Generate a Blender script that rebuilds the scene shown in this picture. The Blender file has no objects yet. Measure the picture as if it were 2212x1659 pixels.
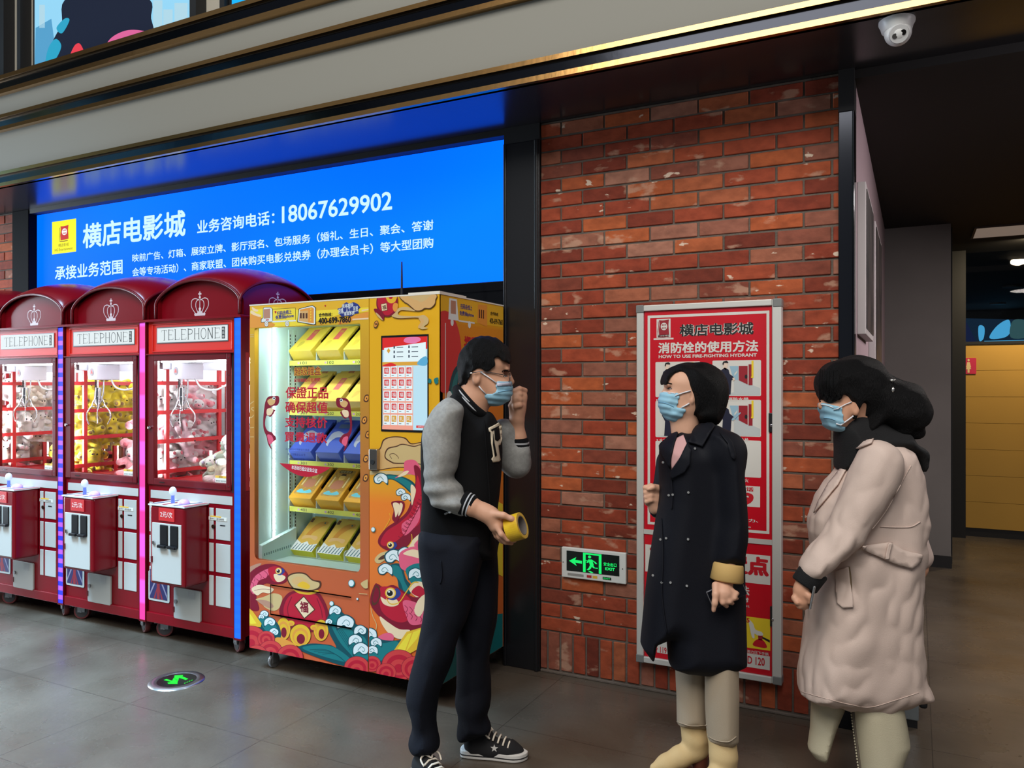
import bpy, bmesh, math, random
import numpy as np
from mathutils import Vector, Matrix
from mathutils.bvhtree import BVHTree

random.seed(7)
rng = np.random.default_rng(7)
PI = math.pi
C = bpy.context.scene.collection

# ------------------------------------------------------------------ camera, world, big lights, exposure
YAW = math.radians(27.2); FPX = 1700.0; CX = 1106.0; HY = 836.0; EYE = 1.55
SN, CS = math.sin(YAW), math.cos(YAW)
cam_data = bpy.data.cameras.new('camera')
cam_data.sensor_width = 36.0
cam_data.lens = FPX / 2212 * 36.0
cam_data.shift_y = (HY - 829.5) / 2212
cam_data.clip_start = 0.05
cam = bpy.data.objects.new('camera', cam_data)
cam.location = (0, 0, EYE)
cam.rotation_euler = (PI / 2, 0, YAW)
C.objects.link(cam)
bpy.context.scene.camera = cam

w = bpy.data.worlds.new('lobby_air'); bpy.context.scene.world = w
w.use_nodes = True
w.node_tree.nodes['Background'].inputs[0].default_value = (0.80, 0.88, 1.0, 1)
w.node_tree.nodes['Background'].inputs[1].default_value = 0.20

def area(name, loc, target, sx, sy, power, col):
    d = bpy.data.lights.new(name, 'AREA'); d.shape = 'RECTANGLE'; d.size = sx; d.size_y = sy
    d.energy = power; d.color = col
    o = bpy.data.objects.new(name, d); o.location = loc
    o.rotation_euler = (Vector(target) - Vector(loc)).to_track_quat('-Z', 'Y').to_euler()
    C.objects.link(o); return o

area('lobby_ceiling_light', (-0.6, -2.2, 6.5), (-1.3, 3.0, 1.0), 6.0, 4.0, 540, (1.0, 0.96, 0.90))
area('entrance_daylight', (-9.4, 2.35, 1.7), (-3.0, 2.0, 0.3), 1.7, 3.2, 260, (0.74, 0.87, 1.0))
wl = area('floor_fill', (-5.0, 0.0, 6.4), (-4.7, 0.7, 0.0), 3.4, 1.8, 430, (0.42, 0.71, 1.0)); wl.data.spread = math.radians(66)  # added blue fill from overhead to brighten the left floor, no real opening
ml = area('mouth_fill', (2.3, 3.3, 2.85), (-0.25, 4.9, 2.0), 0.5, 0.5, 16, (1.0, 0.88, 0.92)); ml.data.spread = math.radians(75)  # added out-of-view fill that brightens the mauve corridor wall

vs = bpy.context.scene.view_settings
vs.view_transform = 'Standard'; vs.look = 'None'; vs.exposure = 0.0; vs.gamma = 1.0; vs.use_curve_mapping = False
bpy.context.scene.cycles.max_bounces = 8
bpy.context.scene.cycles.transparent_max_bounces = 16
bpy.context.scene.cycles.caustics_reflective = False
bpy.context.scene.cycles.caustics_refractive = False
bpy.context.scene.cycles.sample_clamp_indirect = 4.0

# ------------------------------------------------------------------ photo measurements -> places in the hall
def ray(px, py):
    a = (px - CX) / FPX
    return Vector((-SN + a * CS, CS + a * SN, (HY - py) / FPX))
def onY(px, py, Y):
    r = ray(px, py); t = Y / r.y
    return Vector((r.x * t, Y, EYE + r.z * t))
def onX(px, py, X):
    r = ray(px, py); t = X / r.x
    return Vector((X, r.y * t, EYE + r.z * t))
def onZ(px, py, z):
    r = ray(px, py); t = (z - EYE) / r.z
    return Vector((r.x * t, r.y * t, z))
def at(px, py, zc):
    r = ray(px, py)
    return Vector((r.x * zc, r.y * zc, EYE + r.z * zc))

# ------------------------------------------------------------------ materials
def lin(c):
    def f(x):
        x /= 255.0
        return x / 12.92 if x <= 0.04045 else ((x + 0.055) / 1.055) ** 2.4
    return (f(c[0]), f(c[1]), f(c[2]), 1.0)
MATS = {}
def mat(name, col=(128, 128, 128), rough=0.5, metal=0.0, emit=None, es=1.0, bump=0.0, bscale=200.0, coat=0.0, vary=0.0, vscale=6.0, spec=None, sheen=0.0, stretch=None, col2=None, trans=0.0):
    if name in MATS: return MATS[name]
    m = bpy.data.materials.new(name); m.use_nodes = True
    nt = m.node_tree; b = nt.nodes['Principled BSDF']
    b.inputs['Base Color'].default_value = lin(col)
    b.inputs['Roughness'].default_value = rough
    b.inputs['Metallic'].default_value = metal
    if coat: b.inputs['Coat Weight'].default_value = coat; b.inputs['Coat Roughness'].default_value = 0.08
    if spec is not None: b.inputs['Specular IOR Level'].default_value = spec
    if sheen: b.inputs['Sheen Weight'].default_value = sheen; b.inputs['Sheen Roughness'].default_value = 0.5
    if trans: b.inputs['Transmission Weight'].default_value = trans
    if emit is not None:
        b.inputs['Emission Color'].default_value = lin(emit); b.inputs['Emission Strength'].default_value = es
    L = nt.links.new
    def coords(scale, st=None):
        tc = nt.nodes.new('ShaderNodeTexCoord')
        mp = nt.nodes.new('ShaderNodeMapping')
        s = st or (1, 1, 1)
        mp.inputs['Scale'].default_value = (scale * s[0], scale * s[1], scale * s[2])
        L(tc.outputs['Object'], mp.inputs['Vector']); return mp
    if vary or col2 is not None:
        mp = coords(vscale, stretch)
        n = nt.nodes.new('ShaderNodeTexNoise'); n.inputs['Scale'].default_value = 1.0; n.inputs['Detail'].default_value = 5
        L(mp.outputs[0], n.inputs['Vector'])
        r = nt.nodes.new('ShaderNodeValToRGB')
        a = lin(col); c2 = lin(col2) if col2 is not None else tuple(x * (1 - vary) for x in a[:3]) + (1,)
        r.color_ramp.elements[0].position = 0.35; r.color_ramp.elements[1].position = 0.65
        r.color_ramp.elements[0].color = a; r.color_ramp.elements[1].color = c2
        L(n.outputs['Fac'], r.inputs[0]); L(r.outputs[0], b.inputs['Base Color'])
    if bump:
        mp = coords(bscale, stretch)
        n = nt.nodes.new('ShaderNodeTexNoise'); n.inputs['Scale'].default_value = 1.0; n.inputs['Detail'].default_value = 4
        L(mp.outputs[0], n.inputs['Vector'])
        bp = nt.nodes.new('ShaderNodeBump'); bp.inputs['Strength'].default_value = bump; bp.inputs['Distance'].default_value = 0.01
        L(n.outputs['Fac'], bp.inputs['Height']); L(bp.outputs[0], b.inputs['Normal'])
    MATS[name] = m; return m

def glow(name, col, strength=1.0):                     # lit faces of signs, screens, lamps
    if name in MATS: return MATS[name]
    m = bpy.data.materials.new(name); m.use_nodes = True
    nt = m.node_tree; b = nt.nodes['Principled BSDF']
    b.inputs['Base Color'].default_value = (0.01, 0.01, 0.01, 1); b.inputs['Roughness'].default_value = 0.6
    b.inputs['Specular IOR Level'].default_value = 0.1
    b.inputs['Emission Color'].default_value = lin(col); b.inputs['Emission Strength'].default_value = strength
    MATS[name] = m; return m

def glass(name, tint=(255, 255, 255), gloss=0.06):
    if name in MATS: return MATS[name]
    m = bpy.data.materials.new(name); m.use_nodes = True
    nt = m.node_tree; nt.nodes.remove(nt.nodes['Principled BSDF'])
    t = nt.nodes.new('ShaderNodeBsdfTransparent'); t.inputs[0].default_value = lin(tint)
    g = nt.nodes.new('ShaderNodeBsdfGlossy'); g.inputs['Roughness'].default_value = 0.02
    f = nt.nodes.new('ShaderNodeFresnel'); f.inputs['IOR'].default_value = 1.25
    x = nt.nodes.new('ShaderNodeMixShader')
    L = nt.links.new
    L(f.outputs[0], x.inputs[0]); L(t.outputs[0], x.inputs[1]); L(g.outputs[0], x.inputs[2])
    L(x.outputs[0], nt.nodes['Material Output'].inputs[0])
    MATS[name] = m; return m

# ------------------------------------------------------------------ mesh building
class MB:
    def __init__(s): s.v = []; s.f = []; s.mi = []; s.m = 0
    def add(s, vs_, fs, m=None):
        o = len(s.v); s.v += [tuple(p) for p in vs_]
        s.f += [tuple(i + o for i in f) for f in fs]; s.mi += [s.m if m is None else m] * len(fs); return s
    def box(s, x0, x1, y0, y1, z0, z1, m=None):
        v = [(x, y, z) for z in (z0, z1) for y in (y0, y1) for x in (x0, x1)]
        return s.add(v, [(0, 2, 3, 1), (4, 5, 7, 6), (0, 1, 5, 4), (2, 6, 7, 3), (0, 4, 6, 2), (1, 3, 7, 5)], m)
    def obox(s, cen, ax, ay, az, m=None):              # oriented box, half-axis vectors
        cen = Vector(cen); v = [cen + ax * i + ay * j + az * k for k in (-1, 1) for j in (-1, 1) for i in (-1, 1)]
        return s.add(v, [(0, 2, 3, 1), (4, 5, 7, 6), (0, 1, 5, 4), (2, 6, 7, 3), (0, 4, 6, 2), (1, 3, 7, 5)], m)
    def tube(s, pts, r, n=8, closed=False, m=None, caps=True):
        pts = [Vector(p) for p in pts]; N = len(pts)
        rs = r if isinstance(r, (list, tuple)) else [r] * N
        T = []
        for i in range(N):
            a = pts[(i - 1) % N] if (closed or i > 0) else pts[i]
            b = pts[(i + 1) % N] if (closed or i < N - 1) else pts[i]
            T.append((b - a).normalized())
        up = Vector((0, 0, 1)) if abs(T[0].z) < 0.9 else Vector((1, 0, 0))
        u = T[0].cross(up).normalized(); vv = []
        for i in range(N):
            u = (u - T[i] * u.dot(T[i])).normalized(); w_ = T[i].cross(u)
            for k in range(n):
                a = 2 * PI * k / n
                vv.append(pts[i] + (u * math.cos(a) + w_ * math.sin(a)) * rs[i])
        fs = []
        for i in range(N if closed else N - 1):
            j = (i + 1) % N
            for k in range(n):
                k2 = (k + 1) % n
                fs.append((i * n + k, i * n + k2, j * n + k2, j * n + k))
        if caps and not closed:
            fs.append(tuple(reversed(range(n)))); fs.append(tuple((N - 1) * n + k for k in range(n)))
        return s.add(vv, fs, m)
    def cyl(s, a, b, r0, r1=None, n=20, m=None):
        return s.tube([a, b], [r0, r0 if r1 is None else r1], n, m=m)
    def lathe(s, prof, cen=(0, 0, 0), axis='z', n=28, m=None):   # prof: (radius, height)
        vv = []; fs = []; c = Vector(cen)
        for (r, h) in prof:
            for k in range(n):
                a = 2 * PI * k / n; x, y = r * math.cos(a), r * math.sin(a)
                p = {'z': (x, y, h), 'y': (x, h, y), 'x': (h, x, y)}[axis]
                vv.append(c + Vector(p))
        for i in range(len(prof) - 1):
            for k in range(n):
                k2 = (k + 1) % n
                q = (i * n + k, i * n + k2, (i + 1) * n + k2, (i + 1) * n + k)
                fs.append(q if axis != 'y' else tuple(reversed(q)))
        fs.append(tuple(range(n)) if axis == 'y' else tuple(reversed(range(n))))
        e = (len(prof) - 1) * n
        fs.append(tuple(reversed(range(e, e + n))) if axis == 'y' else tuple(range(e, e + n)))
        return s.add(vv, fs, m)
    def ball(s, cen, rad, n=12, m=None):
        c = Vector(cen); rx, ry, rz = rad if isinstance(rad, (tuple, list)) else (rad,) * 3
        vv = [c + Vector((0, 0, -rz))]; K = n * 2
        for i in range(1, n):
            t = -PI / 2 + PI * i / n
            for k in range(K):
                a = 2 * PI * k / K
                vv.append(c + Vector((rx * math.cos(t) * math.cos(a), ry * math.cos(t) * math.sin(a), rz * math.sin(t))))
        vv.append(c + Vector((0, 0, rz))); fs = []
        for k in range(K): fs.append((0, 1 + (k + 1) % K, 1 + k))
        for i in range(n - 2):
            for k in range(K):
                a = 1 + i * K + k; b = 1 + i * K + (k + 1) % K
                fs.append((a, b, b + K, a + K))
        e = len(vv) - 1
        for k in range(K): fs.append((e, e - K + k, e - K + (k + 1) % K))
        return s.add(vv, fs, m)
    def poly(s, pts, m=None): return s.add(pts, [tuple(range(len(pts)))], m)
    def flat(s, uv, put, depth=0.0, m=None):           # polygon in a plane; put(u, v, d) -> point, d = towards the viewer
        ar = sum(uv[i - 1][0] * uv[i][1] - uv[i][0] * uv[i - 1][1] for i in range(len(uv)))
        if ar < 0: uv = uv[::-1]
        n = len(uv)
        if depth == 0: return s.add([put(u, v, 0) for u, v in uv], [tuple(range(n))], m)
        vv = [put(u, v, depth) for u, v in uv] + [put(u, v, 0) for u, v in uv]
        fs = [tuple(range(n)), tuple(range(2 * n - 1, n - 1, -1))] + [(i, i + n, (i + 1) % n + n, (i + 1) % n) for i in range(n)]
        return s.add(vv, fs, m)
    def xf(s, M):
        s.v = [tuple(M @ Vector(p)) for p in s.v]; return s
    def obj(s, name, mats, parent=None, smooth=False, bevel=0.0, seg=2, angle=40):
        me = bpy.data.meshes.new(name); me.from_pydata(s.v, [], s.f)
        for mm in (mats if isinstance(mats, (list, tuple)) else [mats]): me.materials.append(mm)
        me.polygons.foreach_set('material_index', s.mi)
        if smooth: me.polygons.foreach_set('use_smooth', [True] * len(me.polygons))
        me.update()
        o = bpy.data.objects.new(name, me); C.objects.link(o)
        if parent is not None:
            o.parent = parent
        if bevel:
            b = o.modifiers.new('bevel', 'BEVEL'); b.width = bevel; b.segments = seg; b.limit_method = 'ANGLE'; b.angle_limit = math.radians(angle)
        if smooth and bevel == 0 and smooth != 'all':
            try: me.set_sharp_from_angle(angle=math.radians(50))
            except Exception: pass
        return o

def tag(o, label=None, cat=None, group=None, kind=None):
    if label: o['label'] = label
    if cat: o['category'] = cat
    if group: o['group'] = group
    if kind: o['kind'] = kind
    return o
def empty(name, loc=(0, 0, 0), rz=0.0, label=None, cat=None, group=None):
    o = bpy.data.objects.new(name, None); o.empty_display_size = 0.1; o.location = loc; o.rotation_euler = (0, 0, rz)
    C.objects.link(o); tag(o, label, cat, group); return o
def struct(mb, name, m, **k):
    o = mb.obj(name, m, **k); o['kind'] = 'structure'; return o
def copy_tree(o, parent=None):
    c = o.copy(); C.objects.link(c)
    if parent is not None: c.parent = parent
    for ch in list(o.children): copy_tree(ch, c)
    return c

def spline(pts, n=8, closed=True):                     # smooth curve through points
    P = [np.array(p, float) for p in pts]; N = len(P); out = []
    for i in range(N if closed else N - 1):
        p0 = P[(i - 1) % N] if (closed or i > 0) else P[i]
        p1 = P[i]; p2 = P[(i + 1) % N]
        p3 = P[(i + 2) % N] if (closed or i + 2 < N) else p2
        for k in range(n):
            t = k / n
            out.append(tuple(0.5 * ((2 * p1) + (-p0 + p2) * t + (2 * p0 - 5 * p1 + 4 * p2 - p3) * t * t + (-p0 + 3 * p1 - 3 * p2 + p3) * t ** 3)))
    if not closed: out.append(tuple(P[-1]))
    return out
def circ(cx, cy, rx, ry=None, n=24, a0=0.0, a1=2 * PI, rot=0.0):
    ry = rx if ry is None else ry; full = abs(a1 - a0 - 2 * PI) < 1e-6
    out = []
    for k in range(n if full else n + 1):
        a = a0 + (a1 - a0) * k / n; x, y = rx * math.cos(a), ry * math.sin(a)
        out.append((cx + x * math.cos(rot) - y * math.sin(rot), cy + x * math.sin(rot) + y * math.cos(rot)))
    return out
def rrect(x0, x1, y0, y1, r, n=5):
    out = []
    for (cx, cy, a) in ((x1 - r, y1 - r, 0), (x0 + r, y1 - r, PI / 2), (x0 + r, y0 + r, PI), (x1 - r, y0 + r, 3 * PI / 2)):
        for k in range(n + 1):
            t = a + PI / 2 * k / n; out.append((cx + r * math.cos(t), cy + r * math.sin(t)))
    return out
def ribbon(pts, w0, w1=None):                          # flat band along a polyline
    P = [np.array(p, float) for p in pts]; N = len(P); w1 = w0 if w1 is None else w1; Lf = []; Rt = []
    for i in range(N):
        d = P[min(i + 1, N - 1)] - P[max(i - 1, 0)]; d = d / (np.linalg.norm(d) + 1e-9)
        wd = (w0 + (w1 - w0) * i / (N - 1)) / 2; nrm = np.array((-d[1], d[0]))
        Lf.append(tuple(P[i] + nrm * wd)); Rt.append(tuple(P[i] - nrm * wd))
    return Lf + Rt[::-1]
def planeY(Y): return lambda u, v, d: (u, Y - d, v)     # seen from -Y
def planeX(X): return lambda u, v, d: (X + d, u, v)     # seen from +X, u runs along +Y
def planeZ(Z): return lambda u, v, d: (u, v, Z + d)
def pxY(pts, Y):
    return [(p.x, p.z) for p in (onY(a, b, Y) for a, b in pts)]
def pxX(pts, X):
    return [(p.y, p.z) for p in (onX(a, b, X) for a, b in pts)]

# ------------------------------------------------------------------ lettering
_ts = bpy.data.scenes.new('lettering_desk'); _tc = {}
def glyphs(s, bold=0.0, space=1.0):
    key = (s, bold, space)
    if key in _tc: return _tc[key]
    cu = bpy.data.curves.new('t', 'FONT'); cu.body = s; cu.size = 1.0; cu.offset = bold; cu.space_character = space; cu.resolution_u = 3
    o = bpy.data.objects.new('t', cu); _ts.collection.objects.link(o)
    _ts.view_layers[0].update(); dg = _ts.view_layers[0].depsgraph
    me = bpy.data.meshes.new_from_object(o.evaluated_get(dg))
    v = [(p.co.x, p.co.y) for p in me.vertices]; f = [tuple(p.vertices) for p in me.polygons]
    bpy.data.meshes.remove(me); bpy.data.objects.remove(o); bpy.data.curves.remove(cu)
    if not v: v = [(0, 0), (1, 1)]
    xs = [p[0] for p in v]; ys = [p[1] for p in v]
    _tc[key] = (v, f, (min(xs), max(xs), min(ys), max(ys))); return _tc[key]
def letters(mb, s, u0, u1, v0, v1, put, d=0.0008, bold=0.0, m=None, space=1.0, rot=0.0, fit=True):
    v, f, (a0, a1, b0, b1) = glyphs(s, 0.0, space)
    sx = (u1 - u0) / max(a1 - a0 + 2 * bold, 1e-6); sy = (v1 - v0) / max(b1 - b0 + 2 * bold, 1e-6)
    if not fit: sx = sy = min(sx, sy)
    cu, cv = (u0 + u1) / 2, (v0 + v1) / 2
    shifts = [(0, 0)] if not bold else [(bold, bold * .6), (-bold, bold * .6), (bold, -bold * .6), (-bold, -bold * .6), (0, bold), (0, -bold)]
    for k, (ox, oy) in enumerate(shifts):
        out = []
        for (x, y) in v:
            du = (x + ox - (a0 + a1) / 2) * sx; dv = (y + oy - (b0 + b1) / 2) * sy
            out.append(put(cu + du * math.cos(rot) - dv * math.sin(rot), cv + du * math.sin(rot) + dv * math.cos(rot), d + 0.00004 * k))
        mb.add(out, f, m)
def letters_pxY(mb, s, xl, xr, yt, yb, Y, **k):          # yt, yb: top and bottom read at the left end
    a = onY(xl, yt, Y); b = onY(xl, yb, Y); c = onY(xr, yt, Y)
    letters(mb, s, a.x, c.x, b.z, a.z, planeY(Y), **k)

# ------------------------------------------------------------------ soft bodies: blended volumes turned into one skin
import openvdb
class Soft:
    def __init__(s): s.ops = []
    def _p(s, fn, lo, hi, op, k): s.ops.append((fn, np.array(lo, float), np.array(hi, float), op, k)); return s
    def cap(s, a, b, ra, rb=None, k=0.02, op='u', flat=None):      # tapered limb; flat=(axis, factor) squashes it
        a = np.array(a, float); b = np.array(b, float); rb = ra if rb is None else rb
        R = max(ra, rb) * (max(1.0, flat[1]) if flat else 1.0)
        ab = b - a; L2 = float(ab @ ab) + 1e-12
        fx = None
        if flat:
            fx = np.array(flat[0], float); fx = fx / np.linalg.norm(fx); fac = flat[1]
        def fn(X, Y, Z):
            qx, qy, qz = X - a[0], Y - a[1], Z - a[2]
            t = np.clip((qx * ab[0] + qy * ab[1] + qz * ab[2]) / L2, 0, 1)
            ex, ey, ez = qx - t * ab[0], qy - t * ab[1], qz - t * ab[2]
            if fx is not None:
                dd = ex * fx[0] + ey * fx[1] + ez * fx[2]; c = dd / fac - dd
                ex, ey, ez = ex + c * fx[0], ey + c * fx[1], ez + c * fx[2]
            return np.sqrt(ex * ex + ey * ey + ez * ez) - (ra + (rb - ra) * t)
        return s._p(fn, np.minimum(a, b) - R, np.maximum(a, b) + R, op, k)
    def chain(s, pts, rs, k=0.02, op='u', flat=None):
        for i in range(len(pts) - 1): s.cap(pts[i], pts[i + 1], rs[i], rs[i + 1], k, op, flat)
        return s
    def ell(s, c, r, k=0.02, op='u', rot=None):
        c = np.array(c, float); r = np.array(r if isinstance(r, (tuple, list)) else (r, r, r), float); R = r.max(); m = r.min()
        Mi = np.array(rot.inverted(), float) if rot is not None else np.eye(3)
        def fn(X, Y, Z):
            qx, qy, qz = X - c[0], Y - c[1], Z - c[2]
            u = (Mi[0, 0] * qx + Mi[0, 1] * qy + Mi[0, 2] * qz) / r[0]; v = (Mi[1, 0] * qx + Mi[1, 1] * qy + Mi[1, 2] * qz) / r[1]; w_ = (Mi[2, 0] * qx + Mi[2, 1] * qy + Mi[2, 2] * qz) / r[2]
            k0 = np.sqrt(u * u + v * v + w_ * w_) + 1e-9
            k1 = np.sqrt((u / r[0]) ** 2 + (v / r[1]) ** 2 + (w_ / r[2]) ** 2) + 1e-9
            return np.where(k0 < 0.2, (k0 - 1) * m, k0 * (k0 - 1) / k1)
        return s._p(fn, c - R, c + R, op, k)
    def tower(s, st, k=0.02, op='u', p=2.3):            # stacked oval sections: (z, cx, cy, rx, ry, turn)
        st = sorted([tuple(q) + (0.0,) * (6 - len(q)) for q in st]); A = np.array(st, float)
        zs = A[:, 0]; zmin, zmax = zs[0], zs[-1]
        R = max(A[:, 3].max(), A[:, 4].max())
        def fn(X, Y, Z):
            zc = np.clip(Z, zmin, zmax)
            def ip(i):
                # smooth interpolation
                idx = np.clip(np.searchsorted(zs, zc, side='right') - 1, 0, len(zs) - 2)
                t = (zc - zs[idx]) / (zs[idx + 1] - zs[idx]); y0 = A[idx, i]; y1 = A[idx + 1, i]
                g = np.gradient(A[:, i], zs); h = zs[idx + 1] - zs[idx]
                m0 = g[idx] * h; m1 = g[idx + 1] * h; t2 = t * t; t3 = t2 * t
                return (2 * t3 - 3 * t2 + 1) * y0 + (t3 - 2 * t2 + t) * m0 + (-2 * t3 + 3 * t2) * y1 + (t3 - t2) * m1
            cx, cy, rx, ry, tn = (ip(i).astype(np.float32) for i in range(1, 6))
            dx, dy = X - cx, Y - cy
            c_, s_ = np.cos(tn), np.sin(tn)
            u = np.abs(dx * c_ + dy * s_) / rx; v = np.abs(-dx * s_ + dy * c_) / ry
            q = (u ** p + v ** p) ** (1 / p)
            d = (q - 1) * np.minimum(rx, ry)
            dz = np.maximum(zmin - Z, Z - zmax)
            return np.where(dz > 0, np.where(d > 0, np.sqrt(d * d + dz * dz), np.maximum(d, dz)), np.maximum(d, dz))
        lo = np.array([A[:, 1].min() - R, A[:, 2].min() - R, zmin]); hi = np.array([A[:, 1].max() + R, A[:, 2].max() + R, zmax])
        return s._p(fn, lo, hi, op, k)
    def mesh(s, vox=0.006, noise=None, pad=0.03):
        U = [o for o in s.ops if o[3] == 'u']
        lo = np.min([o[1] for o in U], 0) - pad; hi = np.max([o[2] for o in U], 0) + pad
        n = np.ceil((hi - lo) / vox).astype(int) + 1
        ax = [(lo[i] + vox * np.arange(n[i])).astype(np.float32) for i in range(3)]
        D = np.full(n, 1.0, np.float32)
        for fn, a, b_, op, k in s.ops:
            m = k + 4 * vox
            i0 = np.clip(np.floor((a - m - lo) / vox).astype(int), 0, n - 1); i1 = np.clip(np.ceil((b_ + m - lo) / vox).astype(int) + 1, 1, n)
            if np.any(i1 <= i0): continue
            sl = tuple(slice(i0[i], i1[i]) for i in range(3))
            X, Y, Z = np.meshgrid(ax[0][sl[0]], ax[1][sl[1]], ax[2][sl[2]], indexing='ij')
            d = fn(X, Y, Z).astype(np.float32); E = D[sl]
            if op == 'u':
                h = np.clip(0.5 + 0.5 * (E - d) / k, 0, 1); D[sl] = E * (1 - h) + d * h - k * h * (1 - h)
            elif op == 's':
                d = -d; h = np.clip(0.5 - 0.5 * (E - d) / k, 0, 1); D[sl] = E * (1 - h) + d * h + k * h * (1 - h)
            elif op == 'i':
                d0 = np.full_like(D, 1.0); d0[sl] = d; D = np.maximum(D, d0)
        if noise is not None:
            X, Y, Z = np.meshgrid(*ax, indexing='ij'); near = np.abs(D) < 0.05
            D[near] += noise(X[near], Y[near], Z[near]).astype(np.float32)
        D = np.clip(D, -4 * vox, 4 * vox)
        g = openvdb.FloatGrid(4 * vox); g.copyFromArray(np.ascontiguousarray(D)); 
        P, Q = g.convertToQuads(isovalue=0.0)
        P = np.asarray(P, float) * vox + lo; Q = np.asarray(Q, int)
        t = P[Q]; vol = np.einsum('ij,ij->i', t[:, 0], np.cross(t[:, 1], t[:, 2])).sum()
        if vol < 0: Q = Q[:, ::-1]
        return P, Q
def skin_obj(name, P, Q, m, parent=None, M=None, relax=1):
    P = np.asarray(P)
    for _ in range(relax):                              # light relaxation of the skin
        S = np.zeros_like(P); c = np.zeros(len(P))
        for i in range(4):
            a, b_ = Q[:, i], Q[:, (i + 1) % 4]
            np.add.at(S, a, P[b_]); np.add.at(c, a, 1); np.add.at(S, b_, P[a]); np.add.at(c, b_, 1)
        P = 0.5 * P + 0.5 * S / np.maximum(c, 1)[:, None]
    me = bpy.data.meshes.new(name)
    me.vertices.add(len(P)); me.vertices.foreach_set('co', P.astype(np.float32).ravel())
    me.loops.add(len(Q) * 4); me.loops.foreach_set('vertex_index', Q.astype(np.int32).ravel())
    me.polygons.add(len(Q)); me.polygons.foreach_set('loop_start', np.arange(0, len(Q) * 4, 4, dtype=np.int32))
    me.update(calc_edges=True); me.validate()
    me.polygons.foreach_set('use_smooth', np.ones(len(me.polygons), dtype=bool))
    me.materials.append(m)
    if M is not None: me.transform(M)
    o = bpy.data.objects.new(name, me); C.objects.link(o)
    if parent is not None: o.parent = parent
    return o
# ------------------------------------------------------------------ the hall
W = 3.89            # face of the brick wall
FY = 3.37           # face of the fascia above
SOF = 2.99          # underside of the fascia

def brick_mat(name, seed=0.0):
    m = bpy.data.materials.new(name); m.use_nodes = True
    nt = m.node_tree; b = nt.nodes['Principled BSDF']; L = nt.links.new
    g = nt.nodes.new('ShaderNodeNewGeometry')
    r = nt.nodes.new('ShaderNodeValToRGB'); cr = r.color_ramp; cr.interpolation = 'LINEAR'
    cols = [(0.0, (112, 50, 36)), (0.25, (142, 62, 42)), (0.5, (160, 74, 48)), (0.68, (176, 92, 52)), (0.8, (148, 98, 80)), (0.9, (128, 62, 46)), (1.0, (166, 116, 96))]
    cr.elements[0].position = 0; cr.elements[0].color = lin(cols[0][1]); cr.elements[1].position = 1; cr.elements[1].color = lin(cols[-1][1])
    for p, c in cols[1:-1]:
        e = cr.elements.new(p); e.color = lin(c)
    L(g.outputs['Random Per Island'], r.inputs[0])
    tc = nt.nodes.new('ShaderNodeTexCoord')
    def noise(sc, det, off):
        mp = nt.nodes.new('ShaderNodeMapping'); mp.inputs['Scale'].default_value = sc; mp.inputs['Location'].default_value = (off, off * 2, off)
        L(tc.outputs['Object'], mp.inputs[0])
        n = nt.nodes.new('ShaderNodeTexNoise'); n.inputs['Scale'].default_value = 1; n.inputs['Detail'].default_value = det
        L(mp.outputs[0], n.inputs['Vector']); return n.outputs['Fac']
    def ramp(inp, a, b2, ca=(0, 0, 0, 1), cb=(1, 1, 1, 1)):
        q = nt.nodes.new('ShaderNodeValToRGB'); q.color_ramp.elements[0].position = a; q.color_ramp.elements[1].position = b2
        q.color_ramp.elements[0].color = ca; q.color_ramp.elements[1].color = cb
        L(inp, q.inputs[0]); return q.outputs[0]
    def mix(kind, fac, a, b2):
        x = nt.nodes.new('ShaderNodeMix'); x.data_type = 'RGBA'; x.blend_type = kind
        if isinstance(fac, float): x.inputs['Factor'].default_value = fac
        else: L(fac, x.inputs['Factor'])
        L(a, x.inputs['A'])
        if isinstance(b2, tuple): x.inputs['B'].default_value = b2
        else: L(b2, x.inputs['B'])
        return x.outputs['Result']
    c1 = mix('MULTIPLY', 0.65, r.outputs[0], ramp(noise((14, 14, 22), 6, 1.3), 0.3, 0.62, (0.55, 0.5, 0.48, 1), (1.12, 1.08, 1.05, 1)))
    pale = ramp(noise((7, 7, 13), 5, 4.1 + seed), 0.61, 0.68)
    c2 = mix('MIX', pale, c1, lin((196, 158, 132)))
    x = nt.nodes.new('ShaderNodeMath'); x.operation = 'MULTIPLY'; L(pale, x.inputs[0]); x.inputs[1].default_value = 0.55
    nt.links.remove([l for l in nt.links if l.to_socket == c2.node.inputs['Factor']][0]); L(x.outputs[0], c2.node.inputs['Factor'])
    white = ramp(noise((9, 9, 17), 7, 9.7 + seed), 0.685, 0.71)
    c3 = mix('MIX', white, c2, lin((214, 190, 168)))
    L(c3, b.inputs['Base Color']); b.inputs['Roughness'].default_value = 0.8; b.inputs['Specular IOR Level'].default_value = 0.25
    bp = nt.nodes.new('ShaderNodeBump'); bp.inputs['Strength'].default_value = 0.35; bp.inputs['Distance'].default_value = 0.004
    L(noise((60, 60, 60), 6, 2.0), bp.inputs['Height']); L(bp.outputs[0], b.inputs['Normal'])
    return m
M_brick = brick_mat('red_brick')
M_mortar = mat('grey_mortar', (108, 96, 86), 0.95, bump=0.4, bscale=90, vary=0.25, vscale=12)
M_ceil = mat('black_ceiling_paint', (38, 36, 36), 0.75, spec=0.3)
M_black = mat('black_steel', (22, 22, 25), 0.28, spec=0.6)
M_blackmatt = mat('black_matt', (20, 20, 22), 0.6)
M_darkmirror = mat('dark_mirror_steel', (46, 48, 54), 0.16, metal=1.0, bump=0.06, bscale=9)
M_gold = mat('gold_steel', (196, 150, 92), 0.22, metal=1.0, bump=0.25, bscale=7, stretch=(1, 1, 0.2))
M_fascia = mat('grey_fascia_panel', (134, 132, 123), 0.7)

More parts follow.
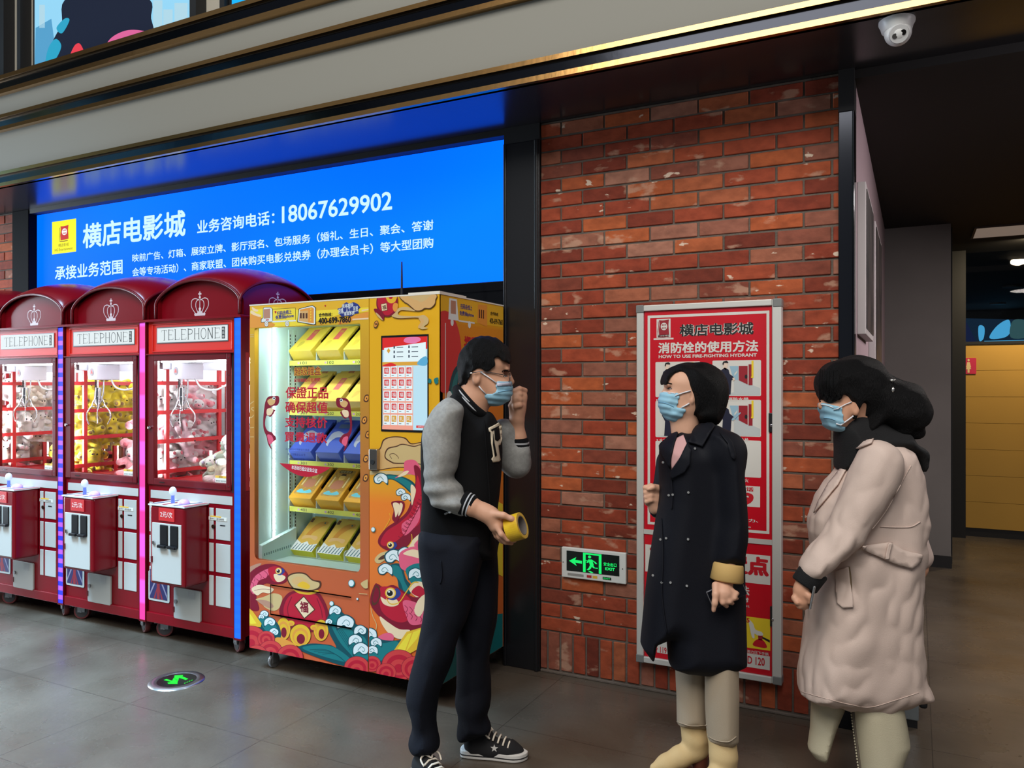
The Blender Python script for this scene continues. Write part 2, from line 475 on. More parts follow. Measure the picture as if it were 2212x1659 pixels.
def bricks(mb, x0, x1, z0, z1, soldier=None, start=0):
    L_, Hh, j = 0.247, 0.0765, 0.010
    rr = random.Random(3)
    def one(a, b, c, d):
        e = 0.0012
        q = [rr.uniform(-e, e) for _ in range(6)]
        dy = rr.uniform(-0.0022, 0.0022)
        mb.box(a + q[0], b + q[1], W + dy, W + 0.03, c + q[2], d + q[3], 0)
    zb = z0
    if soldier:
        x = x0 - 0.03
        while x < x1:
            one(max(x, x0), min(x + 0.064, x1), z0 + 0.022, soldier - j, ); x += 0.0745
        zb = soldier
    k = start
    while zb < z1 - 0.01:
        x = x0 - (L_ / 2 if k % 2 else 0.0)
        while x < x1:
            a, b = max(x, x0), min(x + L_ - j, x1)
            if b - a > 0.02: one(a, b, zb, min(zb + Hh - j, z1))
            x += L_
        zb += Hh; k += 1
mb = MB(); bricks(mb, -1.822, -0.312, 0.0, SOF, soldier=0.232)
mb.box(-1.825, -0.312, W + 0.007, W + 0.12, 0, SOF, 1)
mb.box(-1.825, -0.312, W - 0.004, W + 0.01, 0, 0.014, 1)
struct(mb, 'wall_back', [M_brick, M_mortar], bevel=0.003, seg=1)
mb = MB(); bricks(mb, -7.6, -6.62, 0.0, SOF, soldier=0.232)
mb.box(-7.6, -6.62, W + 0.007, W + 0.12, 0, SOF, 1)
struct(mb, 'wall_left', [M_brick, M_mortar], bevel=0.003, seg=1)

# floor of large glazed tiles
fm = bpy.data.materials.new('floor_tile'); fm.use_nodes = True
nt = fm.node_tree; L = nt.links.new; b = nt.nodes['Principled BSDF']
tc = nt.nodes.new('ShaderNodeTexCoord')
def fnoise(sc, det, loc=0.0):
    mp = nt.nodes.new('ShaderNodeMapping'); mp.inputs['Scale'].default_value = (sc, sc, sc); mp.inputs['Location'].default_value = (loc, loc, 0)
    L(tc.outputs['Object'], mp.inputs[0]); n = nt.nodes.new('ShaderNodeTexNoise'); n.inputs['Scale'].default_value = 1; n.inputs['Detail'].default_value = det
    L(mp.outputs[0], n.inputs['Vector']); return n.outputs['Fac']
r1 = nt.nodes.new('ShaderNodeValToRGB'); r1.color_ramp.elements[0].position = 0.32; r1.color_ramp.elements[1].position = 0.68
r1.color_ramp.elements[0].color = lin((76, 66, 56)); r1.color_ramp.elements[1].color = lin((102, 92, 80))
L(fnoise(1.7, 7), r1.inputs[0])
bt = nt.nodes.new('ShaderNodeTexBrick'); bt.offset = 0.0; bt.squash = 1.0
bt.inputs['Color1'].default_value = (1, 1, 1, 1); bt.inputs['Color2'].default_value = (0.86, 0.86, 0.86, 1); bt.inputs['Mortar'].default_value = (0.5, 0.5, 0.5, 1)
bt.inputs['Scale'].default_value = 1.0; bt.inputs['Mortar Size'].default_value = 0.0022; bt.inputs['Brick Width'].default_value = 0.872; bt.inputs['Row Height'].default_value = 0.62
mpb = nt.nodes.new('ShaderNodeMapping'); mpb.inputs['Location'].default_value = (2.556 + 0.872 * 10, -3.187 + 6.2, 0)
L(tc.outputs['Object'], mpb.inputs[0]); L(mpb.outputs[0], bt.inputs['Vector'])
mx = nt.nodes.new('ShaderNodeMix'); mx.data_type = 'RGBA'; mx.blend_type = 'MULTIPLY'; mx.inputs['Factor'].default_value = 1.0
L(r1.outputs[0], mx.inputs['A']); L(bt.outputs['Color'], mx.inputs['B']); L(mx.outputs['Result'], b.inputs['Base Color'])
rr_ = nt.nodes.new('ShaderNodeMapRange'); rr_.inputs['From Min'].default_value = 0.3; rr_.inputs['From Max'].default_value = 0.7
rr_.inputs['To Min'].default_value = 0.20; rr_.inputs['To Max'].default_value = 0.37
L(fnoise(3.1, 6, 3.0), rr_.inputs['Value']); L(rr_.outputs[0], b.inputs['Roughness'])
bp = nt.nodes.new('ShaderNodeBump'); bp.inputs['Strength'].default_value = 0.12; bp.inputs['Distance'].default_value = 0.01
L(fnoise(26, 5, 1.0), bp.inputs['Height']); L(bp.outputs[0], b.inputs['Normal'])
b.inputs['Specular IOR Level'].default_value = 0.55
mb = MB(); mb.box(-11, 6, -6, 17, -0.1, 0.0)
struct(mb, 'floor', fm)

# fascia over the recess: grey boards between mirror-and-gold rails
mb = MB(); mb.box(-9, 1.6, FY + 0.01, FY + 0.2, SOF + 0.012, 3.80)
struct(mb, 'wall_fascia', M_fascia)
def rail(n, z0, z1):
    h = z1 - z0; mb = MB()
    yb = FY - 0.004
    mb.box(-9, 1.6, yb - 0.002, FY + 0.02, z0 + 0.24 * h, z0 + 0.70 * h, 1)
    # lower and upper gold lips, leaning a little
    for (a, c, lean) in ((z0, z0 + 0.25 * h, -0.0045), (z0 + 0.77 * h, z1, -0.003)):
        v = []
        for x in (-9, 1.6):
            v += [(x, yb - 0.022, a), (x, yb - 0.022 - lean, c), (x, FY + 0.02, c), (x, FY + 0.02, a)]
        mb.add(v, [(0, 4, 5, 1), (1, 5, 6, 2), (2, 6, 7, 3), (3, 7, 4, 0), (0, 1, 2, 3), (7, 6, 5, 4)], 0)
    mb.box(-9, 1.6, FY + 0.0, FY + 0.02, z0 + 0.70 * h, z0 + 0.77 * h, 2)
    struct(mb, 'trim_%d' % n, [M_gold, M_darkmirror, M_blackmatt])
rail(1, SOF, 3.098); rail(2, 3.392, 3.507); rail(3, 3.655, 3.79)
mb = MB(); mb.box(-9, 3.2, FY - 0.002, W + 0.5, SOF, SOF + 0.011); mb.box(1.6, 3.2, -1.0, FY - 0.002, SOF, SOF + 0.1)
struct(mb, 'ceiling', mat('soffit_gloss_paint', (44, 43, 46), 0.24, spec=0.6, bump=0.05, bscale=6))

# recess behind the machines, and the black steel frame round it
M_recess = mat('recess_paint', (26, 26, 30), 0.6)
mb = MB(); mb.box(-6.62, -1.83, 4.36, 4.45, 0, SOF); mb.box(-6.66, -6.62, W + 0.02, 4.4, 0, SOF); mb.box(-1.95, -1.83, W + 0.03, 4.4, 0, SOF)
struct(mb, 'wall_recess', M_recess)
mb = MB()
mb.box(-2.045, -1.826, W - 0.012, W + 0.30, 0, 2.90); mb.box(-1.853, -1.832, W - 0.024, W, 0, 2.90); mb.box(-2.045, -2.028, W - 0.020, W, 0, 2.90)
struct(mb, 'trim_4', M_black, bevel=0.004)
mb = MB(); mb.box(-6.62, -6.40, W - 0.01, W + 0.3, 0, SOF)
struct(mb, 'trim_5', mat('black_lacquer_matt', (14, 14, 16), 0.8, spec=0.1), bevel=0.004)
mb = MB(); mb.box(-6.40, -1.826, W - 0.004, W + 0.2, 2.955, SOF); mb.box(-2.045, -1.826, W - 0.010, W + 0.3, 2.90, SOF)
struct(mb, 'trim_6', M_blackmatt)
mb = MB(); mb.box(-6.40, -2.045, 3.95, 4.2, 2.0, 2.145); mb.box(-6.40, -2.045, 3.94, 3.96, 2.10, 2.145)
struct(mb, 'trim_7', mat('black_gloss_steel', (28, 29, 33), 0.12, metal=0.7))

# far left end wall of the hall with its lit boards (mirrored in the rails)
mb = MB(); mb.box(-11.1, -11.0, -8, 4.6, 0, 8.0)
def board(y0, y1, z0, z1, m):
    mb.add([(-10.98, y0, z0), (-10.98, y1, z0), (-10.98, y1, z1), (-10.98, y0, z1)], [(0, 1, 2, 3)], m)
for q in ((0.0, 1.6, 3.4, 5.2, 1), (-2.3, -0.5, 3.9, 5.8, 1), (-3.0, -2.4, 4.4, 6.2, 3), (-5.0, -3.1, 4.8, 7.2, 1), (-5.4, -5.05, 4.8, 7.2, 2), (-0.42, -0.1, 3.9, 5.6, 2)): board(*q)
struct(mb, 'wall_west', [mat('hall_grey', (120, 118, 112), 0.8), glow('board_cyan', (120, 200, 240), 1.3), glow('board_yellow', (214, 214, 40), 1.2), glow('board_navy', (30, 50, 90))])

# corridor on the right
mb = MB(); mb.box(-0.316, -0.249, W - 0.03, W + 0.10, 0, 2.80); mb.box(-0.258, -0.249, W - 0.036, W, 0, 2.80)
struct(mb, 'trim_8', mat('bright_black_steel', (52, 54, 60), 0.14, metal=0.9), bevel=0.004)
mb = MB(); mb.box(-0.316, -0.249, W - 0.03, W + 0.10, 2.80, SOF)
struct(mb, 'trim_9', M_blackmatt)
mb = MB(); mb.box(-0.316, -0.25, W + 0.06, 7.75, 0, 2.95)
struct(mb, 'wall_right', mat('mauve_plaster', (158, 138, 142), 0.8, vary=0.08, vscale=3))
mb = MB(); mb.box(-0.30, 3.4, W + 0.0, 17, 2.95, 3.05)
struct(mb, 'ceiling_corridor', M_ceil)
M_grey = mat('dark_grey_panel', (124, 120, 117), 0.75, vary=0.12, vscale=2)
mb = MB(); mb.box(-0.25, 0.262, 7.71, 7.9, 0.10, 2.95); struct(mb, 'wall_end', M_grey)
mb = MB(); mb.box(-0.25, 0.27, 7.69, 7.9, 0, 0.10); struct(mb, 'baseboard_end', M_blackmatt)
mb = MB(); mb.box(0.22, 0.45, 9.30, 9.6, 0, 2.95); mb.box(-0.3, 0.28, 7.9, 9.6, 0, 2.95); struct(mb, 'wall_column', M_blackmatt)
M_yellow = mat('yellow_panel', (196, 152, 66), 0.55, vary=0.06, vscale=2)
mb = MB()
for i in range(7): mb.box(0.45, 3.4, 9.45, 9.55, 0.09 + i * 0.272, 0.09 + (i + 1) * 0.272 - 0.003)
mb.box(0.45, 3.4, 9.46, 9.56, 0.0, 0.09, 1); mb.box(0.45, 3.4, 9.47, 9.56, 0.09, 1.99, 0)
struct(mb, 'wall_restroom', [M_yellow, M_blackmatt])
mb = MB(); mb.box(0.45, 3.4, 9.44, 9.56, 1.99, 2.02); struct(mb, 'trim_10', M_blackmatt)
mb = MB(); mb.poly([(0.45, 9.5, 2.02), (3.4, 9.5, 2.02), (3.4, 9.5, 2.95), (0.45, 9.5, 2.95)])
struct(mb, 'window_1', glass('transom_glass', (205, 215, 225)))
mb = MB(); mb.box(3.35, 3.45, 3.0, 17, 0, 2.95); mb.box(-0.4, 3.4, 16.9, 17, 0, 2.95); struct(mb, 'wall_far', M_recess)

# lamps of the corridor
d = bpy.data.lights.new('restroom_downlight', 'AREA'); d.shape = 'DISK'; d.size = 0.16; d.energy = 34; d.color = (1.0, 0.80, 0.50)
o = bpy.data.objects.new('restroom_downlight', d); o.location = (1.0, 8.75, 2.93); o.rotation_euler = (math.radians(24), 0, 0); C.objects.link(o)
d = bpy.data.lights.new('corridor_light', 'AREA'); d.shape = 'DISK'; d.size = 0.6; d.energy = 42; d.color = (1.0, 0.9, 0.85)
o = bpy.data.objects.new('corridor_light', d); o.location = (1.5, 5.6, 2.93); o.rotation_euler = (0, 0, 0); C.objects.link(o)

t = empty('ceiling_panel', (0.95, 8.25, 2.95), 0, 'flat pale rectangular panel recessed in the black corridor ceiling', 'ceiling panel')
mb = MB(); mb.box(-0.48, 0.9, -0.26, 0.26, -0.012, 0.0); mb.obj('panel_face', mat('pale_panel', (186, 172, 160), 0.6, emit=(150, 134, 122), es=0.45), t)  # faint emission added so the panel face shows pale in the dark ceiling
mb = MB()
for (x0, x1, y0, y1) in ((-0.50, 0.92, -0.28, -0.26), (-0.50, 0.92, 0.26, 0.28), (-0.50, -0.48, -0.26, 0.26), (0.90, 0.92, -0.26, 0.26)): mb.box(x0, x1, y0, y1, -0.014, 0.0)
mb.obj('panel_frame', mat('brown_frame', (96, 84, 78), 0.6), t)
for i, (px, py) in enumerate(((2187, 618), (2155, 655))):
    p = onZ(px, py, 2.95)
    t = empty('downlight', p, 0, ['lit round yellow downlight in the dark ceiling, higher of two beyond the glass', 'lit round yellow downlight in the dark ceiling, lower of two beyond the glass'][i], 'downlight', 'downlights beyond the glass')
    mb = MB(); mb.lathe([(0.0, -0.018), (0.085, -0.018), (0.09, -0.006), (0.0, -0.004)]); mb.obj('bulb', glow('warm_lamp', (255, 226, 140), 2.2), t)
    mb = MB(); mb.lathe([(0.091, -0.02), (0.12, -0.02), (0.12, 0.0), (0.091, 0.0)]); mb.obj('ring', M_blackmatt, t)
# lit screen far beyond the glass
t = empty('video_screen', (2.0, 16.7, 2.1), 0, 'cyan lit video screen glimpsed through dark glass above the yellow wall', 'screen')
mb = MB(); mb.box(-1.9, 1.3, 0.0, 0.08, 0.0, 0.80, 0); mb.obj('screen_housing', M_blackmatt, t)
mb = MB(); pl = lambda u, v, dd: (u, -0.004 - dd, v)
mb.flat([(-1.85, 0.02), (1.25, 0.02), (1.25, 0.62), (0.4, 0.72), (-0.4, 0.66), (-1.85, 0.76)], pl, 0, 0)
mb.flat(spline([(-1.36, 0.1), (-1.34, 0.70), (-1.2, 0.66), (-1.08, 0.4), (-1.0, 0.1)], 5), lambda u, v, dd: (u, -0.006, v), 0, 1)
mb.flat(spline([(-1.30, 0.3), (-1.29, 0.62), (-1.22, 0.6), (-1.24, 0.36)], 5), lambda u, v, dd: (u, -0.007, v), 0, 2)
mb.flat(spline([(-0.98, 0.30), (-0.99, 0.56), (-0.90, 0.54), (-0.91, 0.34)], 5), lambda u, v, dd: (u, -0.007, v), 0, 2)
mb.flat(spline([(-0.82, 0.34), (-0.70, 0.56), (-0.52, 0.66), (-0.50, 0.44), (-0.60, 0.34)], 5), lambda u, v, dd: (u, -0.007, v), 0, 2)
mb.flat(spline([(-0.49, 0.34), (-0.46, 0.64), (-0.25, 0.62), (-0.2, 0.36)], 5), lambda u, v, dd: (u, -0.008, v), 0, 3)
mb.flat([(-0.9, 0.22), (-0.1, 0.22), (-0.1, 0.29), (-0.9, 0.29)], lambda u, v, dd: (u, -0.008, v), 0, 2)
mb.obj('screen_face', [glow('screen_teal', (20, 40, 58)), glow('screen_navy', (24, 34, 66)), glow('screen_cyan', (86, 186, 232)), glow('screen_slate', (58, 92, 92))], t)

# two framed posters on the corridor wall
for i, (y0, y1, z0, z1, lab) in enumerate(((4.06, 4.78, 1.80, 2.52, 'grey edged framed poster nearer the corridor mouth on the mauve wall'), (5.05, 5.9, 1.5, 2.52, 'grey edged framed poster farther along the mauve corridor wall'))):
    t = empty('wall_poster', (-0.25, y0, z0), 0, lab, 'poster', 'framed posters on the corridor wall')
    mb = MB(); mb.box(0.0, 0.038, 0, y1 - y0, 0, z1 - z0); mb.obj('frame', mat('poster_frame_grey', (172, 168, 166), 0.5), t, bevel=0.003)
    mb = MB(); mb.box(0.036, 0.042, 0.03, y1 - y0 - 0.03, 0.03, z1 - z0 - 0.03); mb.obj('poster_sheet', mat('poster_dark', (34, 32, 34), 0.4, col2=(70, 62, 60), vscale=5), t)

# pink restroom sign
p = onY(2082, 808, 9.44); p2 = onY(2109, 773, 9.44)
t = empty('restroom_sign', (p.x, 9.45, p.z), 0, 'small pink restroom sign with pale woman figure on yellow wall', 'sign')
wd, hg = p2.x - p.x, p2.z - p.z
mb = MB(); mb.flat(rrect(0, wd, 0, hg, 0.01), planeY(0), 0.008); mb.obj('sign_plate', mat('pink_plate', (206, 48, 84), 0.4), t)
mb = MB(); q = lambda u, v, dd: (wd * u, -0.009 - dd, hg * v)
mb.flat(circ(0.38, 0.86, 0.09, 0.075), q, 0.001)
mb.flat([(0.28, 0.74), (0.48, 0.74), (0.58, 0.42), (0.52, 0.40), (0.60, 0.30), (0.46, 0.30), (0.46, 0.08), (0.30, 0.08), (0.30, 0.30), (0.16, 0.30), (0.24, 0.40), (0.18, 0.42)], q, 0.001)
mb.obj('symbol', mat('cream_paint', (232, 206, 150), 0.5), t)

# ------------------------------------------------------------------ upper posters over the fascia
M_brickfar = M_brick
mb = MB(); bricks(mb, -8.6, -5.93, 3.80, 4.7)
for i in range(len(mb.v)): x, y, z = mb.v[i]; mb.v[i] = (x, y - W + 3.42, z)
mb.box(-9, -5.93, 3.43, 3.6, 3.8, 5.2, 1)
struct(mb, 'wall_upper', [M_brick, M_mortar])
mb = MB(); mb.box(-9, 2, 3.46, 3.6, 3.8, 6.8); struct(mb, 'wall_attic', mat('pale_panel_wall', (176, 170, 156), 0.7))
mb = MB()
for (x0, x1) in ((-5.93, -5.87), (-5.71, -5.67), (-3.955, -3.90), (-3.70, -3.66)): mb.box(x0, x1, 3.38, 3.47, 3.79, 6.8)
struct(mb, 'trim_11', M_blackmatt)
def poster(name, x0, x1, z0, z1, label):
    t = empty(name, (x0, 3.44, z0), 0, label, 'poster')
    mb = MB(); mb.box(-0.02, x1 - x0 + 0.02, -0.03, 0.02, -0.02, z1 - z0 + 0.02); mb.obj('frame', M_blackmatt, t)
    return t
t = poster('lit_poster', -5.55, -3.968, 3.80, 6.0, 'backlit pale blue film poster of dark shapes at upper left')
def lp(pts): return [(x - -5.55, z - 3.80) for x, z in pxY(pts, 3.405)]
def lput(k): return lambda u, v, dd: (u, -0.031 - 0.001 * k, v)
mb = MB(); mb.flat([(0, 0), (1.582, 0), (1.582, 2.2), (0, 2.2)], lput(0), 0, 0)
mb.flat(lp([(74, 150), (76, 60), (110, 40), (118, 100), (106, 142)]), lput(1), 0, 1)
for (a, b2, c2, d2) in ((330, 350, 0, 62), (352, 372, 20, 60), (376, 404, 6, 50), (84, 96, 10, 60)): mb.flat(lp([(a, c2), (b2, c2), (b2, d2), (a, d2)]), lput(1), 0, 4)
mb.flat(lp(spline([(124, 136), (112, 96), (132, 52), (150, -6), (312, -6), (326, 40), (330, 74), (296, 92), (240, 110), (180, 122)], 6)), lput(2), 0, 2)
mb.flat(lp(spline([(98, 142), (104, 104), (120, 84), (132, 100), (118, 130)], 6)), lput(3), 0, 5)
mb.flat(lp(spline([(152, 126), (160, 100), (172, 94), (182, 112), (184, 120)], 6)), lput(4), 0, 3)
mb.flat(lp(spline([(228, 106), (240, 82), (272, 66), (306, 66), (330, 76), (300, 92), (262, 104)], 6)), lput(4), 0, 7)
mb.flat(lp(spline([(122, 60), (140, 40), (150, 44), (134, 72)], 6)), lput(4), 0, 5)
mb.obj('poster_sheet', [glow('poster_sky', (140, 202, 232), 1.15), glow('poster_haze', (84, 160, 204)), glow('poster_navy', (16, 26, 50)), glow('poster_red', (232, 62, 78)), glow('poster_pale', (176, 216, 232)), glow('poster_cyan', (40, 164, 200)), glow('poster_steel', (60, 88, 128)), glow('poster_pink', (222, 100, 156))], t)
t = poster('lit_poster', -3.63, -1.6, 3.79, 6.0, 'plain bright sky blue lit poster cut by the top edge')
mb = MB(); mb.flat([(0, 0), (2.03, 0), (2.03, 2.2), (0, 2.2)], lput(0), 0, 0); mb.obj('poster_sheet', glow('poster_blue', (10, 176, 246), 1.1), t)

# ------------------------------------------------------------------ blue lightbox sign
SY = 3.95
a = onY(67.5, 462.5, SY); b2 = onY(1089.6, 297.2, SY); zb = 2.148; zt = 2.957
x0, x1 = -6.40, -2.048
sign = empty('lightbox_sign', (x0, SY, zb), 0, 'long backlit blue lightbox sign with pale Chinese lettering above red machines', 'sign')
M_bl = bpy.data.materials.new('lit_blue_face'); M_bl.use_nodes = True
nt = M_bl.node_tree; bb = nt.nodes['Principled BSDF']; bb.inputs['Base Color'].default_value = (0.002, 0.008, 0.02, 1); bb.inputs['Roughness'].default_value = 0.7; bb.inputs['Specular IOR Level'].default_value = 0.05
tc = nt.nodes.new('ShaderNodeTexCoord'); mp = nt.nodes.new('ShaderNodeMapping'); mp.inputs['Scale'].default_value = (0.35, 0.2, 0.9)
n = nt.nodes.new('ShaderNodeTexNoise'); n.inputs['Scale'].default_value = 1; n.inputs['Detail'].default_value = 1
r = nt.nodes.new('ShaderNodeValToRGB'); r.color_ramp.elements[0].position = 0.3; r.color_ramp.elements[1].position = 0.7
r.color_ramp.elements[0].color = lin((0, 74, 236)); r.color_ramp.elements[1].color = lin((0, 92, 255))
nt.links.new(tc.outputs['Object'], mp.inputs[0]); nt.links.new(mp.outputs[0], n.inputs['Vector']); nt.links.new(n.outputs['Fac'], r.inputs[0])
nt.links.new(r.outputs[0], bb.inputs['Emission Color']); bb.inputs['Emission Strength'].default_value = 2.2
mb = MB(); mb.box(0, x1 - x0, 0.0, 0.2, 0, zt - zb); mb.obj('sign_box', M_blackmatt, sign)
mb = MB(); mb.flat([(0.004, 0.004), (x1 - x0 - 0.004, 0.004), (x1 - x0 - 0.004, zt - zb - 0.004), (0.004, zt - zb - 0.004)], planeY(-0.002)); mb.obj('lit_face', M_bl, sign)
M_let = glow('lit_letters', (206, 244, 255), 1.05)
sub = lambda u, v, dd: (u - x0, -0.004 - dd, v - zb)
def signline(name, s, xl, xr, yt, yb, bold):
    a = onY(xl, yt, SY); b3 = onY(xl, yb, SY); c = onY(xr, yt, SY); mb = MB()
    letters(mb, s, a.x, c.x, b3.z, a.z, sub, bold=bold); mb.obj(name, M_let, sign)
signline('lettering', '横店电影城', 180, 402, 485, 538, 0.022)
signline('lettering', '业务咨询电话：', 427, 594, 477, 506, 0.018)
signline('lettering', '18067629902', 610, 848, 446, 483, 0.016)
signline('lettering', '承接业务范围', 120, 266, 576, 606, 0.018)
signline('lettering', '映前广告、灯箱、展架立牌、影厅冠名、包场服务（婚礼、生日、聚会、答谢', 287, 937, 549, 567, 0.014)
signline('lettering', '会等专场活动）、商家联盟、团体购买电影兑换券（办理会员卡）等大型团购', 287, 937, 579, 598, 0.014)
def logo(mb, u0, u1, v0, v1, put, ms):                # red page with white wheel; ms: page, wheel, outline
    f = lambda u, v: (u0 + (u1 - u0) * u, v0 + (v1 - v0) * v)
    pg = spline([(0.14, 0.98), (0.5, 0.96), (0.98, 1.0)], 4, False) + spline([(0.98, 1.0), (0.93, 0.7), (0.96, 0.4), (0.98, 0.12)], 4, False) + spline([(0.98, 0.12), (0.6, 0.1), (0.16, 0.08)], 4, False) + spline([(0.16, 0.08), (0.12, 0.4), (0.18, 0.7), (0.14, 0.98)], 4, False)
    mb.flat([f(*p) for p in pg], lambda u, v, dd: put(u, v, 0.0005), 0, ms[0])
    mb.flat([f(*p) for p in ribbon([(0.08, 0.9), (0.1, 0.6), (0.04, 0.3), (0.08, 0.02), (0.5, 0.0), (0.9, 0.03)], 0.05)], lambda u, v, dd: put(u, v, 0.0007), 0, ms[2])
    mb.flat([f(*p) for p in circ(0.56, 0.6, 0.27, 0.22, 22)], lambda u, v, dd: put(u, v, 0.001), 0, ms[1])
    for k in range(3):
        for s_ in (-1, 1):
            uu = 0.56 - 0.12 + 0.12 * k
            mb.flat([f(*p) for p in [(uu - 0.05, 0.6 + s_ * 0.09 - 0.05), (uu + 0.03, 0.6 + s_ * 0.09 - 0.03), (uu + 0.05, 0.6 + s_ * 0.09 + 0.05), (uu - 0.03, 0.6 + s_ * 0.09 + 0.03)]], lambda u, v, dd: put(u, v, 0.0015), 0, ms[0])
A = onY(113.5, 480, SY); Bq = onY(113.5, 550, SY); Cq = onY(165.5, 472, SY)
mb = MB(); mb.flat([(A.x, Bq.z), (Cq.x, Bq.z), (Cq.x, A.z), (A.x, A.z)], lambda u, v, dd: sub(u, v, 0.0), 0, 0)
wx = Cq.x - A.x; hz = A.z - Bq.z
logo(mb, A.x + 0.30 * wx, A.x + 0.70 * wx, Bq.z + 0.36 * hz, Bq.z + 0.84 * hz, lambda u, v, dd: sub(u, v, dd), (1, 2, 3))
letters(mb, '横店影视', A.x + 0.27 * wx, A.x + 0.70 * wx, Bq.z + 0.20 * hz, Bq.z + 0.30 * hz, sub, d=0.001, m=3)
letters(mb, 'HG Entertainment', A.x + 0.12 * wx, A.x + 0.86 * wx, Bq.z + 0.08 * hz, Bq.z + 0.16 * hz, sub, d=0.001, m=3)
mb.obj('logo', [glow('logo_yellow', (250, 250, 0)), glow('logo_red', (205, 40, 38)), glow('logo_white', (250, 246, 246)), glow('logo_brown', (130, 90, 10))], sign)

# ------------------------------------------------------------------ green running-man exit sign, low on the brick wall
EY_ = W - 0.022
ex = empty('exit_sign', (-1.68, W, 0.53), 0, 'white framed green running man exit sign low on brick wall', 'exit sign')
def est(pts): return pxY(pts, EY_)
eput = lambda k: (lambda u, v, dd: (u + 1.68, -0.022 - 0.001 * k - dd, v - 0.53))
mb = MB(); fr = est([(1213, 1246), (1352, 1262), (1351, 1194), (1213, 1181)]); xs = (fr[0][0], fr[1][0]); z0, z1 = fr[0][1], fr[3][1]
mb.box(xs[0] + 1.68, xs[1] + 1.68, -0.022, -0.002, z0 - 0.53, z1 - 0.53); mb.obj('frame', mat('white_plastic', (218, 222, 218), 0.4), ex, bevel=0.004)
sc = est([(1224, 1232), (1338, 1247), (1338, 1201), (1224, 1189)]); u0, u1, v0, v1 = sc[0][0], sc[1][0], sc[0][1], sc[3][1]
mb = MB(); mb.flat([(u0, v0), (u1, v0), (u1, v1), (u0, v1)], eput(1), 0); mb.obj('screen', mat('black_screen', (8, 20, 14), 0.25), ex)
G = glow('exit_green', (24, 240, 110), 1.0); wd, hg = u1 - u0, v1 - v0
def E(u, v): return (u0 + wd * u, v0 + hg * v)
mb = MB(); ep = eput(2)
mb.flat([E(*p) for p in [(0.05, 0.50), (0.19, 0.72), (0.17, 0.58), (0.30, 0.56), (0.30, 0.42), (0.17, 0.44), (0.20, 0.28)]], ep)
for (a, b3, c, d3) in ((0.32, 0.37, 0.02, 0.97), (0.62, 0.67, 0.02, 0.97), (0.32, 0.67, 0.90, 0.98)): mb.flat([E(a, c), E(b3, c), E(b3, d3), E(a, d3)], ep)
mb.flat([E(*p) for p in circ(0.445, 0.80, 0.03, 0.075, 14)], ep)
for pts, w_ in (([(0.455, 0.68), (0.49, 0.40)], 0.075), ([(0.40, 0.50), (0.43, 0.62), (0.48, 0.66), (0.55, 0.56), (0.575, 0.48)], 0.035), ([(0.37, 0.60), (0.42, 0.60), (0.45, 0.66)], 0.03), ([(0.48, 0.42), (0.45, 0.24), (0.41, 0.14)], 0.045), ([(0.49, 0.40), (0.53, 0.28), (0.60, 0.28)], 0.045), ([(0.44, 0.10), (0.50, 0.02)], 0.05)):
    mb.flat([E(*p) for p in ribbon(pts, w_)], eput(2.3))
letters(mb, '安全出口', *[E(0.71, 0)[0], E(0.95, 0)[0], E(0, 0.44)[1], E(0, 0.62)[1]], ep, bold=0.02)
letters(mb, 'EXIT', *[E(0.74, 0)[0], E(0.92, 0)[0], E(0, 0.24)[1], E(0, 0.38)[1]], ep, bold=0.03)
mb.obj('symbol', G, ex)
mb = MB(); zz = z0 + 0.012
for (a, b3, m) in ((0.02, 0.33, 0), (0.39, 0.48, 1), (0.50, 0.59, 2), (0.69, 0.85, 3)): mb.flat([E(a, 0)[:1] + (zz,), E(b3, 0)[:1] + (zz,), E(b3, 0)[:1] + (zz + 0.014,), E(a, 0)[:1] + (zz + 0.014,)], eput(0.5), 0, m)
letters(mb, 'EXIT', E(0.71, 0)[0], E(0.83, 0)[0], zz + 0.003, zz + 0.011, eput(0.8), m=4)
mb.obj('label_strip', [mat('label_grey', (150, 150, 146), 0.5), mat('label_red', (180, 40, 44), 0.5), mat('label_yellow', (226, 180, 60), 0.5), mat('label_black', (20, 30, 24), 0.4), G], ex)
mb = MB()
for (px, py) in ((1216.5, 1214), (1345, 1229)):
    q = onY(px, py, EY_); mb = MB(); mb.cyl((q.x + 1.68, -0.0235, q.z - 0.53), (q.x + 1.68, -0.018, q.z - 0.53), 0.003)
    mb.obj('screw', M_blackmatt, ex)

# round floor exit marker
fd = empty('floor_marker', (-3.468, 2.882, 0.0), 0, 'round steel floor marker with lit green arrows in the tiles', 'floor light')
mb = MB(); mb.lathe([(0.098, 0.0), (0.098, 0.006), (0.104, 0.009), (0.134, 0.006), (0.140, 0.0)], n=48); mb.obj('ring', mat('brushed_steel', (190, 190, 190), 0.3, metal=1.0), fd, smooth=True)
mb = MB(); mb.lathe([(0.0, 0.0), (0.099, 0.0), (0.099, 0.006), (0.0, 0.006)], n=48); mb.obj('disc', mat('black_disc', (12, 16, 14), 0.2), fd)
mb = MB()
def fz(pts): return [(p.x + 3.468, p.y - 2.882) for p in (onZ(a / 4.424, 1300 + b_ / 4.424, 0.0) for a, b_ in pts)]
mb.flat(fz([(1668, 716), (1752, 712), (1742, 724), (1800, 748), (1775, 760), (1712, 738), (1700, 774), (1664, 748)]), planeZ(0.007))
mb.flat(fz([(1563, 760), (1592, 750), (1645, 766), (1660, 738), (1698, 756), (1696, 797), (1608, 797), (1600, 785), (1635, 778)]), planeZ(0.007))
for k in range(4): mb.flat(fz([(1758 + 22 * k, 790 - 9 * k), (1772 + 22 * k, 784 - 9 * k), (1776 + 22 * k, 788 - 9 * k), (1762 + 22 * k, 794 - 9 * k)]), planeZ(0.007))
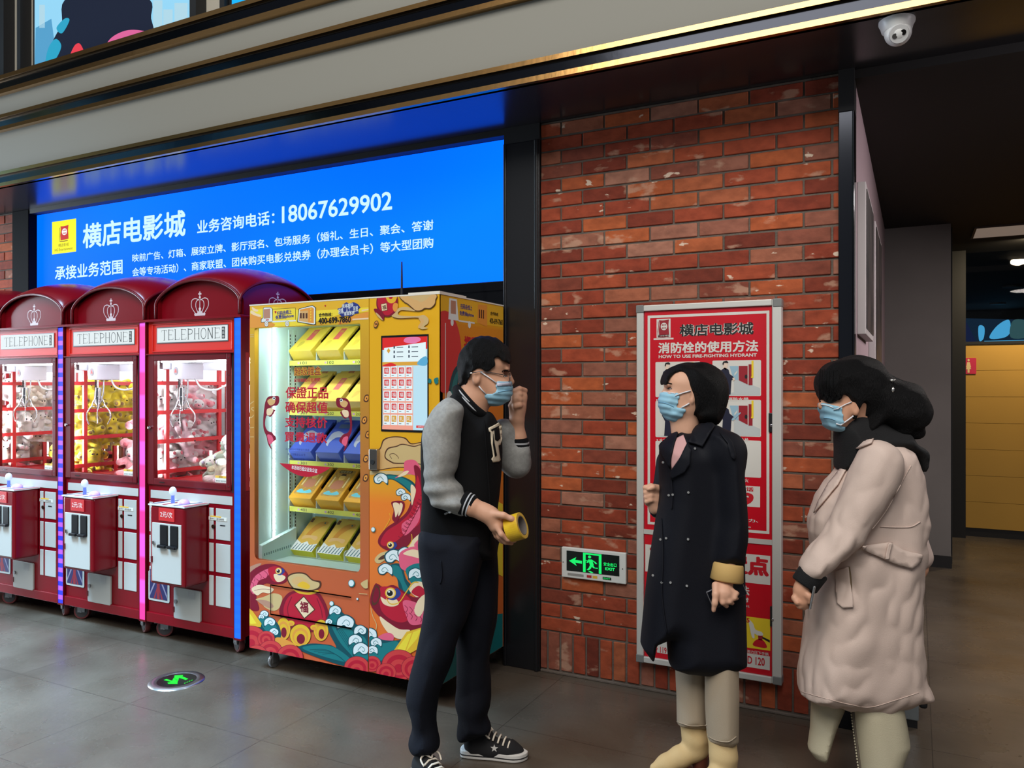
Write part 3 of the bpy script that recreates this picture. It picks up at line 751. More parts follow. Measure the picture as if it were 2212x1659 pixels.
mb.obj('symbol', glow('floor_green', (20, 250, 50), 1.1), fd)

# ------------------------------------------------------------------ dome security camera under the fascia
cp = onZ(1936, 22, SOF)
sc_ = empty('security_camera', (cp.x, FY + 0.075, SOF), 0, 'white turret security camera on the black ceiling', 'security camera')
Mw = mat('camera_white', (226, 226, 224), 0.35)
mb = MB(); mb.lathe([(0.0, 0.0), (0.066, 0.0), (0.066, -0.010), (0.060, -0.022), (0.055, -0.040), (0.040, -0.052), (0.0, -0.052)]); mb.obj('base', Mw, sc_, smooth=True)
dv = Vector((0.10, -0.80, -0.42)).normalized(); c0 = Vector((0.004, -0.006, -0.050))
mb = MB(); mb.ball(c0, 0.050, 16); mb.obj('housing', Mw, sc_, smooth=True)
ux = dv.cross(Vector((0, 0, 1))).normalized(); uy = ux.cross(dv)
mb = MB(); mb.cyl(c0 + dv * 0.032, c0 + dv * 0.046, 0.037, 0.034, 28); mb.obj('face_plate', mat('camera_face', (205, 205, 205), 0.4), sc_)
mb = MB(); mb.cyl(c0 + dv * 0.040 - ux * 0.014 + uy * 0.004, c0 + dv * 0.0485 - ux * 0.014 + uy * 0.004, 0.0105, n=20); mb.obj('lens', mat('lens_black', (10, 10, 12), 0.1), sc_)
mb = MB(); mb.cyl(c0 + dv * 0.040 + ux * 0.015 - uy * 0.006, c0 + dv * 0.0485 + ux * 0.015 - uy * 0.006, 0.0095, n=20); mb.obj('infrared_lamp', mat('lamp_silver', (120, 120, 122), 0.2, metal=0.8), sc_)

# ------------------------------------------------------------------ steel bin at the corridor mouth
bn = empty('steel_bin', (-0.09, 4.10, 0), 0, 'slim stainless steel bin with black base behind the beige trench coat', 'bin')
mb = MB(); mb.box(-0.10, 0.10, -0.09, 0.09, 0.035, 0.655); mb.obj('body', mat('bin_steel', (176, 188, 194), 0.28, metal=0.85), bn, bevel=0.006)
mb = MB(); mb.box(-0.094, 0.094, -0.084, 0.084, 0, 0.036); mb.obj('base', M_blackmatt, bn)
mb = MB(); mb.box(-0.103, 0.103, -0.093, 0.093, 0.655, 0.672); mb.obj('lid', mat('lid_steel', (120, 126, 130), 0.3, metal=0.9), bn, bevel=0.005)
mb = MB(); mb.lathe([(0.0, 0.672), (0.07, 0.672), (0.072, 0.70), (0.06, 0.73), (0.03, 0.745), (0.0, 0.748)]); mb.obj('ash_bowl', M_black, bn, smooth=True)
for (x1, z0, z1) in ((0.135, 0.08, 0.12), (0.125, 0.20, 0.25)):
    mb = MB(); mb.box(0.10, x1, -0.05, 0.05, z0, z1); mb.obj('bracket', M_blackmatt, bn, bevel=0.012, seg=3)
# ------------------------------------------------------------------ red telephone-box claw machines
M_red = mat('red_lacquer', (124, 8, 22), 0.25, spec=0.4)
M_redk = mat('dark_red_lacquer', (102, 9, 19), 0.32, spec=0.35)
M_redb = mat('bright_red_board', (222, 44, 30), 0.4)
M_cream = mat('cream_board', (190, 188, 180), 0.45)
M_steel = mat('chrome', (200, 200, 204), 0.15, metal=1.0)
M_greym = mat('grey_metal', (150, 150, 152), 0.4, metal=0.7)
M_glass = glass('clear_glass')
M_white_in = mat('white_lining', (232, 236, 238), 0.6)
M_sheet = glow('lit_white_sign', (226, 236, 238), 1.0)
M_tube = glow('cabinet_lamp', (244, 250, 255), 18.0)
def led_mat(name, c1, c2, scale, strength):
    m = bpy.data.materials.new(name); m.use_nodes = True; nt = m.node_tree; b = nt.nodes['Principled BSDF']
    tc = nt.nodes.new('ShaderNodeTexCoord'); wv = nt.nodes.new('ShaderNodeTexWave'); wv.bands_direction = 'Z'; wv.inputs['Scale'].default_value = scale
    r = nt.nodes.new('ShaderNodeValToRGB'); r.color_ramp.elements[0].position = 0.4; r.color_ramp.elements[1].position = 0.6
    r.color_ramp.elements[0].color = lin(c1); r.color_ramp.elements[1].color = lin(c2)
    nt.links.new(tc.outputs['Object'], wv.inputs['Vector']); nt.links.new(wv.outputs['Fac'], r.inputs[0]); nt.links.new(r.outputs[0], b.inputs['Emission Color'])
    b.inputs['Emission Strength'].default_value = strength; b.inputs['Base Color'].default_value = (0.02, 0.02, 0.02, 1); b.inputs['Specular IOR Level'].default_value = 0.1
    return m
LEDS = [led_mat('led_white', (200, 200, 255), (180, 190, 255), 3, 1.0), led_mat('led_violet', (34, 48, 252), (168, 84, 250), 5.2, 1.5), led_mat('led_pink', (214, 84, 214), (240, 48, 150), 1.1, 1.5), led_mat('led_blue', (0, 92, 255), (2, 98, 255), 6, 1.5)]
# serif capitals of the TELEPHONE board, stroke by stroke (unit box)
SER = {'T': [[(.5, 0), (.5, 1)], [(0, .96), (1, .96)]], 'E': [[(.15, 0), (.15, 1)], [(.15, .96), (.95, .96)], [(.15, .5), (.75, .5)], [(.15, .04), (.98, .04)]],
       'L': [[(.15, 0), (.15, 1)], [(.15, .04), (.98, .04)]], 'P': [[(.15, 0), (.15, 1)], [(.15, .96), (.6, .95), (.88, .86), (.92, .72), (.85, .58), (.6, .5), (.15, .49)]],
       'H': [[(.12, 0), (.12, 1)], [(.88, 0), (.88, 1)], [(.12, .5), (.88, .5)]], 'N': [[(.12, 0), (.12, 1)], [(.12, 1), (.88, 0)], [(.88, 0), (.88, 1)]],
       'O': [[(.5 + .46 * math.cos(2 * PI * k / 20), .5 + .5 * math.sin(2 * PI * k / 20)) for k in range(21)]]}
FOOT = {'T': [(.5, 0)], 'E': [(.15, 0), (.15, 1)], 'L': [(.15, 0), (.15, 1)], 'P': [(.15, 0), (.15, 1)], 'H': [(.12, 0), (.12, 1), (.88, 0), (.88, 1)], 'N': [(.12, 0), (.12, 1), (.88, 1)], 'O': []}
def serif_word(mb, word, u0, u1, v0, v1, put, d=0.001):
    n = len(word); cw = (u1 - u0) / n; hh = v1 - v0
    for i, ch in enumerate(word):
        f = lambda p: (u0 + cw * (i + 0.09 + 0.82 * p[0]), v0 + hh * p[1])
        for st in SER[ch]:
            P = [f(p) for p in st]; vert = abs(st[0][0] - st[-1][0]) < 0.01 and len(st) == 2
            diag = ch == 'N' and st[0] == (.12, 1)
            mb.flat(ribbon(P, hh * (0.085 if vert or diag else (0.06 if ch == 'O' or len(st) > 2 else 0.035))), lambda u, v, dd: put(u, v, d))
        for p in FOOT[ch]:
            q = f(p); mb.flat([(q[0] - cw * 0.13, q[1] - hh * 0.015), (q[0] + cw * 0.13, q[1] - hh * 0.015), (q[0] + cw * 0.13, q[1] + hh * 0.015), (q[0] - cw * 0.13, q[1] + hh * 0.015)], lambda u, v, dd: put(u, v, d * 1.2))
        if ch in 'TEL':
            ends = {'T': [(0, .96, -1), (1, .96, -1)], 'E': [(.95, .96, -1), (.98, .04, 1)], 'L': [(.98, .04, 1)]}[ch]
            for ex_, ey_, sg in ends:
                q = f((ex_, ey_)); mb.flat([(q[0] - cw * 0.015, q[1]), (q[0] + cw * 0.02, q[1]), (q[0] + cw * 0.02, q[1] + sg * hh * 0.2), (q[0] - cw * 0.01, q[1] + sg * hh * 0.16)], lambda u, v, dd: put(u, v, d * 1.3))

MW, MD = 0.807, 0.64
def claw_machine():
    t = empty('claw_machine')
    F = lambda Y: (lambda u, v, d: (u, Y - d, v))
    # lower cabinet
    mb = MB(); mb.box(0.006, 0.748, 0, MD, 0.112, 0.955); mb.box(0.748, 0.801, 0.02, MD, 0.112, 0.955); mb.box(0.0, 0.75, -0.012, 0.02, 0.104, 0.165)
    mb.obj('cabinet', M_red, t, bevel=0.004)
    mb = MB(); mb.box(0.03, 0.722, -0.003, 0.01, 0.868, 0.917); mb.obj('front_band', M_cream, t)
    for (x0, x1) in ((0.018, 0.045), (0.535, 0.571), (0.590, 0.706)):
        for (z0, z1) in ((0.66, 0.842), (0.470, 0.637), (0.272, 0.446)):
            mb = MB(); mb.box(x0, x1, -0.004, 0.01, z0, z1); mb.obj('white_panel', M_cream, t, bevel=0.0015, seg=1)
    mb = MB(); mb.box(0.535, 0.680, -0.006, -0.003, 0.772, 0.792, 0); mb.box(0.548, 0.635, -0.0066, -0.003, 0.790, 0.797, 1)
    letters(mb, '投币口 请勿摇晃', 0.545, 0.66, 0.775, 0.787, F(-0.0062), m=2); mb.obj('notice_sticker', [mat('sticker_white', (232, 228, 214), 0.5), mat('sticker_yellow', (236, 186, 60), 0.5), mat('ink', (26, 24, 24), 0.6)], t)
    mb = MB(); mb.cyl((0.572, -0.010, 0.735), (0.572, 0, 0.735), 0.011); mb.obj('lock', mat('brass_dark', (96, 76, 60), 0.3, metal=0.9), t)
    mb = MB(); mb.box(0.625, 0.668, -0.006, 0, 0.741, 0.749); mb.obj('coin_slot', M_blackmatt, t, bevel=0.003)
    # side and back walls of the upper case, floor, ceiling
    mb = MB(); mb.box(0.008, 0.80, 0.615, MD, 0.955, 1.96); mb.box(0.02, 0.79, 0.03, 0.62, 1.72, 1.745); mb.obj('case_lining', M_white_in, t)
    mb = MB(); mb.box(0.02, 0.79, 0.03, 0.62, 0.950, 0.962); mb.obj('case_floor', mat('case_floor_red', (178, 40, 48), 0.4), t)
    mb = MB()
    for x in (0.003, ):
        for (y0, y1) in ((0.0, 0.03), (0.115, 0.14), (0.535, 0.56), (0.61, MD)): mb.box(x, x + 0.02, y0, y1, 0.955, 1.75)
        for z in (0.96, 1.017, 1.207, 1.390, 1.574, 1.735): mb.box(x + 0.001, x + 0.019, 0.0, MD, z - 0.012, z + 0.012)
    mb.obj('side_grille', mat('red_bars', (166, 30, 34), 0.4), t)
    for nm, x in (('side_glass', 0.012), ('side_glass', 0.795)):
        mb = MB(); mb.poly([(x, 0.02, 0.96), (x, 0.615, 0.96), (x, 0.615, 1.74), (x, 0.02, 1.74)]); mb.obj(nm, M_glass, t)
    # front door with its window
    mb = MB()
    for q in ((0.012, 0.066, 0.951, 1.747), (0.679, 0.716, 0.951, 1.747), (0.066, 0.679, 0.951, 0.990), (0.066, 0.679, 1.709, 1.747)): mb.box(q[0], q[1], -0.010, 0.02, q[2], q[3])
    door = mb.obj('door', M_redk, t, bevel=0.003)
    mb = MB(); mb.poly([(0.06, 0.004, 0.985), (0.685, 0.004, 0.985), (0.685, 0.004, 1.712), (0.06, 0.004, 1.712)]); mb.obj('door_glass', M_glass, door)
    mb = MB(); mb.lathe([(0.0, -0.028), (0.010, -0.026), (0.012, -0.018), (0.008, -0.012), (0.008, -0.008), (0.0, -0.008)], (0.040, 0, 1.30), 'y'); mb.obj('handle', M_steel, door, smooth=True)
    mb = MB(); mb.box(0.12, 0.165, -0.014, -0.008, 0.968, 0.973); mb.obj('latch', M_steel, door)
    for z in (0.975, 1.13, 1.30, 1.46, 1.62, 1.72):
        mb = MB(); mb.cyl((0.70, -0.0125, z), (0.70, -0.009, z), 0.0035, n=10); mb.obj('screw', M_steel, door)
    mb = MB(); mb.box(0.585, 0.676, -0.0018, 0.003, 0.993, 1.033, 0); mb.box(0.585, 0.676, -0.0024, 0.003, 1.020, 1.033, 1)
    letters(mb, '请勿拍打 爱护机器', 0.59, 0.67, 0.998, 1.008, F(-0.002), m=2); letters(mb, '提示', 0.615, 0.645, 1.022, 1.031, F(-0.0026), m=2)
    mb.obj('notice_sticker', [MATS['sticker_white'], MATS['sticker_yellow'], MATS['ink']], door)
    mb = MB(); mb.box(0.718, 0.742, -0.002, 0.01, 0.94, 1.75); mb.obj('door_gap', M_blackmatt, t)
    for q in ((0.000, 0.012, -0.004, 0.02, 0.955, 1.75), (0.742, 0.75, -0.006, 0.02, 0.92, 1.75), (0.75, 0.801, 0.02, 0.05, 0.955, 1.95)):
        mb = MB(); mb.box(*q); mb.obj('door_post', M_redk, t)
    # lintel with the telephone board
    mb = MB(); mb.box(0.008, 0.748, 0.0, 0.05, 1.749, 1.950, 0); mb.box(0.008, 0.801, 0.05, MD, 1.749, 1.950, 0)
    lt = mb.obj('lintel', M_redb, t)
    mb = MB()
    for q in ((0.045, 0.725, 1.762, 1.770), (0.045, 0.725, 1.930, 1.938), (0.045, 0.053, 1.77, 1.93), (0.717, 0.725, 1.77, 1.93)): mb.box(q[0], q[1], -0.006, 0.002, q[2], q[3])
    mb.obj('moulding', mat('red_moulding', (206, 34, 28), 0.35), lt, bevel=0.003)
    mb = MB(); mb.box(0.086, 0.690, -0.004, 0.002, 1.816, 1.914); mb.obj('board_edge', mat('alu_edge', (150, 158, 160), 0.3, metal=0.8), lt)
    mb = MB(); mb.flat([(0.091, 1.821), (0.687, 1.821), (0.687, 1.909), (0.091, 1.909)], F(-0.0048)); mb.obj('board', M_sheet, lt)
    mb = MB(); serif_word(mb, 'TELEPHONE', 0.128, 0.632, 1.834, 1.897, F(-0.0052)); mb.obj('lettering', MATS['ink'], lt)
    mb = MB(); mb.flat([(0.641, 1.831), (0.666, 1.831), (0.666, 1.900), (0.641, 1.900)], F(-0.0052), 0, 0)
    for k, ch in enumerate('电话亭'): letters(mb, ch, 0.645, 0.662, 1.879 - 0.0225 * k, 1.896 - 0.0225 * k, F(-0.0056), m=1)
    mb.obj('small_lettering', [MATS['ink'], M_sheet], lt)
    mb = MB(); mb.box(-0.004, 0.805, -0.022, MD, 1.948, 1.964); mb.box(0.0, 0.746, -0.016, 0.0, 1.745, 1.754); mb.obj('cornice', M_red, t, bevel=0.003)
    # LED column on the right corner
    mb = MB(); mb.box(0.750, 0.801, -0.014, 0.018, 0.112, 1.944); mb.obj('led_strip', LEDS[3], t)
    mb = MB(); mb.box(0.746, 0.7495, -0.016, 0.018, 0.106, 1.948); mb.box(0.8015, 0.805, -0.016, 0.018, 0.106, 1.948); mb.box(0.746, 0.805, -0.016, 0.018, 0.100, 0.111); mb.obj('led_channel', M_redk, t)
    # sail-domed roof with an arched pediment and crown on each open side
    xc, hw, zs, zp = 0.435, 0.352, 2.045, 2.180; yc, hy = 0.310, 0.318
    def arch(s_): return (zp - zs) * max(0.0, 1 - s_ * s_) ** 0.62
    N = 24; ts = [-math.cos(PI * i / N) for i in range(N + 1)]
    def ped(put, half, cen, name):
        mb = MB(); mb.flat([(cen - half, 1.964), (cen + half, 1.964)] + [(cen + half * q, zs + arch(q)) for q in reversed(ts)], put); mb.obj(name, M_red, t)
    ped(F(0.022), hw, xc, 'pediment'); ped(lambda u, v, d: (0.770 + d, u, v), hy, yc, 'pediment'); ped(lambda u, v, d: (0.100 + d, u, v), hy, yc, 'pediment')
    vv = []; ff = []
    for b_ in ts:
        for a in ts: vv.append((xc + hw * a, yc + hy * b_, zs + 0.014 + (arch(a) ** 1.3 + arch(b_) ** 1.3) ** (1 / 1.3)))
    for j in range(N):
        for i in range(N): a = j * (N + 1) + i; ff.append((a, a + 1, a + N + 2, a + N + 1))
    mb = MB(); mb.add(vv, ff); mb.obj('roof', M_red, t, smooth='all')
    mb = MB(); mb.poly([(xc - hw, yc + hy, 1.964), (xc - hw, yc + hy, zs + 0.02)] + [(xc + hw * q, yc + hy, zs + 0.014 + arch(q)) for q in ts] + [(xc + hw, yc + hy, 1.964)]); mb.obj('roof_back', M_redk, t)
    mb = MB(); y0 = yc - hy; mb.tube([(xc - hw, y0, 1.966), (xc - hw, y0, zs - 0.005)] + [(xc + hw * q, y0, zs + arch(q) + 0.006) for q in ts] + [(xc + hw, y0, zs - 0.005), (xc + hw, y0, 1.966)], 0.0095, 8); mb.obj('roof_rim', M_redk, t, smooth='all')
    for sx in (-1, 1):
        mb = MB(); x0 = xc + sx * hw; mb.tube([(x0, yc + hy, 1.966), (x0, yc + hy, zs - 0.005)] + [(x0, yc - hy * q, zs + arch(q) + 0.006) for q in ts] + [(x0, yc - hy, zs - 0.005)], 0.0095, 8); mb.obj('roof_rim', M_redk, t, smooth='all')
    # crown emblem, front and right side
    def crown(pf, cx_, cz):
        mb = MB()
        def bead(P, r=0.0030):
            for p in P: mb.flat(circ(p[0], p[1], r, n=8), pf)
        mb.flat([(cx_ - 0.043, cz), (cx_ + 0.043, cz), (cx_ + 0.047, cz + 0.012), (cx_ + 0.038, cz + 0.020), (cx_ + 0.026, cz + 0.014), (cx_ + 0.012, cz + 0.030), (cx_, cz + 0.016), (cx_ - 0.012, cz + 0.030), (cx_ - 0.026, cz + 0.014), (cx_ - 0.038, cz + 0.020), (cx_ - 0.047, cz + 0.012)], pf)
        for s_ in (-1, 1):
            bead(spline([(cx_ + s_ * 0.044, cz + 0.022), (cx_ + s_ * 0.070, cz + 0.055), (cx_ + s_ * 0.068, cz + 0.092), (cx_ + s_ * 0.040, cz + 0.104), (cx_ + s_ * 0.006, cz + 0.094)], 7, False))
            bead(spline([(cx_ + s_ * 0.020, cz + 0.026), (cx_ + s_ * 0.034, cz + 0.055), (cx_ + s_ * 0.030, cz + 0.085), (cx_ + s_ * 0.006, cz + 0.098)], 6, False))
        mb.flat([(cx_ - 0.004, cz + 0.016), (cx_ + 0.004, cz + 0.016), (cx_ + 0.010, cz + 0.045), (cx_ + 0.003, cz + 0.050), (cx_ + 0.002, cz + 0.090), (cx_ - 0.002, cz + 0.090), (cx_ - 0.003, cz + 0.050), (cx_ - 0.010, cz + 0.045)], pf)
        mb.flat(circ(cx_, cz + 0.110, 0.008, n=12), pf)
        mb.flat([(cx_ + a, cz + 0.130 + b_) for a, b_ in [(-.003, -.013), (.003, -.013), (.003, -.003), (.013, -.005), (.013, .005), (.003, .003), (.005, .014), (-.005, .014), (-.003, .003), (-.013, .005), (-.013, -.005), (-.003, -.003)]], pf)
        mb.obj('crown_emblem', mat('silver_print', (216, 198, 200), 0.4), t)
    crown(F(0.0215), xc - 0.005, 1.975); crown(lambda u, v, d: (0.7708, u, v), yc, 1.985)
    # control box
    mb = MB(); mb.box(0.235, 0.525, -0.172, 0.0, 0.402, 0.862)
    cb = mb.obj('control_box', M_red, t, bevel=0.016, seg=3)
    mb = MB(); mb.box(0.228, 0.532, -0.176, 0.0, 0.860, 0.868, 0)
    for k, (a, b_, m) in enumerate(((0.24, 0.30, 1), (0.33, 0.36, 2), (0.42, 0.49, 1), (0.50, 0.53, 2))): mb.flat([(a, -0.17), (a + 0.03, -0.17), (b_, -0.005), (b_ - 0.03, -0.005)], lambda u, v, d: (u, v, 0.8686), 0, m)
    mb.obj('control_top', [mat('panel_white', (222, 222, 226), 0.3), mat('panel_navy', (44, 48, 96), 0.3), mat('panel_red', (178, 40, 54), 0.3)], cb)
    mb = MB(); mb.box(0.262, 0.505, -0.177, -0.17, 0.420, 0.762); dr = mb.obj('coin_door', M_cream, cb, bevel=0.003)
    for x0 in (0.335, 0.420):
        mb = MB(); mb.box(x0, x0 + 0.064, -0.184, -0.176, 0.628, 0.754); mb.box(x0 - 0.006, x0 + 0.060, -0.200, -0.176, 0.622, 0.640)
        cs = mb.obj('coin_mechanism', mat('black_plastic', (16, 16, 18), 0.3), dr, bevel=0.004)
    mb = MB(); mb.cyl((0.283, -0.185, 0.645), (0.283, -0.176, 0.645), 0.011); mb.obj('lock', M_steel, dr)
    mb = MB(); mb.box(0.258, 0.270, -0.182, -0.176, 0.53, 0.565); mb.obj('hinge', M_redk, dr)
    mb = MB(); mb.box(0.318, 0.448, -0.1755, -0.171, 0.776, 0.850, 0); letters(mb, '2元/次', 0.332, 0.434, 0.797, 0.832, F(-0.176), bold=0.012, m=1)
    mb.obj('price_label', [mat('label_scarlet', (206, 34, 36), 0.4), mat('label_pale', (240, 214, 204), 0.5)], cb)
    p = Vector((0.345, -0.10, 0.868)); mb = MB(); mb.cyl(p, p + Vector((0, 0, 0.05)), 0.011, 0.009, 14); mb.obj('joystick_stem', glow('stem_glow', (110, 140, 250), 1.0), cb)
    mb = MB(); mb.ball(p + Vector((0, 0, 0.070)), (0.021, 0.021, 0.027), 10); mb.obj('joystick_knob', mat('knob_clear', (214, 226, 240), 0.1, emit=(150, 190, 240), es=0.5), cb, smooth=True)
    mb = MB(); mb.lathe([(0.034, 0.868), (0.034, 0.876), (0.026, 0.888), (0.012, 0.895), (0.0, 0.896)], (0.425, -0.09, 0)); mb.obj('push_button', mat('button_lilac', (196, 170, 236), 0.15, emit=(160, 120, 240), es=0.5), cb, smooth=True)
    # prize flap, lower service door
    mb = MB(); mb.flat(rrect(0.012, 0.200, 0.238, 0.42, 0.012), F(-0.002), 0.003); mb.obj('prize_frame', M_cream, t)
    mb = MB(); mb.box(0.026, 0.182, -0.0065, -0.004, 0.252, 0.43, 0)
    for (pts_, m) in (([(0.09, 0.252), (0.116, 0.252), (0.116, 0.43), (0.09, 0.43)], 1), ([(0.026, 0.262), (0.026, 0.280), (0.09, 0.395), (0.09, 0.37)], 2), ([(0.182, 0.262), (0.182, 0.280), (0.116, 0.395), (0.116, 0.37)], 2), ([(0.06, 0.252), (0.075, 0.252), (0.09, 0.30), (0.09, 0.32)], 1), ([(0.146, 0.252), (0.131, 0.252), (0.116, 0.30), (0.116, 0.32)], 1)):
        mb.flat(pts_, F(-0.0068), 0, m)
    mb.obj('prize_flap', [mat('flap_navy', (48, 48, 92), 0.3), mat('flap_red', (150, 44, 54), 0.3), mat('flap_pale', (150, 140, 160), 0.3)], t)
    mb = MB(); mb.flat(rrect(0.247, 0.474, 0.158, 0.345, 0.012), F(-0.002), 0.012); sd = mb.obj('service_door', mat('silver_door', (176, 178, 174), 0.4, bump=0.1, bscale=400), t, bevel=0.002)
    mb = MB(); mb.cyl((0.270, -0.022, 0.262), (0.270, -0.012, 0.262), 0.012); mb.obj('lock', M_greym, sd)
    mb = MB(); mb.box(0.243, 0.256, -0.018, -0.01, 0.195, 0.228); mb.obj('hinge', M_redk, sd)
    mb = MB(); mb.box(0.37, 0.43, -0.0146, -0.013, 0.29, 0.335); mb.obj('vent', mat('vent_grey', (176, 178, 176), 0.6, bump=0.4, bscale=900), sd)
    # castors
    for (x, y, an) in ((0.075, 0.07, 0.5), (0.70, 0.07, -0.4), (0.075, 0.57, 0.2), (0.70, 0.57, 0.9)):
        cst = bpy.data.objects.new('castor', None); C.objects.link(cst); cst.parent = t; cst.location = (x, y, 0); cst.rotation_euler = (0, 0, an); cst.empty_display_size = 0.05
        mb = MB(); mb.lathe([(0.0, -0.015), (0.050, -0.015), (0.053, -0.010), (0.053, 0.010), (0.050, 0.015), (0.0, 0.015)], (0, 0, 0.0535), 'y'); mb.obj('wheel', mat('wheel_red', (112, 46, 46), 0.5), cst, smooth=True)
        mb = MB(); mb.lathe([(0.0, -0.017), (0.040, -0.017), (0.040, 0.017), (0.0, 0.017)], (0, 0, 0.0535), 'y'); mb.obj('hub', mat('hub_grey', (64, 62, 64), 0.35), cst, smooth=True)
        mb = MB(); mb.box(-0.035, 0.035, -0.03, 0.03, 0.104, 0.112); mb.box(-0.022, 0.026, -0.026, -0.020, 0.05, 0.106); mb.box(-0.022, 0.026, 0.020, 0.026, 0.05, 0.106); mb.cyl((0, -0.028, 0.0535), (0, 0.028, 0.0535), 0.007, n=10)
        mb.box(-0.065, -0.025, -0.014, 0.014, 0.085, 0.09); mb.obj('fork', M_greym, cst)
    # gantry and claw
    gx, gy = 0.142, 0.135
    mb = MB(); mb.box(gx - 0.042, gx + 0.045, gy - 0.045, gy + 0.13, 1.598, 1.700); gb = mb.obj('carriage', mat('carriage_grey', (178, 174, 184), 0.4), t, bevel=0.004)
    mb = MB(); mb.box(0.02, 0.79, gy + 0.02, gy + 0.05, 1.702, 1.722); mb.box(gx - 0.075, gx - 0.045, 0.03, 0.60, 1.66, 1.72); mb.obj('rail', mat('rail_grey', (170, 168, 178), 0.35, metal=0.3), t, bevel=0.002)
    mb = MB(); mb.flat(circ(gx, 1.650, 0.020, 0.026), F(gy - 0.046), 0.001, 0); mb.flat([(gx - 0.011, 1.640), (gx + 0.011, 1.640), (gx, 1.664)], F(gy - 0.048), 0.0005, 1); mb.obj('badge', [mat('badge_grey', (120, 116, 124), 0.4), mat('badge_red', (214, 62, 58), 0.4)], gb)
    cl = bpy.data.objects.new('claw', None); C.objects.link(cl); cl.parent = t; cl.empty_display_size = 0.05
    mb = MB(); mb.cyl((gx, gy, 1.60), (gx, gy, 1.54), 0.004, n=8); mb.lathe([(0.0, 1.545), (0.018, 1.545), (0.020, 1.52), (0.020, 1.49), (0.023, 1.488), (0.023, 1.47), (0.018, 1.468), (0.018, 1.445), (0.010, 1.43), (0.006, 1.40), (0.0, 1.40)], (gx, gy, 0)); mb.obj('claw_body', M_steel, cl, smooth=True)
    for k in range(3):
        a = 0.5 + 2 * PI * k / 3; u = Vector((math.cos(a), math.sin(a), 0)); p0 = Vector((gx, gy, 0))
        P = [p0 + u * r_ + Vector((0, 0, z)) for r_, z in spline([(0.018, 1.475), (0.034, 1.455), (0.045, 1.425), (0.062, 1.405), (0.080, 1.375), (0.080, 1.335), (0.062, 1.300)], 4, False)]
        mb = MB(); mb.tube(P, 0.0042, 8); mb.tube([p0 + u * 0.010 + Vector((0, 0, 1.408)), p0 + u * 0.045 + Vector((0, 0, 1.425))], 0.0035, 6); mb.obj('claw_prong', M_steel, cl, smooth='all')
    mb = MB(); mb.tube([(gx - 0.026 + 0.006 * math.cos(i * 1.2), gy + 0.006 * math.sin(i * 1.2), 1.60 - 0.0016 * i) for i in range(90)], 0.0022, 5); mb.obj('coil_cord', mat('cord_black', (18, 18, 20), 0.4), cl, smooth='all')
    mb = MB(); mb.tube(spline([(gx - 0.03, gy + 0.02, 1.60), (gx - 0.045, gy + 0.01, 1.52), (gx - 0.035, gy, 1.45), (gx, gy, 1.43), (gx + 0.035, gy, 1.46), (gx + 0.040, gy + 0.01, 1.53), (gx + 0.03, gy + 0.02, 1.60)], 6, False), 0.0042, 8); mb.obj('hose', mat('hose_grey', (166, 166, 170), 0.3, metal=0.4), cl, smooth='all')
    mb = MB(); mb.tube(spline([(gx + 0.05, gy + 0.06, 1.60), (gx + 0.12, gy + 0.05, 1.545), (gx + 0.24, gy + 0.06, 1.535), (gx + 0.36, gy + 0.08, 1.60), (gx + 0.44, gy + 0.1, 1.71)], 8, False), 0.006, 8); mb.obj('cable', mat('cable_white', (196, 196, 198), 0.35), t, smooth='all')
    # lamp tubes under the case ceiling, added fill strips, glass chute
    mb = MB(); mb.box(0.08, 0.67, 0.030, 0.060, 1.700, 1.712); mb.box(0.08, 0.72, 0.50, 0.56, 1.708, 1.718); mb.obj('lamp_tube', M_tube, t)
    for x, z0, nm, st in ((0.028, 1.02, 'corner_fill_white', 30), (0.702, 0.99, 'corner_fill_bright', 135)):  # fill strips hidden behind the door frame, added to brighten the toys
        mb = MB(); mb.box(x, x + 0.02, 0.022, 0.028, z0, 1.66); mb.obj('corner_fill', glow(nm, (244, 250, 255), st), t)
    for x in (0.034, 0.750):  # extra strips added by the side glass to brighten the neighbouring toys
        mb = MB(); mb.box(x, x + 0.016, 0.07, 0.57, 1.706, 1.716); mb.obj('side_fill', glow('side_fill_white', (244, 250, 255), 12), t)
    mb = MB()
    for q in ([(0.30, 0.03), (0.30, 0.24)], [(0.30, 0.24), (0.02, 0.24)]):
        (xa, ya), (xb, yb) = q; mb.poly([(xa, ya, 0.962), (xb, yb, 0.962), (xb, yb, 1.15), (xa, ya, 1.15)])
    mb.obj('chute_glass', M_glass, t)
    return t

MX = [-6.650, -5.843, -5.036, -4.229]
proto = claw_machine()
LAB = ['leftmost red telephone claw machine, only its dome in the photo', 'red telephone claw machine with violet blue striped LED column', 'red telephone claw machine with pink LED column', 'red telephone claw machine with plain blue LED column beside the vending machine']
machines = []
for i, x in enumerate(MX):
    m_ = proto if i == 3 else copy_tree(proto)
    machines.append(m_)
for i, m_ in enumerate(machines):
    m_.location = (MX[i], 3.30, 0)
    tag(m_, LAB[i], 'claw machine', 'red telephone claw machines')
    if i != 3:
        for ch in m_.children:
            if ch.name.startswith('led_strip'):
                ch.data = ch.data.copy(); ch.data.materials[0] = LEDS[i % 4]

mb = MB()
for (y0, y1) in ((0.02, 0.045), (0.30, 0.325), (0.60, 0.63)): mb.box(0.790, 0.802, y0, y1, 0.955, 1.75)
for z in (0.96, 1.017, 1.207, 1.390, 1.574, 1.735): mb.box(0.791, 0.801, 0.02, 0.63, z - 0.012, z + 0.012)
mb.obj('side_grille', MATS['red_bars'], machines[3])

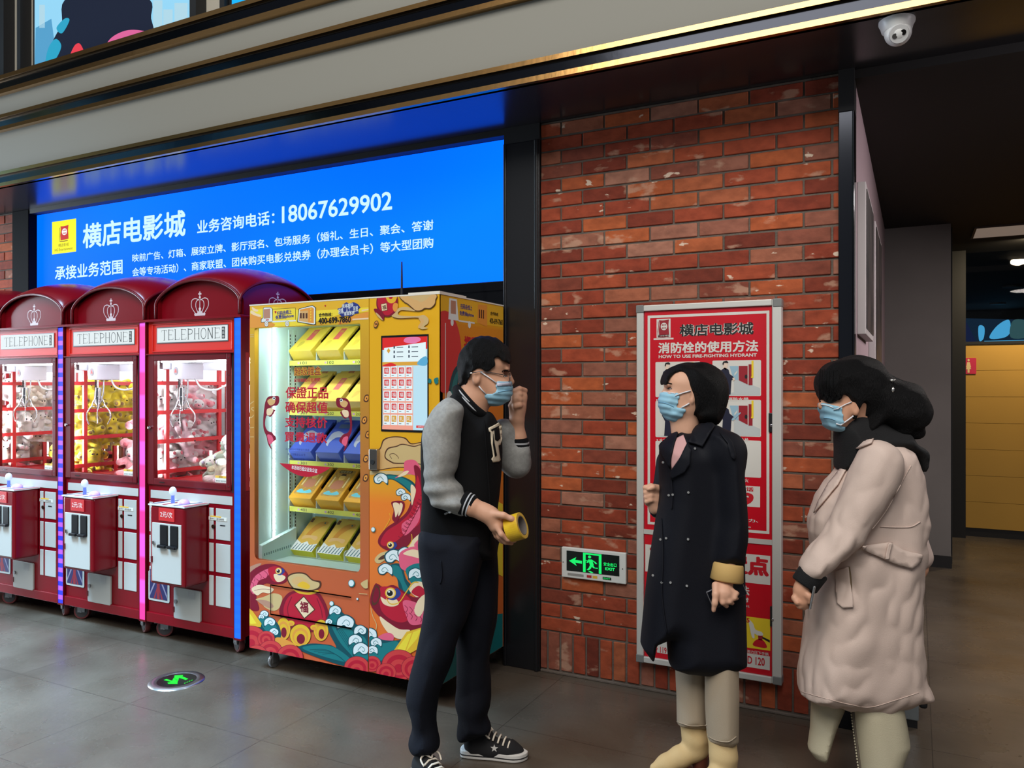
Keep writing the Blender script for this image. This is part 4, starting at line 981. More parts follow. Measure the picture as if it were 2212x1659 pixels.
# ------------------------------------------------------------------ plush toys
def fur(name, col, c2=None): return mat(name, col, 0.9, bump=0.5, bscale=260, sheen=0.5, col2=c2, vscale=5)
def plush_mesh(kind):
    s = Soft()
    s.ell((0, 0, 0.055), (0.046, 0.040, 0.052), 0.02)                    # sitting body
    s.ell((0, -0.004, 0.128), (0.054, 0.046, 0.046), 0.016)              # head
    for a in (-1, 1):
        s.cap((a * 0.036, -0.008, 0.085), (a * 0.066, -0.034, 0.066), 0.017, 0.017, 0.014)
        s.cap((a * 0.026, -0.020, 0.020), (a * 0.040, -0.062, 0.016), 0.021, 0.022, 0.014)
        if kind == 'bear': s.ell((a * 0.042, 0.004, 0.168), (0.020, 0.012, 0.020), 0.008)
        elif kind == 'rabbit': s.cap((a * 0.024, 0.004, 0.165), (a * 0.040, 0.012, 0.225), 0.014, 0.017, 0.01)
        else: s.cap((a * 0.040, 0.004, 0.160), (a * 0.080, 0.006, 0.150), 0.015, 0.024, 0.01)
    s.ell((0, -0.046, 0.118), (0.022, 0.014, 0.016), 0.010)
    return s.mesh(0.0048)
PL = {k: plush_mesh(k) for k in ('bear', 'rabbit', 'lop')}
def plush_proto(kind, fm_, face=None, ear=None):
    P, Q = PL[kind]; o = skin_obj('plush_toy', P, Q, fm_)
    mb = MB()
    for a in (-1, 1): mb.ball((a * 0.021, -0.045, 0.136), (0.0055, 0.004, 0.0065), 6)
    mb.ball((0, -0.060, 0.124), (0.006, 0.004, 0.0045), 6); mb.obj('face', mat('bead_black', (18, 16, 18), 0.2), o, smooth=True)
    if face is not None:
        mb = MB(); mb.ball((0, -0.018, 0.128), (0.046, 0.036, 0.038), 10); mb.obj('muzzle', face, o, smooth=True)
    if ear is not None:
        mb = MB()
        for a in (-1, 1):
            c = {'bear': (a * 0.042, -0.006, 0.168), 'rabbit': (a * 0.034, -0.002, 0.200), 'lop': (a * 0.064, -0.012, 0.152)}[kind]
            mb.ball(c, {'bear': (0.012, 0.005, 0.012), 'rabbit': (0.009, 0.006, 0.024), 'lop': (0.014, 0.007, 0.012)}[kind], 6)
            mb.ball((a * 0.040, -0.082, 0.018), (0.012, 0.005, 0.012), 6)
        mb.obj('ears_and_pads', ear, o, smooth=True)
    return o
F_white = fur('fur_white', (236, 228, 226)); F_cream = fur('fur_cream', (232, 214, 196)); F_yellow = fur('fur_yellow', (236, 208, 36)); F_brown = fur('fur_brown', (150, 116, 66))
F_pink = fur('fur_pink', (236, 150, 158)); F_rose = fur('fur_rose', (226, 106, 120)); F_palep = fur('fur_pale_pink', (238, 196, 204)); F_past = fur('fur_pastel', (226, 226, 164), (226, 200, 222)); F_lilac = fur('fur_lilac', (214, 208, 234)); F_mint = fur('fur_mint', (214, 230, 212))
KINDS = {
    0: [('bear', F_white, None, F_palep), ('bear', F_cream, None, F_white), ('lop', F_white, None, F_palep)],
    1: [('bear', F_yellow, None, F_brown), ('lop', F_yellow, None, F_brown)],
    2: [('lop', F_pink, F_white, F_rose), ('rabbit', F_palep, F_white, F_rose), ('lop', F_white, None, F_rose)],
    3: [('rabbit', F_past, None, F_palep), ('lop', F_mint, F_white, F_lilac), ('bear', F_lilac, F_white, F_past)]}
NAMES = {0: ['white bear plush toy with pale pink ear pads', 'cream bear plush toy with white ear pads', 'white long eared plush toy with pale pink pads'], 1: ['yellow plush toy with round brown padded ears', 'yellow plush toy with drooping brown padded ears'], 2: ['pink drop eared plush toy with white face', 'pale pink upright eared plush toy with white face', 'white drop eared plush toy with rose pads'], 3: ['pastel yellow and lilac rabbit plush toy', 'mint drop eared plush toy with white face', 'lilac bear plush toy with white face']}
WHERE = {0: 'leftmost claw machine', 1: 'violet striped claw machine', 2: 'pink column claw machine', 3: 'blue column claw machine'}
def piled(mi, spots):
    protos = [plush_proto(*k) for k in KINDS[mi]]; used = [False] * len(protos); R_ = random.Random(40 + mi)
    for n_, (x, y, z, rz, sc, kk) in enumerate(spots):
        k = kk if kk is not None else R_.randrange(len(protos))
        o = protos[k] if not used[k] else copy_tree(protos[k]); used[k] = True
        o.location = (MX[mi] + x, 3.30 + y, z); o.rotation_euler = (R_.uniform(-0.5, 0.3), R_.uniform(-0.5, 0.5), rz); o.scale = (sc,) * 3
        tag(o, NAMES[mi][k] + ' piled inside the ' + WHERE[mi], 'plush toy', 'plush toys in the ' + WHERE[mi])
def wall_spots(seed, y0=0.15, top=1.60, n=5):
    R_ = random.Random(seed); S = []
    rows = int((top - 0.962) / 0.118)
    for r_ in range(rows):
        for c in range(n):
            y = y0 + (0.60 - y0) * (c + 0.5 * (r_ % 2)) / n + R_.uniform(-0.02, 0.02)
            if y > 0.57: continue
            S.append((0.715 + R_.uniform(-0.02, 0.015), y, 0.965 + r_ * 0.118 + R_.uniform(-0.012, 0.012), PI / 2 + R_.uniform(-0.9, 0.5), R_.uniform(0.95, 1.15), None))
    return S
def floor_spots(seed, pts):
    R_ = random.Random(seed); return [(x, y, z, R_.uniform(-0.7, 0.9), sc, k) for x, y, z, sc, k in pts]
piled(0, wall_spots(1, n=4))
piled(1, wall_spots(2, 0.15, 1.66, 5) + floor_spots(3, [(0.60, 0.15, 0.962, 1.25, 0), (0.50, 0.25, 0.962, 1.1, 1)]))
piled(2, wall_spots(4, 0.15, 1.66, 5) + floor_spots(5, [(0.48, 0.155, 0.962, 1.35, 0), (0.625, 0.14, 0.962, 1.2, 2), (0.59, 0.24, 1.05, 1.2, 2), (0.40, 0.33, 0.962, 1.1, 1)]))
piled(3, wall_spots(6, 0.22, 1.35, 3) + floor_spots(7, [(0.46, 0.16, 0.962, 1.15, 0), (0.60, 0.14, 0.962, 1.2, 0), (0.64, 0.20, 1.06, 1.2, 0), (0.52, 0.28, 0.97, 1.2, 1), (0.67, 0.13, 1.13, 1.1, 2), (0.60, 0.30, 1.10, 1.2, 0), (0.66, 0.26, 1.20, 1.1, 2), (0.36, 0.24, 0.962, 1.0, 1), (0.55, 0.14, 1.10, 1.0, 1)]))
# ------------------------------------------------------------------ yellow printed vending machine
VY, VX0, VX1, VZ0, VZ1, VD = 3.19, -3.262, -2.03, 0.118, 1.998, 0.655
vm = empty('vending_machine', (VX0, VY, 0), 0, 'yellow and orange vending machine printed with red koi and waves', 'vending machine')
def vl(p): return (p[0] - VX0, p[1] - VY, p[2])
def grad_mat(name, stops, rough=0.35):                # printed foil, colours change with height
    m = bpy.data.materials.new(name); m.use_nodes = True; nt = m.node_tree; b = nt.nodes['Principled BSDF']
    tc = nt.nodes.new('ShaderNodeTexCoord'); sx = nt.nodes.new('ShaderNodeSeparateXYZ'); mr = nt.nodes.new('ShaderNodeMapRange')
    mr.inputs['From Min'].default_value = 0.0; mr.inputs['From Max'].default_value = 2.0
    r = nt.nodes.new('ShaderNodeValToRGB'); r.color_ramp.elements[0].position = stops[0][0] / 2; r.color_ramp.elements[0].color = lin(stops[0][1]); r.color_ramp.elements[1].position = stops[-1][0] / 2; r.color_ramp.elements[1].color = lin(stops[-1][1])
    for z, c in stops[1:-1]: e = r.color_ramp.elements.new(z / 2); e.color = lin(c)
    L = nt.links.new; L(tc.outputs['Object'], sx.inputs[0]); L(sx.outputs['Z'], mr.inputs['Value']); L(mr.outputs[0], r.inputs[0]); L(r.outputs[0], b.inputs['Base Color'])
    b.inputs['Roughness'].default_value = rough; return m
M_foilA = grad_mat('foil_door', [(0.1, (206, 92, 52)), (0.6, (190, 92, 52)), (1.0, (176, 100, 50)), (1.5, (190, 134, 46)), (1.9, (216, 170, 40))])
M_foilB = grad_mat('foil_panel', [(0.1, (222, 104, 40)), (0.6, (226, 116, 44)), (0.97, (232, 124, 38)), (1.05, (226, 150, 34)), (1.3, (228, 168, 24)), (2.0, (232, 176, 26))])
M_foilC = grad_mat('foil_side', [(0.1, (206, 100, 50)), (0.9, (214, 120, 44)), (1.5, (206, 118, 40)), (1.86, (216, 140, 36)), (1.9, (232, 176, 26))])
PX0, PX1 = -2.445, VX1
wx0, wx1, wz0, wz1 = -3.226, -2.503, 0.606, 1.872
M_shell = mat('vending_shell', (206, 200, 190), 0.5)
mb = MB(); X0, X1 = 0.0, VX1 - VX0
X2 = X1 - 0.005; mb.box(X0, X2, VD - 0.02, VD, VZ0, VZ1); mb.box(X0, X2, 0.03, VD, VZ1 - 0.05, VZ1); mb.box(X0, X2, 0.03, VD, VZ0, 0.56); mb.box(X0, 0.025, 0.03, VD, VZ0, VZ1); mb.box(PX0 - VX0, X2, 0.03, VD, VZ0, VZ1)
mb.obj('shell', M_shell, vm)
mb = MB(); mb.box(X1 - 0.004, X1, 0.004, VD, VZ0, VZ1 - 0.004); side = mb.obj('side_panel', M_foilC, vm)
mb = MB()
d0, d1 = 0.002, PX0 - VX0 - 0.003; a0, a1 = wx0 - VX0, wx1 - VX0
mb.box(d0, a0, 0, 0.03, VZ0, VZ1 - 0.002); mb.box(a1, d1, 0, 0.03, VZ0, VZ1 - 0.002); mb.box(a0, a1, 0, 0.03, wz1, VZ1 - 0.002); mb.box(a0, a1, 0, 0.03, VZ0, wz0)
for (cx_, cz_, q0) in ((a0, wz0, 0), (a1, wz0, 1), (a0, wz1, 2), (a1, wz1, 3)):
    r_ = 0.036 if q0 < 2 else 0.008; sx = 1 if q0 in (0, 2) else -1; sz = 1 if q0 < 2 else -1
    pts = [(cx_, cz_)] + [(cx_ + sx * r_ * (1 - math.sin(t)), cz_ + sz * r_ * (1 - math.cos(t))) for t in [PI / 2 * k / 6 for k in range(7)]]
    mb.flat(pts, lambda u, v, d: (u, 0.0 - d, v), 0); mb.flat(pts, lambda u, v, d: (u, 0.012, v), 0)
door = mb.obj('display_door', M_foilA, vm)
mb = MB(); mb.box(PX0 - VX0, X1, 0, 0.03, VZ0, VZ1 - 0.002); panel = mb.obj('control_panel', M_foilB, vm)
mb = MB(); mb.box(0, X1, -0.002, 0.02, VZ1 - 0.003, VZ1 + 0.004); mb.box(X1 - 0.003, X1 + 0.003, 0, VD, VZ1 - 0.003, VZ1 + 0.004); mb.box(X1 - 0.18, X1 + 0.002, 0.0, 0.25, VZ1 + 0.003, VZ1 + 0.012); mb.obj('top_edge', mat('edge_white', (224, 220, 208), 0.5), vm)
mb = MB(); mb.poly([(a0, 0.006, wz0), (a1, 0.006, wz0), (a1, 0.006, wz1), (a0, 0.006, wz1)]); vg = mb.obj('window_glass', M_glass, door)

# cold lit inside: mint lining, LED string, perforated rails
M_mint = mat('mint_lining', (196, 226, 224), 0.5)
mb = MB(); mb.box(0.026, 0.040, 0.03, 0.48, 0.56, 1.94); mb.box(0.03, d1 - 0.05, 0.46, 0.48, 0.56, 1.94); mb.box(0.03, d1, 0.03, 0.48, 1.90, 1.94); mb.box(0.03, d1, 0.03, 0.48, 0.555, 0.58); mb.box(d1 - 0.06, d1 - 0.05, 0.03, 0.48, 0.56, 1.94)
mb.obj('lining', M_mint, vm)
led = bpy.data.objects.new('led_string', None); C.objects.link(led); led.parent = vm
mb = MB()
for k in range(66): mb.ball((0.047, 0.138, 0.70 + k * 0.0182), (0.006, 0.0055, 0.0055), 4)
mb.obj('lamp', glow('led_bead', (236, 252, 255), 40), led)
mb = MB(); mb.box(0.039, 0.044, 0.128, 0.148, 0.68, 1.90); mb.obj('carrier', mat('carrier_white', (226, 238, 238), 0.5), led)
mb = MB(); mb.box(0.12, 0.70, 0.05, 0.075, 1.885, 1.897); mb.obj('top_lamp', glow('top_lamp_white', (232, 250, 250), 45), vm)
for y in (0.268, 0.310):
    mb = MB(); mb.box(0.040, 0.045, y - 0.012, y + 0.012, 0.60, 1.88, 0)
    for k in range(60): mb.box(0.045, 0.0456, y - 0.003, y + 0.003, 0.66 + k * 0.02, 0.673 + k * 0.02, 1)
    mb.obj('shelf_rail', [mat('rail_mint', (186, 214, 212), 0.5), M_blackmatt], vm)
mb = MB(); mb.add([(0.04, 0.03, 0.58), (0.04, 0.30, 0.58), (0.04, 0.30, 0.74), (0.04, 0.03, 0.68), (0.062, 0.03, 0.58), (0.062, 0.30, 0.58), (0.062, 0.30, 0.735), (0.062, 0.03, 0.675)], [(4, 5, 6, 7), (3, 7, 6, 2), (0, 4, 7, 3), (5, 1, 2, 6)], 0)
for k in range(13): mb.box(0.062, 0.0626, 0.045 + 0.017 * k, 0.053 + 0.017 * k, 0.618 + 0.001 * k, 0.632 + 0.001 * k, 1)
mb.obj('air_duct', [M_mint, mat('vent_hole', (110, 140, 142), 0.6)], vm)

ZS = [1.687, 1.402, 1.116, 0.850, 0.566]
M_strip = mat('price_strip_green', (206, 212, 92), 0.5)
SYV = 0.258
box_specs = [
    ((240, 208, 74), (214, 90, 96), 'plain', ['yellow gift box with pink label']),
    ((238, 204, 96), (206, 110, 110), 'plain', []),
    ((72, 96, 196), (206, 216, 232), 'blue', []),
    ((240, 178, 52), (150, 90, 60), 'figure', []),
    ((226, 214, 44), (216, 160, 60), 'fish', [])]
COLX = [-3.118, -2.920, -2.722]
def gift_box(kind, col, col2):
    o = bpy.data.objects.new('gift_box', None); C.objects.link(o); o.empty_display_size = 0.05
    w_, l_, h_ = (0.082, 0.255, 0.085) if kind != 'fish' else (0.080, 0.25, 0.062)
    mb = MB(); mb.box(-w_, w_, 0, l_, 0, h_); mb.obj('carton', mat('carton_' + kind + str(col[0]) + str(col[2]), col, 0.4), o, bevel=0.002, seg=1)
    mb = MB(); T = lambda u, v, d: (u, v, h_ + 0.0006 + d); ms = []
    if kind == 'plain':
        mb.flat([(-0.02, 0.10), (0.02, 0.10), (0.02, 0.205), (-0.02, 0.205)], T, 0, 0)
        mb.flat(spline([(-0.04, 0.03), (-0.015, 0.06), (-0.02, 0.09), (-0.045, 0.08)], 5), T, 0, 1)
        mb.flat(spline([(0.02, 0.21), (0.05, 0.235), (0.06, 0.22), (0.035, 0.205)], 5), T, 0, 1)
        letters(mb, '福', -0.012, 0.012, 0.165, 0.19, T, d=0.0004, m=1)
        ms = [mat('box_label' + str(col2[1]), col2, 0.5), mat('box_faint' + str(col[0]), tuple(int(c * 0.88) for c in col), 0.5)]
    elif kind == 'blue':
        mb.flat([(-0.045, 0.20), (0.045, 0.20), (0.045, 0.235), (-0.045, 0.235)], T, 0, 0)
        mb.flat(spline([(-0.055, 0.16), (-0.02, 0.175), (0.03, 0.155), (0.06, 0.16), (0.03, 0.13), (-0.01, 0.12), (-0.03, 0.08), (-0.025, 0.05), (-0.05, 0.07), (-0.06, 0.12)], 5), T, 0, 1)
        ms = [mat('foil_grey', (130, 140, 160), 0.3, metal=0.6), mat('foil_silver', (214, 222, 236), 0.3, metal=0.3)]
    elif kind == 'figure':
        mb.flat(rrect(-0.068, 0.068, 0.03, 0.235, 0.012), T, 0, 0)
        mb.flat(rrect(-0.045, 0.045, 0.212, 0.233, 0.008), lambda u, v, d: T(u, v, 0.0003), 0, 1)
        letters(mb, '超级鲤盒', -0.04, 0.04, 0.215, 0.231, T, d=0.0007, m=2)
        mb.flat(circ(0, 0.175, 0.022), lambda u, v, d: T(u, v, 0.0003), 0, 3); mb.flat(spline([(-0.035, 0.09), (-0.03, 0.145), (0, 0.155), (0.03, 0.145), (0.035, 0.09)], 5), lambda u, v, d: T(u, v, 0.0004), 0, 4)
        mb.flat([(-0.02, 0.19), (0.02, 0.19), (0.014, 0.205), (-0.014, 0.205)], lambda u, v, d: T(u, v, 0.0006), 0, 1)
        for s_ in (-1, 1): mb.flat([(s_ * 0.055, 0.10), (s_ * 0.045, 0.10), (s_ * 0.045, 0.18), (s_ * 0.055, 0.18)], lambda u, v, d: T(u, v, 0.0005), 0, 2)
        mb.flat(spline([(-0.055, 0.05), (-0.03, 0.07), (0, 0.055), (0.03, 0.07), (0.055, 0.05), (0.03, 0.04), (-0.03, 0.04)], 5), lambda u, v, d: T(u, v, 0.0005), 0, 5)
        ms = [mat('fig_gold', (214, 170, 70), 0.5, col2=(190, 140, 80), vscale=60), mat('fig_dark', (70, 46, 40), 0.5), mat('fig_cream', (240, 226, 170), 0.5), mat('fig_face', (240, 206, 120), 0.5), mat('fig_rose', (206, 140, 110), 0.5), mat('fig_cyan', (110, 206, 226), 0.5)]
    else:
        mb.flat([(-w_, 0), (w_, 0), (w_, l_), (-w_, l_)], T, 0, 0)
        mb.flat([(-w_, 0), (w_, 0), (w_, 0.06), (0.03, 0.045), (0, 0.07), (-0.03, 0.05), (-w_, 0.075)], lambda u, v, d: T(u, v, 0.0003), 0, 1)
        for k in range(7): mb.flat([(-0.07 + 0.022 * k, 0.004), (-0.062 + 0.022 * k, 0.004), (-0.055 + 0.022 * k, 0.05), (-0.06 + 0.022 * k, 0.05)], lambda u, v, d: T(u, v, 0.0006), 0, 2)
        mb.flat(spline([(-0.04, 0.10), (-0.03, 0.17), (0.0, 0.215), (0.05, 0.225), (0.06, 0.205), (0.03, 0.18), (0.0, 0.14), (-0.01, 0.10)], 5), lambda u, v, d: T(u, v, 0.0006), 0, 3)
        mb.flat(circ(0.038, 0.212, 0.006, n=10), lambda u, v, d: T(u, v, 0.0009), 0, 2)
        mb.flat(spline([(-0.05, 0.08), (0, 0.095), (0.05, 0.08), (0.045, 0.11), (-0.045, 0.11)], 5), lambda u, v, d: T(u, v, 0.0009), 0, 4)
        mb.flat([(-0.075, 0.21), (-0.055, 0.21), (-0.055, 0.24), (-0.075, 0.24)], lambda u, v, d: T(u, v, 0.0009), 0, 5)
        ms = [mat('fish_bg', (226, 186, 84), 0.5), mat('fish_wave', (232, 240, 240), 0.5), mat('fish_teal', (60, 110, 120), 0.5), mat('fish_body', (214, 150, 60), 0.5), mat('fish_sand', (230, 190, 130), 0.5), mat('fish_seal', (100, 60, 40), 0.5)]
    mb.obj('printed_lid', ms, o); return o
RN = ['top', 'second', 'third', 'fourth', 'bottom']; CN = ['left', 'middle', 'right']
KN = {'plain': 'yellow gift box with pink label', 'blue': 'blue gift box with silver fish', 'figure': 'orange gift box with cartoon print', 'fish': 'lime gift box with golden fish print'}
for r_, zs_ in enumerate(ZS):
    col, col2, kind, _ = box_specs[r_]; pb = gift_box(kind, col, col2); used = 0
    mb = MB(); mb.box(0.060, d1 - 0.06, SYV + 0.004, 0.45, zs_ - 0.010, zs_ - 0.002, 0)
    sh = mb.obj('shelf', mat('shelf_mint', (206, 226, 222), 0.5), vm)
    mb = MB(); mb.box(0.050, d1 - 0.06, SYV - 0.002, SYV + 0.004, zs_ - 0.014, zs_ + 0.014, 0)
    for c in range(3):
        u = COLX[c] - VX0; P_ = lambda a, b_, d: (a, SYV - 0.0024 - d, b_)
        letters(mb, '%d0%d' % (r_ + 1, c + 1), u - 0.012, u + 0.034, zs_ - 0.008, zs_ + 0.008, P_, d=0.0003, m=1)
        mb.flat(circ(u - 0.026, zs_, 0.008, 0.006, 10), P_, 0, 2)
    mb.obj('price_strip', [M_strip, MATS['ink'], mat('strip_mark', (190, 150, 190), 0.5)], sh)
    for c in range(4):
        u = COLX[0] - VX0 - 0.100 + 0.198 * c
        if u > d1 - 0.07: continue
        mb = MB(); mb.flat(rrect(SYV + 0.004, SYV + 0.17, zs_ - 0.006, zs_ + 0.075, 0.02), lambda a, b_, d: (u + d, a, b_), 0.003); mb.obj('divider', mat('divider_white', (216, 230, 226), 0.5), sh)
    for c in range(3):
        for back in (0, 1):
            o = pb if not used else copy_tree(pb); used = 1
            tl = math.radians(39)
            o.location = (COLX[c], VY + SYV + 0.028 + 0.085 * back, zs_ + 0.004 + 0.055 * back); o.rotation_euler = (tl, 0, 0)
            tag(o, '%s, %s column, %s on the %s shelf' % (KN[kind], CN[c], 'behind' if back else 'front', RN[r_]), 'gift box', 'gift boxes on the vending machine shelves')
        u = COLX[c] - VX0; zz = zs_ + 0.105; yy = SYV + 0.075
        mb = MB(); mb.tube(spline([(u - 0.088, yy - 0.03, zz - 0.035), (u - 0.078, yy - 0.015, zz - 0.008), (u - 0.055, yy - 0.008, zz + 0.006), (u - 0.042, yy - 0.02, zz - 0.012)], 4, False), 0.0016, 6); mb.obj('cord', MATS['cord_black'], sh)
        mb = MB(); mb.tube(spline([(u + 0.0, yy - 0.012, zz - 0.008), (u + 0.035, yy - 0.005, zz + 0.008), (u + 0.07, yy - 0.010, zz + 0.004), (u + 0.090, yy - 0.03, zz - 0.022)], 4, False), 0.0016, 6); mb.obj('cord', MATS['cord_black'], sh)

# touch screen
def vp(pts): return [(x - VX0, z) for x, z in pxY(pts, VY - 0.004)]
def vput(k): return lambda u, v, d: (u, -0.0008 - 0.0007 * k, v)
q = vp([(824, 934), (924, 934), (924, 724), (824, 724)]); su0, su1 = q[0][0], q[1][0]
sz0 = onY(826, 929, VY).z; sz1 = onY(826, 728, VY).z
mb = MB(); mb.box(su0 - 0.003, su1 + 0.003, -0.003, 0.01, sz0 - 0.006, sz1 + 0.006); scr = mb.obj('touch_screen', MATS['black_plastic'], panel)
sw, sh_ = su1 - su0, sz1 - sz0
def S(u, v): return (su0 + sw * u, sz0 + sh_ * v)
mb = MB(); k6 = lambda k: (lambda u, v, d: (u, -0.0035 - 0.0005 * k, v))
def R(u0, u1, v0, v1, k, m): mb.flat([S(u0, v0), S(u1, v0), S(u1, v1), S(u0, v1)], k6(k), 0, m)
R(0.02, 0.99, 0.01, 0.99, 0, 0); R(0.02, 0.99, 0.86, 0.99, 1, 1); mb.flat([S(0.06, 0.72), S(0.96, 0.72), S(0.96, 0.93), S(0.06, 0.88)], k6(2), 0, 2)
mb.flat([S(*p) for p in spline([(0.5, 0.94), (0.55, 0.985), (0.8, 0.985), (0.85, 0.95), (0.7, 0.92)], 5)], k6(3), 0, 6)
for i in range(3):
    for j in range(2): R(0.34 + 0.32 * j, 0.48 + 0.32 * j, 0.88 - 0.05 * i, 0.888 - 0.05 * i, 3, 5); R(0.27 + 0.32 * j, 0.30 + 0.32 * j, 0.872 - 0.05 * i, 0.90 - 0.05 * i, 3, 5)
mb.flat([S(0.16, 0.82), S(0.20, 0.85), S(0.16, 0.88), S(0.12, 0.85)], k6(3), 0, 4)
R(0.02, 0.99, 0.69, 0.73, 3, 4); mb.flat([S(*p) for p in spline([(0.02, 0.69), (0.2, 0.72), (0.32, 0.70), (0.3, 0.685), (0.1, 0.68)], 5)], k6(4), 0, 1); mb.flat([S(*p) for p in spline([(0.78, 0.70), (0.86, 0.76), (0.98, 0.78), (0.98, 0.69)], 5)], k6(4), 0, 7)
R(0.03, 0.69, 0.01, 0.68, 1, 3)
for r_ in range(5):
    for c in range(4):
        u = 0.045 + 0.162 * c; v = 0.57 - 0.128 * r_; R(u, u + 0.145, v, v + 0.11, 2, 2); R(u + 0.02, u + 0.125, v + 0.035, v + 0.10, 3, 1 if r_ < 4 else 4)
        letters(mb, '福' if r_ < 4 else '礼', *[S(u + 0.035, 0)[0], S(u + 0.11, 0)[0], S(0, v + 0.045)[1], S(0, v + 0.09)[1]], k6(3.4), m=2); R(u + 0.02, u + 0.07, v + 0.014, v + 0.02, 3, 5)
R(0.02, 0.69, 0.01, 0.045, 4, 3); R(0.76, 0.97, 0.035, 0.06, 3, 1); letters(mb, '立即支付', *[S(0.79, 0)[0], S(0.94, 0)[0], S(0, 0.04)[1], S(0, 0.055)[1]], k6(4), m=2)
mb.obj('display', [glow('scr_bg', (186, 224, 240)), glow('scr_red', (214, 36, 36)), glow('scr_white', (226, 244, 248)), glow('scr_coral', (236, 160, 140)), glow('scr_gold', (214, 160, 60)), glow('scr_ink', (50, 60, 80)), glow('scr_pink', (226, 120, 170)), glow('scr_blue', (90, 170, 210))], scr)
p = onY(813, 992, VY); mb = MB(); mb.box(p.x - VX0 - 0.028, p.x - VX0 + 0.022, -0.026, 0, p.z - 0.052, p.z + 0.052); lk = mb.obj('lock_plate', mat('lock_steel', (170, 160, 150), 0.25, metal=1.0), panel, bevel=0.004)
mb = MB(); mb.lathe([(0, -0.03), (0.012, -0.03), (0.014, -0.026), (0, -0.026)], (p.x - VX0 - 0.004, 0, p.z - 0.012), 'y'); mb.obj('keyhole', M_blackmatt, lk)
# pick-up flap
fa = vp([(585, 1325), (760, 1352), (765, 1290), (585, 1262)])
mb = MB(); F_ = lambda dd: (lambda u, v, d: (u, -dd, v))
fu0, fu1, fz0, fz1 = fa[0][0], fa[1][0], fa[0][1], fa[3][1]
for q in ((fu0, fu1, fz1 - 0.006, fz1, 0), (fu0, fu0 + 0.005, fz0, fz1, 0), (fu0, fu1, fz0 - 0.007, fz0 + 0.001, 1)): mb.flat([(q[0], q[2]), (q[1], q[2]), (q[1], q[3]), (q[0], q[3])], F_(0.0085), 0.002, q[4])
flap_lines = mb.obj('flap_edge', [M_blackmatt, mat('edge_cream', (236, 214, 180), 0.5)], door)
# antenna, feet
mb = MB(); p = onY(868, 640, VY + 0.30); mb.cyl((p.x - VX0, 0.30, VZ1), (p.x - VX0, 0.30, VZ1 + 0.03), 0.010, n=12); mb.cyl((p.x - VX0, 0.30, VZ1 + 0.03), (p.x - VX0, 0.30, VZ1 + 0.225), 0.0075, 0.004, n=10); mb.obj('antenna', M_blackmatt, vm)
for (x, y) in ((0.10, 0.08), (1.13, 0.08), (0.10, 0.58), (1.13, 0.58)):
    mb = MB(); mb.box(x - 0.03, x + 0.03, y - 0.03, y + 0.03, 0.105, 0.12); mb.box(x - 0.014, x - 0.010, y - 0.02, y + 0.02, 0.03, 0.106); mb.box(x + 0.010, x + 0.014, y - 0.02, y + 0.02, 0.03, 0.106); mb.lathe([(0, -0.009), (0.036, -0.009), (0.038, 0), (0.036, 0.009), (0, 0.009)], (x, y, 0.038), 'x'); mb.obj('castor', M_greym, vm)

# ---- printed artwork on the foil
INK = [(186, 22, 48), (128, 12, 40), (226, 92, 120), (236, 208, 168), (22, 116, 118), (8, 74, 82), (222, 230, 228), (228, 178, 44), (84, 48, 30), (206, 60, 60), (14, 14, 18), (44, 56, 130), (206, 176, 120), (214, 170, 110), (240, 214, 60), (226, 150, 60), (182, 134, 110)]
ART = [mat('print_%d' % i, c, 0.38) for i, c in enumerate(INK)]
RED, CRI, PNK, CRM, TEA, TED, WHT, GLD, BRN, SCA, BLK, BLU, TAN, BGE, YEL, ORG, DUS = range(17)
class Art:
    def __init__(s, put, mapf): s.mb = MB(); s.k = 0; s.put = put; s.mapf = mapf; s.cl = None
    def __call__(s, m, pts, smooth=6, step=True):
        P = s.mapf(pts)
        if smooth: P = spline(P, smooth)
        if s.cl: P = clip_poly(P, *s.cl)
        if len(P) < 3: return
        s.k += 1; k = s.k
        s.mb.flat(P, lambda u, v, d: s.put(u, v, 0.0006 + 0.00004 * k), 0, m)
    def line(s, m, pts, w, smooth=True):
        P = s.mapf(pts); P = spline(P, 6, False) if smooth else P; R_ = ribbon(P, w)
        if s.cl: R_ = clip_poly(R_, *s.cl)
        if len(R_) < 3: return
        s.k += 1; k = s.k; s.mb.flat(R_, lambda u, v, d: s.put(u, v, 0.0006 + 0.00004 * k), 0, m)
    def disc(s, m, c, r, ry=None): s(m, [(c[0] + r * math.cos(t), c[1] + (ry or r) * math.sin(t)) for t in [2 * PI * i / 16 for i in range(16)]], 2)
    def word(s, m, txt, a, b_, **k):
        p, q = s.mapf([a, b_]); s.k += 1; letters(s.mb, txt, p[0], q[0], min(p[1], q[1]), max(p[1], q[1]), s.put, d=0.0006 + 0.00004 * s.k, m=m, **k)
def clip_poly(P, x0, x1, y0, y1):
    for ax, lim, sg in ((0, x0, 1), (0, x1, -1), (1, y0, 1), (1, y1, -1)):
        out = []
        for i in range(len(P)):
            a, b_ = P[i - 1], P[i]; ia, ib = sg * (a[ax] - lim) >= 0, sg * (b_[ax] - lim) >= 0
            if ia != ib:
                t = (lim - a[ax]) / (b_[ax] - a[ax]); out.append((a[0] + t * (b_[0] - a[0]), a[1] + t * (b_[1] - a[1])))
            if ib: out.append(b_)
        P = out
        if not P: return []
    return P
z5 = lambda pts: vp([(500 + x / 3.318, 1000 + y / 3.318) for x, y in pts])
z4 = lambda pts: vp([(500 + x / 3.607, 600 + y / 3.607) for x, y in pts])
zt_ = lambda pts: vp([(790 + x / 7.135, 630 + y / 7.135) for x, y in pts])
zb_ = lambda pts: vp([(540 + x / 7.9, 630 + y / 7.9) for x, y in pts])
fput = lambda u, v, d: (u, -d, v)
